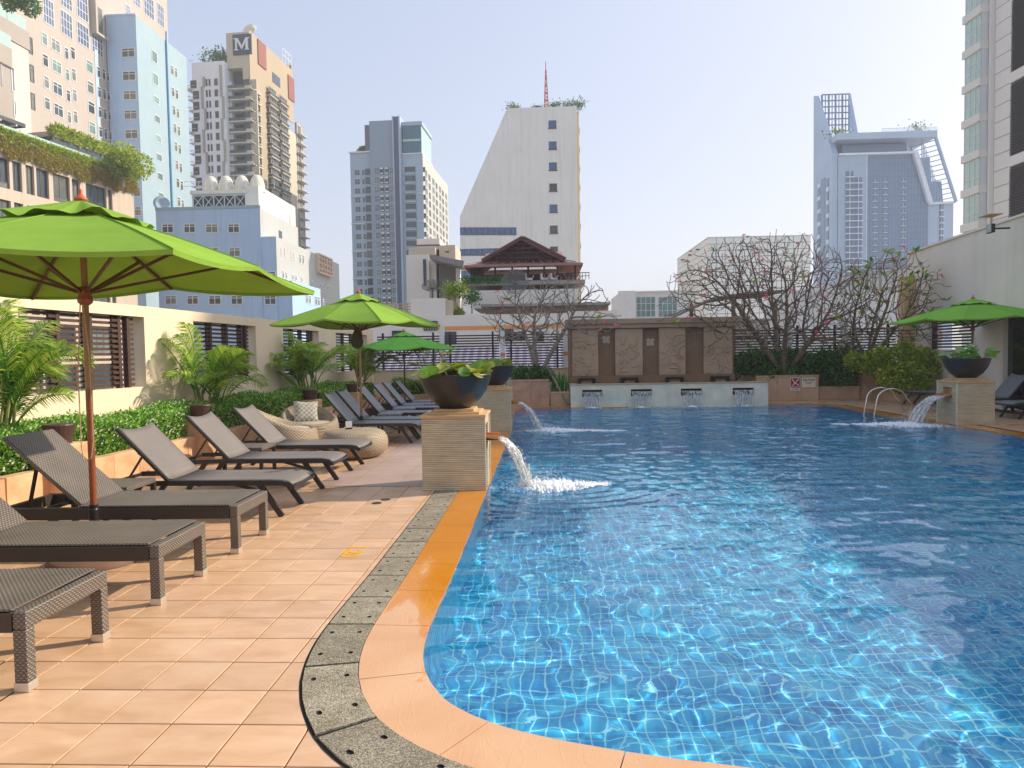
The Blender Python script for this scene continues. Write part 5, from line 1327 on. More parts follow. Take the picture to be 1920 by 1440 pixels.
rows = [z0-fl*k for k in range(8)]; L0 = -32
def strip(z_a, z_b): b.box(-.31, 0, L0, 0, z_a, z_b)
strip(z1, zt)
for k, zr in enumerate(rows):
    strip((rows[k+1]+H1) if k < 7 else 0, zr)
    e0 = L0
    for a, c in U: b.box(-.31, 0, e0, a, zr, zr+H1); e0 = c
    b.box(-.31, 0, e0, 0, zr, zr+H1)
b.build('facade', M_B1, e)
for zr in rows:
    for a, c in U:
        m = random.choice((M_GLASS, M_CURTAIN, M_CURTAIN)); B.put(win(c-a, H1, 2 if c-a < 2 else 3, 1, m, M_DKFRAME, .07, top=0.0), 'window', a, zr, 'R', -.25)
        if c-a > 1.0 and random.random() < .8: B.put(win(c-a, .5, 1, 1, M_CURTAIN, M_DKFRAME, .05), 'lower_pane', a, zr+.02, 'R', -.18)
B.box('parapet', M_B1, -.5, .12, L0, 0.1, zt+.001, zt+1.45)
# hanging vegetation along the parapet
rng = np.random.default_rng(4); n = 46000; u = rng.uniform(-24, .1, n); hgt = rng.uniform(0, 1, n)**1.3; drop = 1.75+.18*np.sin(u*1.7)+.15*np.sin(u*4.3)+.1*np.sin(u*9)
P = np.stack([.16+.35*rng.uniform(0, 1, n)*(1-hgt*.6), u, zt+1.75-hgt*drop], 1); o_ = np.zeros_like(P); o_[:, 2] = np.where(hgt < .25, 1.0, -1.4); o_[:, 0] = .5
VQ = leaf_quads(P, .26, rng, 0, 4.5, o_); t = empty('hanging_plants', B.e.location, B.th, 'dry green and brown hanging plants along the terrace edge of the cream building', 'plants'); inst('foliage', quads('foliage', VQ, [M_DRYGRASS, M_SHRUB_Y], (hgt+rng.normal(0, .12, n) < .28).astype(int)), t)
# glass balustrade
t = empty('glass_balustrade', B.e.location, B.th, 'glass balustrade behind the hanging plants of the terrace', 'balustrade')
uu = -23.0
while uu < -1.5:
    MB().box(-.86, -.83, uu+.06, uu+1.5, zt+1.5, zt+2.6).build('glass_panel', M_RAILGLASS, t); MB().box(-.88, -.8, uu, uu+.05, zt+1.3, zt+2.7).build('post', M_STEEL, t); uu += 1.55
# penthouse
Bp = Bld('terrace_pavilion', 'dark glass rooftop pavilion with a planted roof on the cream building', 'building', 118, 66, math.radians(-8.4))
zp = Bp.uz(118, 253, 'R')[1]; zb_ = zt+1.0; yR = Bp.uz(203, 300, 'R')[0]; M_DKPANEL = plain('dark_blue_grey_panel', S('#343b46'), .35, var=.1)
Bp.box('body', M_DKPANEL, -9, -.2, 0.0, yR, zb_, zp-.9); Bp.box('roof_edge', M_DKPANEL, -9.2, .1, -.25, yR+.2, zp-1.4, zp-.5)
Bp.box('roof_band', M_B1, -8.5, .08, .1, yR+.2, zp-.499, zp+.1)
for k in range(6): Bp.put(win(yR/6-.08, zp-1.45-zb_, 1, 1, M_CURTAIN if k % 2 else M_GLASS, M_DKFRAME, .08), 'window', yR/6*k+.04, zb_+.02, 'R', -.19)
n = 5000; u = rng.uniform(0, yR, n); P = np.stack([rng.uniform(-.8, .35, n), u, zp+.1+rng.uniform(-.6, .55, n)], 1); t = empty('roof_grass', Bp.e.location, Bp.th, 'yellow green grass on the roof of the dark pavilion', 'plants'); inst('foliage', quads('foliage', leaf_quads(P, .4, rng, .5, 3.5), M_SHRUB_Y), t)
# left canopy roof
Bc = Bld('canopy_roof', 'dark flat canopy roof at the upper left above the terrace', 'canopy', 62, 64, math.radians(-8.4)); za = Bc.uz(62, 240, 'R')[1]
Bc.box('roof_panel', M_DKPANEL, -7, .3, -14, 0, za-.35, za); 
for k in range(9): Bc.box('rafter', M_FRAME, -7, .32, -13.8+1.6*k, -13.7+1.6*k, za-.5, za-.351)
for k in range(4): Bc.box('glass_panel', M_CURTAIN, -2.0, -1.95, -13.5+3.4*k, -10.3+3.4*k, zt+.3, za-.51)
# bushy shrub on the terrace
def round_shrub(name, label, c, r, n, mat, size, seed, cat='shrub', trunk=None, squash=(1, 1, 1), inner=.55, lumps=7):
    rng = np.random.default_rng(seed); t = empty(name, c, 0, label, cat); L = [(np.zeros(3), 1.0)]
    cen = [rng.normal(0, .30, 3)*r for _ in range(lumps)]; P = []
    for q in cen:
        m = n//lumps; d = rng.normal(size=(m, 3)); d /= np.linalg.norm(d, axis=1)[:, None]; P.append(q+d*r*rng.uniform(.35, .68)*rng.uniform(.75, 1.05, m)[:, None])
    P = np.concatenate(P)*np.array(squash); out = P/np.linalg.norm(P, axis=1)[:, None]
    inst('crown', quads('crown', leaf_quads(P, size, rng, .2, 1.8, out*.5), mat), t)
    if trunk: MB().tube([(0, 0, -trunk), (.02*r, 0, -trunk*.5), (0, 0, r*.2)], [.09*r+.01, .07*r+.01, .03*r], 7).build('trunk', M_BARK, t)
    return t
p = PY(229, 308, 67); round_shrub('roof_shrub', 'bright lime green round bush on the terrace of the cream building', p, 1.75, 8000, M_SHRUB_Y, .26, 3, trunk=2.2, lumps=14)
# grey and white upper blocks
Bg = Bld('grey_block', 'plain grey block with narrow windows at the left edge', 'building', 48, 64, math.radians(-2.0)); zt2 = Bg.uz(48, 106, 'R')[1]; M_GREYB = stained('warm_grey_paint', S('#a79e95'), .04, .06)
Bg.box('body', M_GREYB, -9, 0, -14, 0, zt+.2, zt2)
for a, y0, c, y1 in ((20, 127, 28.5, 172), (1, 118, 4.5, 160), (24.5, 188, 31, 218)):
    u0, u1, z0, z1 = Bg.rect(a, y0, c, y1, 'R'); Bg.put(win(u1-u0, z1-z0, 1, 1, M_CURTAIN, M_FRAME, .10), 'window', u0, z0, 'R', .001)
Bg.box('ledge', M_DKFRAME, -9, .08, -14, .05, zt2-1.9, zt2-1.75)
for k in range(5): Bg.box('glass_panel', M_RAILGLASS, -.1, -.05, -13.9+2.8*k, -11.2+2.8*k, zt2+.02, zt2+1.15)
Bw = Bld('white_block', 'tall off white block with three slim windows behind the grey block', 'building', 78, 75, math.radians(-2.0)); zt3 = Bw.uz(76, 75, 'R')[1]; M_OFFW = stained('off_white_paint', S('#cfc4bb'), .03, .05)
Bw.box('body', M_OFFW, -10, 0, -16, 0, zt+.2, zt3); Bw.box('roof_band', M_GREYB, -9.8, .12, -16, .12, zt3-1.9, zt3+.02)
for y0, y1, a, c in ((70, 101, 52.5, 61.5), (122, 154, 55, 64), (175, 206, 57, 66)):
    u0, u1, z0, z1 = Bw.rect(a, y0, c, y1, 'R'); Bw.put(win(u1-u0, z1-z0, 1, 1, M_CURTAIN, M_DKFRAME, .08, top=.3), 'window', u0, z0, 'R', .001)
for k in range(6): Bw.box('glass_panel', M_RAILGLASS, -.1, -.05, -15.9+2.65*k, -13.35+2.65*k, zt3+.03, zt3+1.3)
p = PY(40, 8, 70); round_shrub('roof_shrub', 'dark overhanging shrub at the top left corner', p+Vector((0, 0, .3)), 1.4, 1800, M_SHRUB_D, .32, 8)

# ---- B2: big beige tower (its lit side runs away behind the blue tower)
B = Bld('beige_tower', 'large pale beige tower with tall gridded windows at the top left', 'building', 205, 95, 0.0)
M_B2 = stained('pale_beige_paint', S('#b5a99f'), .03, .08); yf = B.uz(315, 60, 'R')[0]; ztop = B.uz(300, 2, 'R')[1]+.6
B.box('body', M_B2, -22, 0, -26, yf, 0, ztop+6)
def W(B, x0, y0, x1, y1, face='R', **k):
    u0, u1, z0, z1 = B.rect(x0, y0, x1, y1, face); kw = dict(nx=2, ny=1); kw.update(k); v0 = kw.pop('v0', 0.004 if face != 'F' else -0.004); return B.put(win(round(u1-u0, 1), round(z1-z0, 1), **kw), 'window', u0, z0, face, v0)
sc_ = 400/1309
for rws, xs_ in (((203, 335, 468, 600), ((253, 290),)), ((242, 372, 508, 640), ((312, 368), (317, 375), (322, 380), (328, 386))), ((290, 422, 550, 682), ((393, 420), (430, 460))), ((372, 500, 624, 748), ((527, 570),))):
    for k, y in enumerate(rws):
        for (a, c) in (xs_ if len(xs_) < 4 else (xs_[k],)):
            sh = 0 if len(xs_) == 4 else 5.5*k; W(B, (a+sh)*sc_, y*sc_, (c+sh)*sc_, (y+74)*sc_, nx=1 if c-a < 45 else 2, top=.28, glass=random.choice((M_GLASSG, M_GLASS, M_CURTAIN)), fr=.09)
for a, y0, c, y1 in ((186, -30, 234, 78), (260, -2, 330, 150), (367, -60, 442, 52), (369, 78, 446, 222), (466, -40, 540, 118), (470, 150, 545, 280), (560, 215, 632, 335), (766, 30, 802, 98), (880, -20, 945, 105), (962, 32, 1008, 160), (818, -40, 862, 40)):
    W(B, a*sc_, y0*sc_, c*sc_, y1*sc_, nx=4, ny=3, fr=.09, glass=plain('bluish_glass', S('#5d6a86'), .1, var=.2, vs=.3) if 'bluish_glass' not in bpy.data.materials else bpy.data.materials['bluish_glass'])
u0, u1, z0, z1 = B.rect(172, 12, 193, 66, 'R'); B.box('loggia_back', M_CURTAIN, .01, .02, u0, u1, z0, z1); B.box('loggia_side', M_B2, .021, .8, u0-.4, u0, z0-.3, z1+.3); B.box('loggia_floor', M_B2, .021, .8, u0, u1, z0-.3, z0)
M_B3 = stained('light_blue_paint', S('#adc8e6'), .04, .18); M_B3L = stained('pale_blue_and_lit_side', S('#9ab0ba'), .04, .06)  # second tone of the blue stands for the tower's sunlit side
u0, u1, z0, z1 = B.rect(177, 100, 204, 640, 'R'); B.box('blue_panel', M_B3, .005, .05, u0, u1, 0, z1)
for k in range(5):
    for a, c in ((590, 615), (622, 647)): W(B, (a+4*k)*sc_, (412+122*k+(a-590)*.4)*sc_, (c+4*k)*sc_, (478+122*k+(a-590)*.4)*sc_, nx=1, top=.28, fr=.09, v0=.055)

# ---- B3: light blue tower
B = Bld('blue_tower', 'tall light blue tower with paired windows at the upper left', 'building', 277, 97, 0.0)
xl = B.uz(205, 200)[0]; yb = B.uz(352, 200, 'R')[0]; ztop = B.uz(272, 28)[1]
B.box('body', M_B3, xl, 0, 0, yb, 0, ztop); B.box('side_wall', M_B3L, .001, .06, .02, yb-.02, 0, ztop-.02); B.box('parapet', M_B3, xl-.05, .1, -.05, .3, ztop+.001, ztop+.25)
for k in range(9):
    y = 295+(0, 142, 261, 380, 500, 618, 735, 855, 972)[k]
    W(B, (745+5.2*k)*sc_, y*sc_, (828+5.2*k)*sc_, (y+58)*sc_, 'F', nx=2, top=.3, glass=M_CURTAIN, fr=.10)
    if k: W(B, (650+5*k-(3 if k > 0 else 0))*sc_, (y+10-(0))*sc_, (672+5*k)*sc_, (y+64)*sc_, 'F', nx=1, top=.3, fr=.10)
for k in range(8):
    y = (315, 452, 592, 710, 830, 945, 1062, 1182)[k]; W(B, (926+6*k)*sc_, y*sc_, (962+6*k)*sc_, (y+(70 if k < 2 else 45))*sc_, 'R', nx=1, top=.0, glass=M_GLASSG, fr=.10, v0=.065)
    y = (400, 535, 650, 760, 872, 985, 1095, 1210)[k]
    for a in (1042, 1066): W(B, (a+6*k)*sc_, (y+(a-1042)*.7)*sc_, (a+20+6*k)*sc_, (y+58+(a-1042)*.7)*sc_, 'R', nx=1, top=.3, glass=M_CURTAIN, fr=.09, v0=.065)
u0 = B.uz(314, 200, 'R')[0]; MB().tube([(.22, u0, 2), (.22, u0, B.uz(312, 62, 'R')[1])], .16, 8).build('blue_pipe', plain('bright_blue_pipe', S('#5fa0c8'), .5), B.e)
W(B, 262, 530, 274, 546, 'F', nx=2, top=.3, glass=M_CURTAIN)

# ---- B5: low blue and white building
B = Bld('blue_white_building', 'low stepped building, blue in front and white along its side', 'building', 522, 75, 0.0)
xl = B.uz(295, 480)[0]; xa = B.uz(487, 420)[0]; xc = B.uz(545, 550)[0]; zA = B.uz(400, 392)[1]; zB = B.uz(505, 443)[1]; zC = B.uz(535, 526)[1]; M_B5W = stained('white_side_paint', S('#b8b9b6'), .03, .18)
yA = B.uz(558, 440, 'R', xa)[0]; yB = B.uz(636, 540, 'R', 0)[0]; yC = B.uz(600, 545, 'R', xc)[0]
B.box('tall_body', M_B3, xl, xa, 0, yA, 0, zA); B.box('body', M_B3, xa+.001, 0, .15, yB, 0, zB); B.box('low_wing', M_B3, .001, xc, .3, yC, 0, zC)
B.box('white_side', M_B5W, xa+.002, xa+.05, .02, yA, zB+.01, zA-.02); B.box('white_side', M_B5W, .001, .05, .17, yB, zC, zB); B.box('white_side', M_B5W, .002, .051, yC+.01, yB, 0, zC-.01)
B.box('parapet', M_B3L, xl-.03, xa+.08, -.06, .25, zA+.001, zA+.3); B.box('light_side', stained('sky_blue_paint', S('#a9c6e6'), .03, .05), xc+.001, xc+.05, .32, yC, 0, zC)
s5 = 1/5.05
for k in range(4):
    y = 200+(0, 225, 448, 678)[k]
    for i, (a, c) in enumerate(((118, 235), (325, 440), (530, 650), (742, 860), (1072, 1190))):
        if i == 4 and k < 2: continue
        W(B, 280+(a+10*k-(10 if i == 4 else 0)*k*.6)*s5, 380+y*s5, 280+(c+10*k-(10 if i == 4 else 0)*k*.6)*s5, 380+(y+88)*s5, 'F', nx=2, top=.28, glass=random.choice((M_CURTAIN, M_GLASS)), fr=.09, v0=-.004 if i < 4 else .146)
M_SHUT = plain('beige_shutter', S('#d8bda3'), .7, var=.1)
for a, y0, c, y1, g in ((1240, 425, 1255, 505, 1), (1275, 440, 1290, 512, 1), (1335, 460, 1350, 545, 1), (1358, 470, 1375, 545, 1), (1415, 490, 1432, 575, 0), (1445, 497, 1460, 582, 0), (1252, 645, 1270, 720, 0), (1283, 655, 1300, 725, 0), (1345, 675, 1362, 735, 0), (1374, 682, 1390, 740, 0), (1430, 698, 1446, 755, 0), (1535, 732, 1550, 788, 0), (1608, 752, 1622, 808, 0), (1631, 760, 1645, 814, 0), (1676, 775, 1688, 828, 0), (1698, 782, 1711, 833, 0), (1628, 930, 1642, 988, 1), (1648, 935, 1660, 990, 1)):
    W(B, 280+a*s5, 380+y0*s5, 280+c*s5, 380+y1*s5, 'R', nx=1, top=.3, glass=M_SHUT if g else M_GLASS, fr=.09, v0=.055)
for a, y0, c, y1 in ((1350, 870, 1370, 955), (1380, 880, 1400, 962), (1440, 890, 1460, 975), (1468, 897, 1488, 980), (1521, 910, 1535, 990), (1548, 917, 1562, 992)): W(B, 280+a*s5, 380+y0*s5, 280+c*s5, 380+y1*s5, 'R', nx=1, top=.3, fr=.09, v0=xc+.055)
u0, u1, z0, z1 = B.rect(591, 483, 617, 513, 'R'); 
b = MB(); b.box(.06, .55, u0, u1, z1, z1+.2); b.box(.06, .55, u0, u1, z0-.2, z0)
for k in range(6): b.box(.06, .5, u0+(u1-u0)*k/5-.12, u0+(u1-u0)*k/5+.12, z0, z1)
for k in range(3): b.box(.07, .4, u0, u1, z0+(z1-z0)*(k+.7)/3-.1, z0+(z1-z0)*(k+.7)/3+.1)
b.build('louvre_cage', M_SHUT, B.e); u0, u1, z0, z1 = B.rect(521.5, 433, 528, 447, 'R', xa); B.box('dark_opening', M_GLASS, xa+.051, xa+.07, u0, u1, z0, z1)
# rooftop plant with four white domes
B2 = Bld('domed_roof_plant', 'white rooftop structure with four white domes over a dark lattice', 'roof structure', 475, 80, 0.0); xl = B2.uz(345, 370)[0]; xs0 = B2.uz(358, 370)[0]; z0 = B2.uz(420, 389)[1]; z1 = B2.uz(420, 364)[1]; z2 = B2.uz(420, 362)[1]
M_DOME = stained('off_white_dome', S('#e0dbcc'), .05, .15)
B2.box('deck', M_DOME, xs0, .01, -.2, 9, z1+.05, z1+.45); B2.box('dark_back', M_DKPANEL, xs0, -.4, .6, 8, z0-3, z1+.04); B2.box('white_end', M_DOME, -.39, B2.uz(485, 370)[0], 0, 12, z0-6, z1+.9)
n = 5; wd = -.5-xs0
b = MB()
for k in range(n+1): b.box(xs0+wd*k/n-.05, xs0+wd*k/n+.05, .35, .45, z0, z1)
for k in range(n):
    a, c = xs0+wd*k/n, xs0+wd*(k+1)/n; b.bar((a, .4, z0), (c, .38, z1), .09, .07); b.bar((a, .42, z1), (c, .44, z0), .09, .07)
b.box(xs0, xs0+wd, .34, .46, z0-.12, z0+.05); b.box(xs0, xs0+wd, .34, .46, z1-.1, z1+.04); b.build('lattice', M_FRAME, B2.e)
for k, (a, c) in enumerate(((372, 397), (399, 427), (429, 457), (458, 486))):
    ua, uc = B2.uz(a, 350)[0], B2.uz(c, 350)[0]; r = (uc-ua)/2*1.02; zz = z1+.45; h = (B2.uz(420, 335)[1]-zz)*1.55; pr = [(r*math.cos(PI/2*i/8)**.75 if i < 8 else .001, h*math.sin(PI/2*i/8)) for i in range(9)]
    MB().lathe(pr, 24, ((ua+uc)/2, 1.6, zz)).build('dome', M_DOME, B2.e, smooth=True)
b = MB()
for k in range(14): b.box(xs0+.8*k-.6, xs0+.8*k-.57, -.15, -.12, z1+.45, z1+1.5)
b.box(xs0-.7, -.2, -.15, -.12, z1+1.45, z1+1.5); b.box(xs0-.7, -.2, -.15, -.12, z1+.95, z1+1.0); b.build('railing', M_FRAME, B2.e)
t = empty('satellite_dish', PY(303, 384, 77), .6, 'pale blue dish on the roof of the low blue building', 'satellite dish'); MB().lathe([(.001, 0), (.5, .1), (.85, .32), (.87, .36), (.5, .16), (.001, .05)], 24, (0, 0, 0), 0, Matrix.Rotation(PI/2.2, 4, 'X')).build('dish', M_B3L, t, smooth=True); MB().tube([(0, .1, -1.0), (0, .1, .1)], .05, 6).build('pole', M_FRAME, t)
# ---- M tower
B = Bld('sign_tower', 'tall tan and white apartment tower with a navy letter M sign on its crown', 'building', 484, 120, math.radians(-4.3))
M_TAN = stained('sunlit_side_tan', S('#ac9a80'), .03, .06); M_TAUPE = stained('taupe_paint', S('#c0b6a2'), .04, .10); M_WT = stained('white_tower_paint', S('#e4e6ea'), .03, .06); M_REDP = plain('oxide_red_panel', S('#874a40'), .7, var=.08); M_SLABW = plain('pale_slab', S('#c9c2b3'), .8, var=.06); M_RECESS = plain('recess_shade_tone', S('#3e4044'), .6, var=.15); M_NAVY = plain('navy_panel', S('#2c3a55'), .5, var=.06)  # tan holds the side's sunlight; the recess tone holds shade behind balconies
xl = B.uz(428, 200)[0]; yb = B.uz(549, 200, 'R')[0]; zt = B.uz(455, 60)[1]; z1f = B.uz(455, 148)[1]; zcr = B.uz(455, 127)[1]
B.box('body', M_RECESS, xl+.6, -1.2, 1.3, yb-.6, 0, zcr); B.box('crown', M_TAUPE, xl, -.01, 0, yb, zcr, zt); B.box('crown_side', M_TAN, 0, .12, .01, yb, zcr-4, zt+.3)
B.box('crown_parapet', M_TAN, xl, .1, yb-.4, yb, zt, zt+1.2); B.box('corner_pier', M_TAUPE, -1.19, 0, 0.02, 1.3, 0, zcr)
for a, y0, c, y1 in ((481, 80, 497, 125), (538, 145, 550, 188)):
    u0, u1, za, zb_ = B.rect(a, y0, c, y1, 'R'); B.box('red_panel', M_REDP, .121, .3, max(u0, .02), u1, za, zb_)
u0, u1, za, zb_ = B.rect(509, 141, 524, 159, 'R'); B.box('slot_window', M_GLASS, .121, .16, u0, u1, za, zb_)
s0, s1, za, zb_ = B.rect(437, 65, 473, 103, 'F'); sg = B.box('sign_board', M_NAVY, s0, s1, -.25, -.001, za, zb_)
w, h = s1-s0, zb_-za; cx = (s0+s1)/2; cz = (za+zb_)/2; b = MB(); q = .34*w; hh = .30*h; st = .085*w
Mp = []
b.box(cx-q, cx-q+st, -.45, -.251, cz-hh, cz+hh); b.box(cx+q-st*1.5, cx+q, -.45, -.251, cz-hh, cz+hh)
b.slab([(cx-q, cz+hh), (cx-q+st*1.6, cz+hh), (cx+.02*w, cz-hh*.35), (cx, cz-hh*.95)], -.449, -.2515); b.slab([(cx, cz-hh*.95), (cx-.02*w, cz-hh*.55), (cx+q-st*1.4, cz+hh), (cx+q, cz+hh)], -.448, -.2517)
for x in (cx-q+st/2, cx+q-st*.75): b.box(x-st*1.3, x+st*1.3, -.447, -.252, cz-hh-.001, cz-hh+.14*hh)
for x in (cx-q, cx+q): b.box(x-st*.9, x+st*.9, -.446, -.2525, cz+hh-.12*hh, cz+hh+.001)
b.build('letter', M_FRAME, sg)
fh = 20*120/1320; xs_ = [B.uz(p, 250)[0] for p in (434, 463, 470, 478)]
bal = MB(); bal.box(xl+.1, .35, -.5, 1.25, -.12, .08, 0); bal.box(xl+.3, xs_[1], -.45, -.40, .08, .62, 1); bal.box(xs_[1], .3, -.30, -.2, .12, .5, 0); bal.box(.1, .5, -.45, 3.2, -.12, .06, 0); bal.box(.35, .42, -.3, 3.1, .36, .46, 0); me_bal = bal.mesh('balcony', [M_SLABW, plain('smoked_rail_glass', S('#454c55'), .12, var=.1)])
win_a = win(2.7, fh-.5, 2, 1, M_GLASS, M_DKFRAME, .1); win_b = win(1.2, fh-.6, 1, 1, M_CURTAIN, M_DKFRAME, .1); pier = MB().box(0, 1.6, -.25, .02, 0, fh-.3).mesh('wall_panel', M_TAUPE)
for k in range(18):
    z = z1f-fh*(k+1)+.1
    B.put(me_bal, 'balcony', 0, z); B.put(win_a, 'window', xs_[0]+.3, z+.15, 'F', 1.28); B.put(win_b, 'window', xs_[1]+.1, z+.15, 'F', .6); B.put(pier, 'wall_panel', xs_[2]-.4, z+.13, 'F', .5)
    B.put(win(1.1, fh-.7, 1, 1, M_GLASS, M_DKFRAME, .08), 'window', -1.15, z+.5, 'F', -.0)
    B.put(win(2.2, fh-.9, 2, 1, M_GLASS, M_FRAME, .10), 'window', .5, z+.85, 'R', .02)
yc = [B.uz(p, 250, 'R')[0] for p in (500, 516, 520, 536, 537)]
B.box('side_pier', M_TAN, -1.1, .1, 3.4, yc[0], 0, zcr-4); B.box('mid_pier', M_TAUPE, -1.1, .0, yc[1]+.2, yc[2]-.2, 0, zcr-4); B.box('end_pier', M_TAUPE, -1.1, .4, yc[4], yb+.3, 0, zcr-6)
for (ya, yb_) in ((yc[0], yc[1]), (yc[2], yc[3])):
    L = yb_-ya; bay = MB(); bay.box(-.6, .9, .1, L-.1, -.08, .08, 0); bay.box(-.6, .92, .05, L-.05, .58, .66, 0); bay.box(.55, .80, .15, L-.15, .08, .58, 1); me = bay.mesh('bay_slab', [M_TAUPE, M_RECESS]); wb = win(L-.5, fh-.85, 3, 1, M_GLASS, M_GREYB, .10)
    for k in range(19): z = z1f-fh*(k+1)+1.2; inst('bay_slab', me, B.e, (0, ya, z)); B.put(wb, 'window', ya+.25, z+.72, 'R', .5)
eb = MB(); eb.box(-1.5, 1.25, 0, 3.4, -.07, .07, 0); eb.box(.0, .35, .3, 3.2, .12, 2.2, 1); me = eb.mesh('end_balcony', [M_SLABW, M_TAN])
for k in range(19): inst('end_balcony', me, B.e, (.0, yb+.4, z1f-fh*(k+1)-2.0)); B.put(win(1.6, 1.7, 2, 1, M_GLASS, M_FRAME, .1), 'window', yb+1.0, z1f-fh*(k+1)-1.7, 'R', .36)
B.box('end_body', M_TAN, -6, -.01, yb+.31, yb+3.8, 0, zcr-7)
# white wing
x0, x1 = B.uz(371, 250)[0], B.uz(431, 250)[0]; zw = B.uz(400, 121)[1]
B.box('white_wing', M_WT, x0, x1, -1.2, 14, 0, zw); B.box('wing_edge', M_WT, x1+.001, xl+.6, .2, 10, 0, zw-3)
for k in range(18):
    z = B.uz(400, 156+20.2*k)[1]
    for a, c in ((394, 397.5), (399.5, 403), (410, 416.5)):
        ua, uc = B.uz(a+.35*k, 250)[0], B.uz(c+.35*k, 250)[0]
        ua, uc = B.uz(a+2, 250)[0], B.uz(c+2, 250)[0]; B.put(win(round(uc-ua, 1), 1.15, 1, 1, M_GLASS, M_DKFRAME, .06), 'window', ua, z-.9, 'F', -1.204)
    b = MB(); 
    if k == 0:
        b.box(-.8, .9, -1.3, 1.2, -.08, .06, 0); b.box(-.8, -.76, -1.3, 1.2, .5, .58, 0); b.box(-.8, .9, -1.3, -1.26, .5, .58, 0); b.box(.05, 1.15, -1.22, -1.205, .06, 1.4, 2); me_wb = b.mesh('balcony', [M_SLABW, bpy.data.materials['smoked_rail_glass'], M_RECESS])
    inst('balcony', me_wb, B.e, (x0+(.0 if k % 4 else -.4), -.0, z-1.2))
for k, (a, y0, y1) in enumerate(((388, 150, 168), (385, 168, 208), (391, 208, 248), (388, 248, 290), (394, 290, 330), (419, 128, 186), (424, 186, 227), (422, 227, 267), (427, 267, 307), (425, 307, 345))):
    u0, _, za, zb_ = B.rect(a, y0, a+3, y1); B.box('grey_fin', M_GREYB, u0, u0+.33, -1.45, -1.205, za, zb_)
t = empty('roof_tree', B.e.matrix_basis @ Vector(((x0+x1)/2+1.2, 1.5, zw)), 0, 'dark small tree on the white wing of the sign tower', 'tree'); tid = t
t.name = 'roof_tree'; rngx = np.random.default_rng(2); P = rngx.normal(size=(1200, 3))*np.array([1.7, .8, .7])+np.array([0, 0, 1.6]); inst('crown', quads('crown', leaf_quads(P, .45, rngx, .2, 1.8), M_SHRUB_D), t); MB().tube([(0, 0, 0), (.1, 0, 1.4)], .12, 6).build('trunk', M_BARKD, t)
b = MB(); z = B.uz(462, 52)[1]; b.tube([(B.uz(460, 60)[0], 2, zt), (B.uz(460, 60)[0], 2, zt+1.0)], .07, 6); b.lathe([(.001, 0), (.8, .1), (1.3, .35), (.8, .16), (.001, .06)], 18, (0, 0, 0), 0, Matrix.Translation((B.uz(460, 60)[0], 2, zt+1.0)) @ Matrix.Rotation(-.5, 4, 'Y')); b.build('roof_dish', M_FRAME, B.e, fix=True)
b = MB(); ye = yb-4
for k in range(4): b.box(-.1+.0, .0, ye+1.3*k, ye+1.3*k+.1, zt+.3, zt+3.0)
b.box(-.1, 0, ye, ye+4, zt+2.9, zt+3.0); b.box(-.1, 0, ye, ye+4, zt+1.7, zt+1.8); b.build('roof_frame', M_FRAME, B.e)

# ---- B8: slate blue condominium
B = Bld('slate_tower', 'slate blue apartment tower with a turquoise glass top left of the white wedge tower', 'building', 800, 130, math.radians(-3.0))
M_SL = stained('slate_blue_paint', S('#a2b3c6'), .03, .06); M_SLD = stained('dark_slate_paint', S('#8b9bae'), .03, .05); M_FIN = plain('navy_fin', S('#3b4c6c'), .3, var=.1); M_TQ = plain('turquoise_glass', S('#3f8494'), .1, var=.15, vs=.4, spec=.7); M_SLR = stained('pale_side_paint', S('#b9b8b1'), .03, .05)
x = lambda p: B.uz(p, 400)[0]; z = lambda p: B.uz(740, p)[1]; yb = B.uz(841, 450, 'R')[0]
B.box('left_body', M_SL, x(659), x(700), .0, 16, 0, z(284)); B.box('core', M_SLD, x(698), x(743), -.6, 14, 0, z(227)); B.box('fin', M_FIN, x(744), x(753), -1.0, 6, 0, z(222)); B.box('fin_edge', M_SL, x(741.5), x(744), -1.1, 6, 0, z(221)); B.box('fin_edge', M_SL, x(753), x(756), -1.1, 6, 0, z(221))
B.box('right_body', M_SL, x(756)+.01, 0, -.3, yb, 0, z(290)); B.box('side_wall', M_SLR, .001, .08, -.2, yb, 0, z(291)); B.box('glass_top', M_TQ, x(757.5), -.3, .2, 9, z(289.5), z(236)); B.box('top_frame', M_SL, x(757), 0, .1, 9.2, z(236)+.001, z(229)); B.box('glass_side', M_RAILGLASS, -.29, -.2, .3, 8.9, z(289), z(237)); B.box('plum_box', plain('plum_panel', S('#6f6a78'), .6), x(686), x(698), .5, 8, z(284), z(230)); B.box('roof_edge', M_FRAME, x(657.5), x(700), -.3, 16, z(284)+.01, z(281.5)); B.box('ledge', M_FRAME, x(757), .1, -.5, 9, z(291.5), z(289.6))
for k in range(9): a, c = x(757.8), -.35; B.box('mullion', M_FIN, a+(c-a)*k/8-.06, a+(c-a)*k/8+.06, .1, .19, z(289), z(237))
B.box('transom', M_RAILGLASS, x(758), -.4, .05, .19, z(266), z(262))
WB = {}
me_bk = MB()
pitch = 17.25
bal = MB(); L = x(703)-x(686); bal.box(0, L, -.02, .02, 0, 1.5, 1); bal.box(0, L, -.35, .1, -.14, .05, 0); bal.box(0, L, -.3, -.25, .05, .28, 2); me_bal = bal.mesh('balcony', [M_SL, M_GLASS, M_SLD])
L2 = x(782)-x(762); bal = MB(); bal.box(0, L2, -.02, .02, 0, 1.3, 1); bal.box(0, L2, -.4, .1, -.2, .05, 0); bal.box(0, L2, -.3, -.25, .05, .3, 2); me_bal2 = bal.mesh('balcony', [M_SL, M_GLASS, M_SLD])
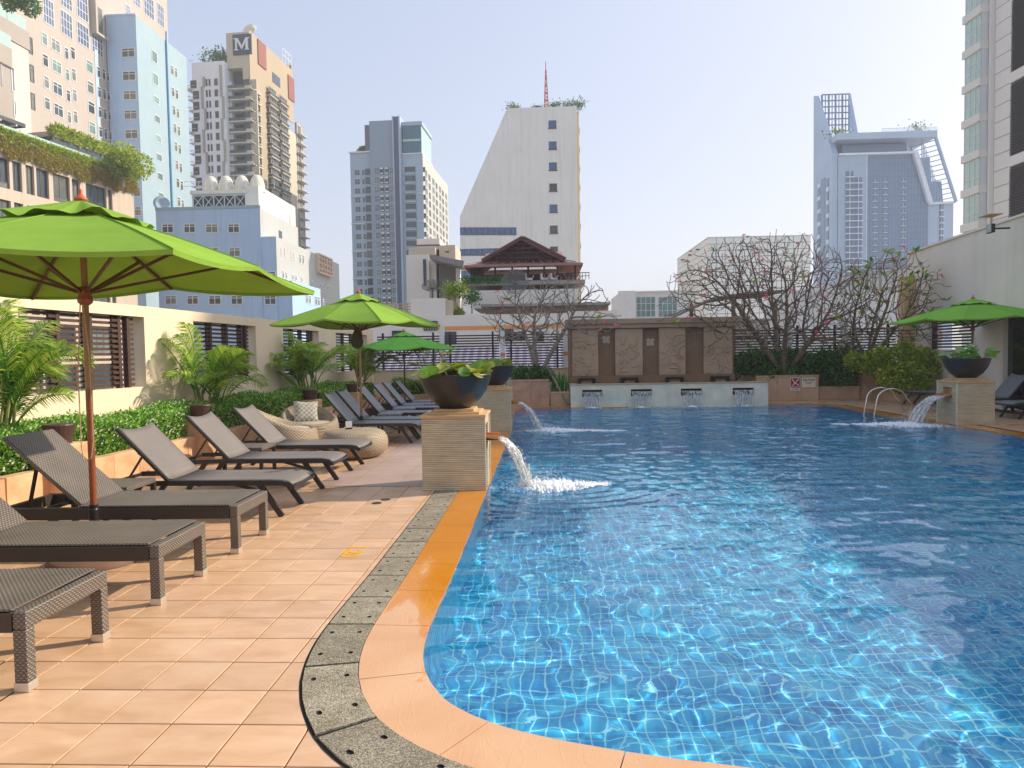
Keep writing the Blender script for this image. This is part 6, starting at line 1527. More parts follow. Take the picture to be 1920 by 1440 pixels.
ac = MB(); ac.box(0, .75, -.03, .0, 0, 1.25, 1); ac.box(.1, .65, -.3, -.031, .95, 1.22, 0); ac.box(.1, .6, -.12, -.031, .1, .3, 0); me_ac = ac.mesh('aircon_recess', [M_FRAME, M_GLASS])
wA = win(1.05, 1.0, 2, 2, M_GLASS, M_SL, .07); wB_ = win(.5, .95, 1, 2, M_GLASS, M_SL, .06); wC = win(.9, 1.2, 2, 2, M_CURTAIN, M_SL, .07)
for k in range(19):
    zz = B.uz(740, 326+pitch*k)[1]
    B.put(wA, 'window', x(666.5), zz, 'F', -.004); B.put(wB_, 'window', x(680.5), zz, 'F', -.004); B.put(me_bal, 'balcony', x(686.5), zz-.35, 'F', -.62 if False else -.02)
    B.put(wC, 'window', x(705), zz-.1, 'F', -.604); B.put(me_ac, 'aircon_recess', x(715.5), zz-.2, 'F', -.604); B.put(me_ac, 'aircon_recess', x(725), zz-.2, 'F', -.604); B.put(wC, 'window', x(733.5), zz-.1, 'F', -.604)
    B.put(me_bal2, 'balcony', x(761.5), zz-.2, 'F', -.304); B.put(wB_, 'window', x(795), zz, 'F', -.304)
    if k % 3 == 2:
        B.box('ledge', M_FRAME, x(658), x(685.5), -.25, .0, zz-.55, zz-.4); B.box('ledge', M_FRAME, x(783.5), .1, -.55, -.3, zz-.55, zz-.4)
    for q in range(7):
        ya = yb*(.05+.135*q); B.put(win(round(yb*.06, 1), 1.1, 1, 1, M_GLASS, M_DKFRAME, .1) if q % 2 else win(round(yb*.085, 1), 1.3, 2, 1, M_CURTAIN, M_SLR, .1), 'window', ya, zz-.2, 'R', .085)
pt = B.e.matrix_basis @ Vector((x(674), 2.5, z(283))); round_shrub('roof_tree', 'dark round tree on the left roof of the slate tower', pt+Vector((0, 0, .6)), 1.15, 1500, M_SHRUB_D, .4, 6, 'tree', trunk=.6)
MB().box(x(637), x(668), 6, 12, 0, z(551)).build('low_annex', plain('violet_grey', S('#9a96a8'), .7), B.e)

# ---- B9: cream stair tower with canopy
B = Bld('stair_tower', 'cream stair tower with a slit window and a grey awning', 'building', 805, 60, 0.0)
M_CRM = stained('cream_render', S('#e8e0d3'), .03, .08); M_CRM2 = stained('warm_render', S('#d0bfa8'), .03, .06); x = lambda p: B.uz(p, 520)[0]; z = lambda p: B.uz(800, p)[1]
B.box('tower', M_CRM, x(762), x(805), 0, 3, 0, z(477)); B.box('top_block', M_CRM2, x(766), x(816), .3, 3.5, z(477)+.001, z(463)); B.box('roof_block', M_CRM, x(777), x(821), 1.5, 5, z(463), z(442)); B.box('roof_edge', M_DKFRAME, x(776), x(822), 1.4, 5.1, z(456), z(454)); B.box('rear_block', M_CRM2, x(821)+.01, x(852), 1.0, 5, 0, z(457)); B.box('side_wing', M_CRM, x(805)+.01, x(817), .4, 3, 0, z(482))
B.put(win(round(x(799.5)-x(794), 2), z(486)-z(536), 1, 4, M_GLASS, M_DKFRAME, .05), 'window', x(794), z(536), 'F', -.003); b = MB(); b.box(x(832), x(840), .85, .99, z(469), z(464)); b.build('vent', M_REVEAL, B.e); B.box('vent_slot', M_HOLE, x(834), x(840), .97, .995, z(471), z(469.2))
MB().slab([(x(813), z(484)), (x(876), z(497)), (x(874), z(508)), (x(815), z(492))], -2.2, .8).build('awning', plain('grey_awning', S('#8a8884'), .7, var=.1), B.e)
for k in range(9): MB().bar((x(815+7*k), -2.22, z(485.5+1.5*k)), (x(815+7*k), .8, z(485.5+1.5*k)), .05, .1).build('awning_rib', M_GREYB, B.e)
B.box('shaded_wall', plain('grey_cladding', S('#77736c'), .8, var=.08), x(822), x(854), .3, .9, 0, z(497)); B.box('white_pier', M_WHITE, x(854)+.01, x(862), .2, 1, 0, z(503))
# roof-garden house with terrace wall and pavilion
B = Bld('garden_house', 'cream house with a roof garden, an orange stripe and dark windows behind the far fence', 'building', 820, 45, 0.0); x = lambda p: B.uz(p, 600)[0]; z = lambda p: B.uz(900, p)[1]
B.box('front_wall', M_CRM, x(690), x(1064), 0, 1.0, 0, z(590)); B.box('orange_stripe', M_ORANGE, x(820), x(1064), -.06, -.001, z(617.5), z(611)); B.box('left_block', M_CRM, x(770), x(834), .2, 4, z(590), z(557)); B.box('lit_side', M_CRM2, x(834)+.01, x(846), .6, 4, z(590), z(560)); B.box('rear_wall', M_BROWNSTONE, x(898), x(1155), 5, 5.4, z(590), z(567)); B.box('upper_wall', M_CRM, x(872), x(1094), 5.5, 12, z(568), z(530)); B.box('ledge', M_GREYB, x(893), x(1155), 3.6, 5.5, z(568.5), z(563)); B.box('floor', M_GREYB, x(690), x(1160), 1.0, 12, 0, z(592))  # warmer side piece carries the sunlight on the left block as colour
B.box('right_wall', M_CRM, x(1064), x(1160), .5, 1.2, 0, z(586))
for k in range(13): B.box('awning_rib', M_FRAME, x(898+20*k), x(899+20*k), 3.55, 3.6, z(568), z(563.5))
for a, y0, c, y1, nx in ((832, 622, 856, 645, 2), (936, 617, 962, 640, 2), (962, 622, 985, 637, 2), (735, 620, 760, 640, 2), (1000, 622, 1020, 640, 2)):
    u0, u1, z0, z1 = B.rect(a, y0, c, y1); B.put(win(u1-u0, z1-z0, nx, 1, M_GLASS, M_DKFRAME, .05), 'window', u0, z0, 'F', -.004)
b = MB(); u0, u1, z0, z1 = B.rect(795, 603, 820, 619)
for k in range(6): b.box(u0+(u1-u0)*k/5-.03, u0+(u1-u0)*k/5+.03, -.08, -.002, z0, z1); 
for k in range(4): b.box(u0, u1, -.081, -.0022, z0+(z1-z0)*k/3-.03, z0+(z1-z0)*k/3+.03)
b.build('vent_block', M_DKFRAME, B.e)
b = MB(); u0, u1, z0, z1 = B.rect(722, 568, 768, 590)
for k in range(6): b.box(u0+(u1-u0)*k/5-.03, u0+(u1-u0)*k/5+.03, 1.0, 1.06, z0-.3, z1)
for k in range(5): b.box(u0, u1, .97, 1.0, z0+(z1-z0)*k/4-.02, z0+(z1-z0)*k/4+.03)
b.build('timber_frame', M_CAPSTONE, B.e)
# striped awning below
aw = [plain('mauve_stripe', S('#c6b2bd'), .8), plain('white_stripe', S('#ece6e6'), .8)]; b = MB(); n = 54; a0, a1 = x(690), x(1064)
for k in range(n):
    p, q = a0+(a1-a0)*k/n, a0+(a1-a0)*(k+1)/n; b.add([(p, -.1, z(652)), (q, -.1, z(652)), (q, -3.2, z(700)), (p, -3.2, z(700))], [(0, 1, 2, 3)], k % 2)
    b.add([(p, -3.2, z(700)), (q, -3.2, z(700)), (q, -3.2, z(708)), (p, -3.2, z(708))], [(0, 1, 2, 3)], k % 2)
o = b.build('striped_awning', aw, loc=B.e.location, rot=(0, 0, B.th)); tag(o, 'mauve and white striped awning seen through the far slat fence', 'awning'); md = o.modifiers.new('thickness', 'SOLIDIFY'); md.thickness = .04
def sat(p, r, rz, tilt, label, pole=1.2):
    t = empty('satellite_dish', p, rz, label, 'satellite dish'); mx = Matrix.Rotation(tilt, 4, 'X'); b = MB(); pr = [(.02*r, .0), (.45*r, .07*r), (.8*r, .2*r), (r, .33*r)]
    b.lathe(pr, 24, (0, 0, 0), 0, mx); b.build('mesh_dish', M_MESHDISH, t, smooth=True); b = MB()
    for k in range(12): a = 2*PI*k/12; b.tube([mx @ Vector((q*math.cos(a), q*math.sin(a), zz-.01)) for q, zz in pr], .012*r+.005, 4)
    for k in range(3): a = 2*PI*k/3; b.tube([mx @ Vector((.8*r*math.cos(a), .8*r*math.sin(a), .2*r)), mx @ Vector((0, 0, .75*r))], .012, 4)
    b.build('rib', M_DKFRAME, t); MB().tube([(0, 0, -pole), (0, 0, 0)], .05, 8).build('pole', M_DKFRAME, t)
def mesh_dish():
    t = NT('mesh_dish'); t.set(Base_Color=S('#6d6b68'), Roughness=.5); tr = t.new('ShaderNodeBsdfTransparent'); m = t.new('ShaderNodeMixShader'); m.inputs[0].default_value = .45; t.link(t.b.outputs[0], m.inputs[1]); t.link(tr.outputs[0], m.inputs[2]); t.link(m.outputs[0], t.out.inputs['Surface']); return t.mat
M_MESHDISH = mesh_dish()
sat(PY(811, 541, 47), .72, .3, -.5, 'dark mesh dish on a pole on the roof of the cream house', 1.0); sat(PY(966, 532, 46.5), .92, 0, 1.2, 'pale mesh dish facing the pool below the brown pavilion', 1.0)
p = PY(858, 545, 47); t = empty('garden_tree', PY(858, 588, 47), 0, 'light green young tree on the roof terrace of the cream house', 'tree'); rg = np.random.default_rng(9)
def crown(t, c, r, n, mat, size, seed): rg = np.random.default_rng(seed); d = rg.normal(size=(n, 3))*np.array(r)*.5+np.array(c); inst('crown', quads('crown', leaf_quads(d, size, rg, .2, 1.8), mat), t)
crown(t, (-.1, 0, 1.55), (.75, .6, .5), 1100, M_SHRUB_Y, .17, 3); 
for dx in (-.25, 0, .25): MB().tube([(dx, 0, 0), (dx*1.2, 0, .8), (dx*1.6, 0, 1.5)], [.045, .035, .02], 6).build('trunk', M_CRM2, t)
t = empty('garden_tree', PY(885, 588, 47.5), 0, 'darker slim tree beside the light green one on the roof terrace', 'tree'); crown(t, (0, 0, 1.1), (.6, .5, .45), 600, M_BROMELIAD, .15, 4); MB().tube([(0, 0, 0), (.0, 0, 1.1)], [.05, .03], 6).build('trunk', M_BARKD, t)
round_shrub('garden_shrub', 'bright yellow shrub on the roof terrace of the cream house', PY(861, 586, 46.6), .38, 700, M_SHRUB_Y, .14, 5)
# pavilion
B = Bld('roof_pavilion', 'brown pavilion with a steep gabled tiled roof below the white wedge tower', 'pavilion', 981, 52, 0.0); x = lambda p: B.uz(p, 480)[0]; z = lambda p: B.uz(981, p)[1]
M_RTILE = plain('red_brown_roof', S('#a87a70'), .8, var=.15, vs=1.5, bump=.3, bs=8); M_PWOOD = plain('pavilion_wood', S('#5b3a36'), .7, var=.2, vs=3)
ze, zu, za, zr = z(500), z(487), z(448), z(460)
b = MB(); 
b.add([(x(873), -1.5, ze), (x(1091), -1.5, ze), (x(1060), 1.2, zu), (x(905), 1.2, zu), (x(873), 9, ze), (x(1091), 9, ze), (x(1060), 6, zu), (x(905), 6, zu)], [(0, 1, 2, 3), (1, 5, 6, 2), (5, 4, 7, 6), (4, 0, 3, 7)]); o = b.build('lower_roof', M_RTILE, B.e); o.modifiers.new('thickness', 'SOLIDIFY').thickness = .15
b = MB(); zs = z(480); b.add([(x(900), 2.2, zs), (x(1060), 2.2, zs), (x(1056), 4, z(459)), (x(904), 4, z(459)), (x(900), 6, zs), (x(1060), 6, zs)], [(0, 1, 2, 3), (3, 2, 5, 4)]); o = b.build('ridge_roof', M_RTILE, B.e); o.modifiers.new('thickness', 'SOLIDIFY').thickness = .12
for s, p0 in ((-1, 905), (1, 1060)):
    b = MB(); b.add([(x(981.5), -.6, za), (x(p0), -.6, z(490)), (x(p0), 5, z(490)), (x(981.5), 5, za)], [(0, 1, 2, 3)]); o = b.build('gable_roof', M_RTILE, B.e); o.modifiers.new('thickness', 'SOLIDIFY').thickness = .18
    b = MB(); b.bar((x(981.5), -.75, za), (x(p0), -.75, z(490)), .12, .22); b.build('barge_board', M_PWOOD, B.e)
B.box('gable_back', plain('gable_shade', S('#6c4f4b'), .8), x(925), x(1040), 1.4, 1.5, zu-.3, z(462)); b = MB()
for k in range(9): q = -1+2*k/8; xx = x(981.5)+q*1.9; b.box(xx-.03, xx+.03, -.3, -.24, zu, za-abs(q)*(za-zu)*1.25-.1)
for k in range(4): w_ = 2.3*(1-k*.25); zz = zu+(za-zu)*(.08+.22*k); b.box(x(981.5)-w_, x(981.5)+w_, -.33, -.27, zz-.03, zz+.03)
b.build('gable_lattice', M_PWOOD, B.e)
for k in range(14): a = 882+15*k; MB().bar((x(a), -1.35, ze+.12), (x(min(1055, max(908, a*.72+275))), 1.1, zu+.12), .06, .06).build('roof_batten', M_RTILE, B.e)
B.box('back_wall', M_PWOOD, x(884), x(1078), 5.5, 5.7, z(535), ze); B.box('left_wall', M_RECESS, x(882), x(905), .5, .7, z(530), ze)
for p in (883, 905, 928, 960, 990, 1020, 1045, 1078): B.box('post', M_PWOOD, x(p)-.07, x(p)+.07, -.1, .05, z(532), ze)
for q in (515, 521): B.box('rail', M_PWOOD, x(884), x(1078), -.12, -.06, z(q)-.03, z(q)+.03)
B.box('floor', M_GREYB, x(872), x(1095), -1, 7, z(536), z(529))
me = MB().slab([(0, .45), (.08, .45), (.12, .12), (.5, .12), (.62, .3), (.55, .3), (.5, 0), (0, 0)], -.25, .25).mesh('white_seat', M_WHITE)
for k, p in enumerate((985, 1013, 1030)): o = inst('deck_seat', me, None, B.e.matrix_basis @ Vector((x(p), -.6, z(527))), (0, 0, .2*k)); tag(o, ('white lounge seat nearest the middle of the pavilion terrace', 'white lounge seat in the middle of the three on the pavilion terrace', 'white lounge seat furthest right on the pavilion terrace')[k], 'seat', 'white seats at the pavilion')
rg = np.random.default_rng(6); n = 1600; P = np.stack([rg.uniform(x(868), x(960), n), rg.uniform(-1.2, -.7, n), z(530)+rg.uniform(-.1, .35, n)], 1); t = empty('terrace_hedge', B.e.location, B.th, 'green plants along the pavilion parapet', 'plants'); inst('foliage', quads('foliage', leaf_quads(P, .16, rg, .3, 1.8), M_BROMELIAD), t)
b = MB(); 
for k in range(8): b.box(x(1060+6*k)-.02, x(1060+6*k)+.02, -1.1, -1.06, z(529), z(516))
b.box(x(1060), x(1103), -1.1, -1.06, z(516)-.05, z(516)); b.box(x(1060), x(1103), -1.1, -1.06, z(522)-.04, z(522)); b.build('railing', M_DKFRAME, B.e)
# ---- B10: white wedge tower
B = Bld('wedge_tower', 'big white wedge tower with one sloping side and a red and white mast', 'building', 1085, 100, 0.0); x = lambda p: B.uz(p, 400)[0]; z = lambda p: B.uz(980, p)[1]
M_WEDGE = stained('weathered_white', S('#e9e6df'), .04, .2); M_WEDGEL = stained('sunlit_side_white', S('#c6b086'), .03, .06)  # yellow of the sunlit right side put into a second wall colour
MB().slab([(x(861), 0), (0, 0), (0, z(202)), (x(954), z(202)), (x(862), z(403))], 0, 11).build('body', M_WEDGE, B.e)
yb = 11; B.box('side_wall', M_WEDGEL, .002, .5, 1.5, yb, 0, z(206)); B.box('side_edge', M_WEDGE, -.3, .12, -.05, 1.49, 0, z(201))
for k in range(9): zz = z(228+37*k); b = MB(); b.box(.501, .53, 3, 10, zz-.2, zz+1.0, 1); b.box(.5, .66, 2.6, 10.4, zz-.9, zz-.2, 0); b.build('side_balcony', [M_WEDGEL, M_RECESS], B.e)  # flush dark panel stands in for the shade of a balcony recess
for k in range(7):
    y = 226+39.4*k; u0, u1, z0, z1 = B.rect(1028.5+.5*k, y, 1043+.5*k, y+14.5); o = B.put(win(u1-u0, z1-z0, 2, 1, M_GLASSB if k in (0, 1, 2, 4) else M_GLASS, M_DKFRAME, .09, sill=True), 'window', u0, z0, 'F', -.004)
for y0, y1, n in ((426.5, 441, 10), (465.5, 479.5, 10), (508, 520, 6)):
    for k in range(n):
        a = 862.5+10.6*k; u0, u1, z0, z1 = B.rect(a, y0, a+10.3, y1); B.put(win(u1-u0, z1-z0, 1, 1, M_GLASSB, M_DKFRAME, .08), 'window', u0, z0, 'F', -.004)
B.box('band', M_WEDGE, x(862), x(968), -.12, -.001, z(464.5), z(442.5))
b = MB(); mx_, mz = x(1027.5), z(200); pts = 10
for s in (-1, 1):
    for q in (-1, 1): b.bar((mx_+.35*s, 4+.35*q, mz), (mx_+.05*s, 4+.05*q, z(112)), .10, .10, 0)
for k in range(12):
    f = k/12; w = .35-.30*f; zz = mz+(z(112)-mz)*f; b.box(mx_-w, mx_+w, 3.95-w, 3.95+w+.1, zz-.06, zz+.06, k % 2); b.bar((mx_-w, 4-w, zz), (mx_+w, 4-w, zz+(z(112)-mz)/12), .07, .07, 0)
b.tube([(mx_, 4, z(112)), (mx_, 4, z(95))], .06, 6, 0); b.build('mast', [plain('mast_red', S('#b8453c'), .6), M_WHITE], B.e)
rg = np.random.default_rng(12)
for k, (p, w, h, lab) in enumerate(((965, .9, .7, 'small shrub at the left end of the wedge tower roof'), (1010, .9, .4, 'low plants left of the mast on the wedge tower roof'), (1043, 1.1, .8, 'shrub just right of the mast on the wedge tower roof'), (1068, 1.2, .8, 'tall shrub near the right end of the wedge tower roof'), (1088, 1.0, .9, 'overhanging shrub at the right corner of the wedge tower roof'))):
    c = B.e.matrix_basis @ Vector((x(p), 1.0, z(203))); t = empty('roof_plant', c, 0, lab, 'plant', 'plants on the wedge tower roof'); n = 260; P = rg.normal(size=(n, 3))*np.array([w*.55, .35, h*.4])+np.array([0, 0, h*.7]); inst('foliage', quads('foliage', leaf_quads(P, .26, rg, .3, 1.8), M_SHRUB_D), t)
    b = MB()
    for q in range(9): a = rg.uniform(-1, 1); b.tube([(a*.3*w, 0, -.2), (a*w*.9, rg.uniform(-.3, .3), h*rg.uniform(.8, 1.5))], .03, 4)
    b.build('stem', M_BARKD, t)
# ---- B12: low white building with green glass
B = Bld('green_glass_building', 'low white building with green glass windows behind the fountain', 'building', 1192, 70, 0.0); x = lambda p: B.uz(p, 580)[0]; z = lambda p: B.uz(1220, p)[1]
B.box('body', M_WHITE, x(1161), x(1300), 0, 8, 0, z(548)); B.box('end_pier', M_WHITE, x(1161)-.1, x(1191), -.4, 0, 0, z(545)); B.box('parapet', M_WHITE, x(1191), x(1300), -.2, .2, z(548)+.001, z(545.5))
for a, c in ((1192.5, 1229.5), (1233.5, 1270)):
    u0, u1, z0, z1 = B.rect(a, 556, c, 595); B.put(win(u1-u0, z1-z0, 4, 3, M_GLASSG, M_FRAME, .07), 'window', u0, z0, 'F', -.004)
# ---- B13: white panelled building
B = Bld('panel_building', 'windowless white building clad in a grid of pale panels', 'building', 1328.5, 100, 0.0); x = lambda p: B.uz(p, 470)[0]; z = lambda p: B.uz(1328.5, p)[1]
M_PANEL = plain('pale_metal_panel', S('#e9eae9'), .5, var=.02, rnd=.03); M_JOINT = plain('panel_joint', S('#66686a'), .7)
xr = x(1520); zt = z(446); yl = B.uz(1270, 489, 'R')[0]
B.box('body', M_JOINT, .05, xr, .05, yl, 0, zt-.02); nx, pw = 12, xr/12; ph = .44*2; me = MB().box(.035, pw-.035, -.03, .04, .035, ph-.035).mesh('panel', M_PANEL); n = int((zt-z(600))/ph)+1
for i in range(nx):
    for j in range(n): B.put(me, 'panel', pw*i, zt-ph*(j+1))
me = MB().box(.015, yl-.015, -.03, .04, .04, ph-.04).mesh('side_panel', M_PANEL)
for j in range(n): o = inst('side_panel', me, B.e, (.02, yl, zt-ph*(j+1)), (0, 0, -PI/2))
B.box('coping', M_PANEL, -.05, xr+.05, -.06, yl, zt+.001, zt+.12)
for k in range(3): b = MB(); b.box(-.5, .0, yl*(.25+.25*k)-.12, yl*(.25+.25*k)+.12, zt-.9, zt-.7); b.build('roof_lamp', M_DKFRAME, B.e)
# ---- B14: blue glass tower with a lattice sail
B = Bld('glass_tower', 'hazy blue glass tower with a slanted lattice sail on its roof', 'building', 1570, 160, 0.0); x = lambda p: B.uz(p, 350)[0]; z = lambda p: B.uz(1650, p)[1]
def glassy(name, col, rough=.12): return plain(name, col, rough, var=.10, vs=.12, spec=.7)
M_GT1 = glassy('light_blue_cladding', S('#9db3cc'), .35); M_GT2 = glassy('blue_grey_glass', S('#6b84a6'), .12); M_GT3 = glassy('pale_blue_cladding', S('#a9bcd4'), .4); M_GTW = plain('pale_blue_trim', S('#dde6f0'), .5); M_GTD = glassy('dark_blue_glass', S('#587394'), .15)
yl = B.uz(1535, 330, 'R')[0]
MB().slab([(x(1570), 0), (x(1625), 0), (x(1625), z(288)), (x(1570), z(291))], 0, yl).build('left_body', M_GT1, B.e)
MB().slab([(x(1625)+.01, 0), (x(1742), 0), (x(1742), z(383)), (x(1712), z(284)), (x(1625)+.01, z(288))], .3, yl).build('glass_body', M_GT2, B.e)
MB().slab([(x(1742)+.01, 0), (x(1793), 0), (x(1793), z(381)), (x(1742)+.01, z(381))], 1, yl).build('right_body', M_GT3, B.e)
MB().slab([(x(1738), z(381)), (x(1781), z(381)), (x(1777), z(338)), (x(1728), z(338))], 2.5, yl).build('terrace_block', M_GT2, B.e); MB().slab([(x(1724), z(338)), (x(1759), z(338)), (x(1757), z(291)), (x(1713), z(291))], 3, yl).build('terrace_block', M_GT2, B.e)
# side sail wall
b = MB(); zs_ = B.uz(1537, 178, 'R')[1]; sw = [(0, 0), (yl, 0), (yl, zs_), (.0, z(285)), ]; V = [(-.02, a, c) for a, c in sw]+[(-1.2, a, c) for a, c in sw]
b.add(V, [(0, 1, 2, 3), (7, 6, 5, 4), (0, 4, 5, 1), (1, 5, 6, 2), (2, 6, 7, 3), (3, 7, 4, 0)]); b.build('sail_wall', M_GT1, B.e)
zc = lambda p: B.uz(1565, p)[1]
for k in range(26):
    zz = z(330+8.4*k)
    for f, w in ((.18, .10), (.62, .14)): b = MB(); b.box(-1.32, -1.201, yl*f, yl*(f+w), zz-.55, zz+.35); b.build('window', M_GTD if (k+int(f*10)) % 3 else M_GTW, B.e)
B.box('dark_strip', M_GTD, -1.28, -1.201, yl*.36, yl*.56, 0, z(322))
# lattice sail
b = MB(); y0 = yl*.92; A = [x(1537+0)*0+B.uz(1541, 230, 'F', y0)[0], B.uz(1592, 230, 'F', y0)[0]]; zt = B.uz(1565, 177, 'F', y0)[1]; zb_ = B.uz(1565, 246, 'F', y0)[1]
for k in range(9): xx = A[0]+(A[1]-A[0])*k/8; w = .35 if k % 2 == 0 else .12; b.box(xx-w/2, xx+w/2, y0-.15, y0+.15, zb_, zt)
for k in range(7): zz = zb_+(zt-zb_)*k/6; b.box(A[0], A[1], y0-.12, y0+.12, zz-.12, zz+.12)
b.build('lattice_sail', M_GTD, B.e)
b = MB(); xe = B.uz(1614, 246)[0]; b.bar((A[1], y0, zt), (xe, 2, z(247)), .5, .5)
for k in range(8): f = k/8; p = Vector((A[1], y0, zt))*(1-f)+Vector((xe, 2, z(247)))*f; b.box(p.x-.08, p.x+.08, p.y-.08, p.y+.08, z(250), p.z)
b.build('sail_brace', M_GT1, B.e)
# roof decks
B.box('roof_slab', M_GT3, x(1566), x(1752), -1, yl, z(262), z(250)); B.box('recess', M_GTD, x(1572), x(1712), 4, yl-1, z(287), z(262)); B.box('recess_glass', M_GT2, x(1588), x(1711), 2.5, 3.9, z(284), z(264)); B.box('deck_edge', M_GTW, x(1572), x(1714), -.6, .4, z(290), z(286.5))
b = MB()
for k in range(40): xx = x(1650)+(x(1752)-x(1650))*k/39; b.box(xx-.04, xx+.04, -.9, -.8, z(250), z(243))
b.box(x(1650), x(1752), -.9, -.8, z(243.5), z(243)); b.build('railing', M_GTW, B.e); B.box('plant_room', M_GT1, x(1597), x(1648), 3, 10, z(250), z(243))
b = MB(); b.bar((x(1712.5), -.3, z(284)), (x(1742.5), -.3, z(383)), .9, .9); b.bar((x(1742.5), .6, z(383)), (x(1793), .6, z(382)), .5, .5); b.build('white_edge', M_GTW, B.e)
b = MB(); P0, P1 = Vector((x(1752), 0, z(256))), Vector((x(1793), 0, z(382))); b.bar(P0, P1, .5, .5); b.bar(P0+Vector((-2.4, 6, 0)), P1+Vector((-2.2, 6, 0)), .3, .3)
for k in range(15): f = k/14; p = P0*(1-f)+P1*f; b.bar(p, p+Vector((-2.6, 5, 0)), .16, .16); b.box(p.x-2.5, p.x-2.38, .5, .7, z(383), p.z)
b.build('slanted_truss', M_GT1, B.e)
fb = MB(); fb.box(0, 2.6, -.05, -.001, 0, 1.5, 1); fb.box(0, 2.6, -.5, 0, -.25, 0, 0); fb.box(1.25, 1.4, -.3, 0, 0, 1.5, 0); me = fb.mesh('balcony_window', [M_GTW, M_GTD])
for k in range(20):
    for p in (1585, 1601):
        if k == 0 and p == 1601: continue
        inst('balcony_window', me, B.e, (x(p), -.001, z(330+11.8*k)), (0, 0, 0), (.68, 1, .8))
    for p in (1637, 1656, 1690): inst('balcony_window', me, B.e, (x(p), .299, z(341+11.8*k)), (0, 0, 0), (.42, .5, .45))
    if k < 14: inst('balcony_window', me, B.e, (x(1766), .999, z(395+11.8*k)), (0, 0, 0), (.35, 1, .9))
for k in range(24): B.box('floor_line', M_GTD, x(1626), x(1712+min(29, max(0, (11.8*k-10)*.3))), .27, .299, z(296+11.8*k)-.06, z(296+11.8*k)+.06)
for p in range(1632, 1742, 6): B.box('mullion', M_GTD, x(p)-.05, x(p)+.05, .26, .298, 0, z(max(292, 286+(p-1712)*3.4)))
B.box('mullion_line', M_GTW, x(1625)-.08, x(1625)+.08, -.1, .3, 0, z(289))
for p, h, lab in ((1725, 1.2, 'small palm like plant on the glass tower roof'), (1577, .8, 'dark plants at the foot of the lattice sail')):
    t = empty('roof_plant', B.e.matrix_basis @ Vector((x(p), 1.5, z(250))), 0, lab, 'plant', 'plants on the glass tower roof'); rg = np.random.default_rng(p); P = rg.normal(size=(160, 3))*np.array([1.2, .6, .5*h])+np.array([0, 0, h]); inst('foliage', quads('foliage', leaf_quads(P, .6, rg, .4, 2.2), M_SHRUB_D), t)
# ---- B15: tall building on the right (also shades the far end of the pool)
B = Bld('right_tower', 'tall off white tower with dark louvre bays at the right edge', 'building', 1852, 66, math.radians(2.56)); M_R = stained('off_white_tile', S('#e6e1da'), .02, .04); M_LOUV = plain('plum_louvre', S('#564a4f'), .5, var=.12)
H = 62.0; zf = lambda px, py: B.uz(px, py, 'R')[1]; uf = lambda px: B.uz(px, 200, 'R')[0]
B.box('body', M_R, .3, 24, -28.6, -.05, 0, H)
# face: piers, panel courses, louvre bays
u1, u2, u3 = uf(1862), uf(1893), uf(1960); bands = [zf(1905, q) for q in (-170, -17, 141, 299, 457, 615)]; 
B.box('corner_pier', M_R, -.25, .299, u1, 0, 0, H)
b = MB(); ph = (bands[2]-bands[3])/5
pan = MB().box(u2+.02, u1-.02, .0, .08, .02, ph-.02)
mp = MB().box(.1, .299, u2+.03, u1-.03, .03, ph-.03).mesh('wall_panel', M_R)
for k in range(50): 
    zz = bands[0]+ph*3-ph*(k+1)
    if zz > 1: inst('wall_panel', mp, B.e, (0, 0, zz))
hb = bands[2]-bands[3]; lvm = MB()
lvm.box(.2, .299, u3, u2, 0, hb-.9, 0)
me_bk = lvm.mesh('louvre_back', M_RECESS); nl = 26; me_l = MB().add([(.0, u3, 0), (.0, u2, 0), (.18, u2, .11), (.18, u3, .11), (.02, u3, -.03), (.02, u2, -.03), (.2, u2, .08), (.2, u3, .08)], [(0, 1, 2, 3), (7, 6, 5, 4), (0, 4, 5, 1), (1, 5, 6, 2), (3, 2, 6, 7), (0, 3, 7, 4)]).mesh('louvre', M_LOUV)
for k in range(6):
    z0 = bands[2]-hb*(k-1)+.45-hb if False else bands[2]+hb*(1-k)-hb+.45
    inst('louvre_back', me_bk, B.e, (0, 0, z0))
    for j in range(nl): inst('louvre', me_l, B.e, (0, 0, z0+.06+(hb-1.0)*j/nl))
    B.box('band', M_R, -.05, .299, u3, u2, z0-.88, z0-.02); B.box('louvre_post', M_LOUV, -.03, .05, (u2+u3)/2-.06, (u2+u3)/2+.06, z0, z0+hb-.9)
B.box('wall_beyond', M_R, -.0, .299, -28.6, u3-.001, 0, H)
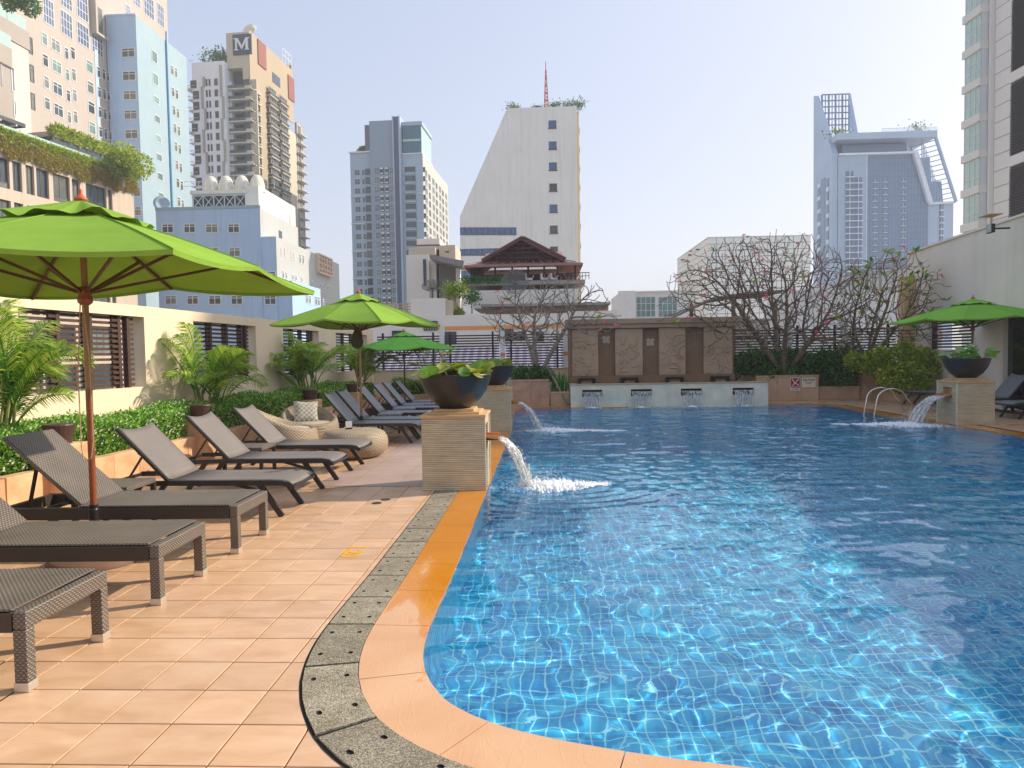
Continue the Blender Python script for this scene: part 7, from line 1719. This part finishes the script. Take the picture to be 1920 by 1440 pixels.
# green glass bays at the far corner
pit = zf(1845, 92)-zf(1845, 158.5)
gb = MB(); gb.box(-1.0, 3, .05, 2.6, -.35, .35, 0); gb.box(-.8, 2.9, .15, 2.4, .35, pit-.35, 1)
for q in (.15, .9, 1.65, 2.36): gb.box(-.85, -.78, q-.03, q+.05, .35, pit-.35, 2)
for q in (1.1, 1.9): gb.box(-.84, -.77, .15, 2.4, q-.03, q+.03, 2)
gb.box(-.85, 2.9, .10, .16, .35, pit-.35, 2); me = gb.mesh('glass_bay', [M_R, plain('pale_green_glass', S('#b9d2c6'), .1, var=.15, vs=.3, spec=.7), M_FRAME])
for k in range(15):
    zz = zf(1845, 25)+pit*1-pit*k
    if zz > 2: inst('glass_bay', me, B.e, (0, 0, zz))
# ---- white ramp building and walkway canopy behind the right trees
B = Bld('ramp_building', 'white wall with sloping rails behind the right bare trees', 'building', 1480, 33, 0.0); x = lambda p: B.uz(p, 560)[0]; z = lambda p: B.uz(1600, p)[1]
MB().slab([(x(1480), 0), (x(1760), 0), (x(1760), z(488)), (x(1700), z(500)), (x(1480), z(545))], 0, 3).build('wall_body', M_WHITE, B.e)
b = MB()
for k in range(3): b.bar((x(1570), -.3, z(530-10*k)), (x(1695), -.3, z(505-10*k)), .07, .07)
for k in range(6): p = 1570+25*k; b.box(x(p)-.04, x(p)+.04, -.34, -.26, z(545), z(508-5*k))
b.build('rail', M_GREYB, B.e)
B = Bld('walkway_canopy', 'dark brown arched canopy roof behind the big bare tree', 'canopy', 1240, 27, 0.0); x = lambda p: B.uz(p, 580)[0]; z = lambda p: B.uz(1400, p)[1]
MB().slab([(x(1235), z(603)), (x(1290), z(578)), (x(1340), z(556)), (x(1400), z(547)), (x(1470), z(545)), (x(1470), z(549)), (x(1400), z(551)), (x(1342), z(560)), (x(1290), z(582)), (x(1238), z(606))], 0, 3).build('roof', plain('grey_brown_roof', S('#8d8274'), .8), B.e)
for p in (1300, 1380, 1460): B.box('post', M_NICHE, x(p)-.06, x(p)+.06, .3, .42, 16, z(566))
B.box('rear_wall', M_CRM, x(1235), x(1480), 3.1, 3.4, 0, z(600))
# ------------------------------------------------------------------ thin city haze
def haze_mat(d):
    m = bpy.data.materials.new('city_haze'); m.use_nodes = True; n = m.node_tree.nodes; n.clear(); o = n.new('ShaderNodeOutputMaterial'); v = n.new('ShaderNodeVolumePrincipled')
    v.inputs['Color'].default_value = (0.90, 0.93, 0.98, 1); v.inputs['Density'].default_value = d; v.inputs['Anisotropy'].default_value = 0.2; m.node_tree.links.new(v.outputs[0], o.inputs['Volume']); return m
hz = MB().box(-430, 430, -310, 550, GZ-1, 72).build('haze', haze_mat(0.0009)); tag(hz, kind='stuff')
SC.cycles.volume_bounces = 1
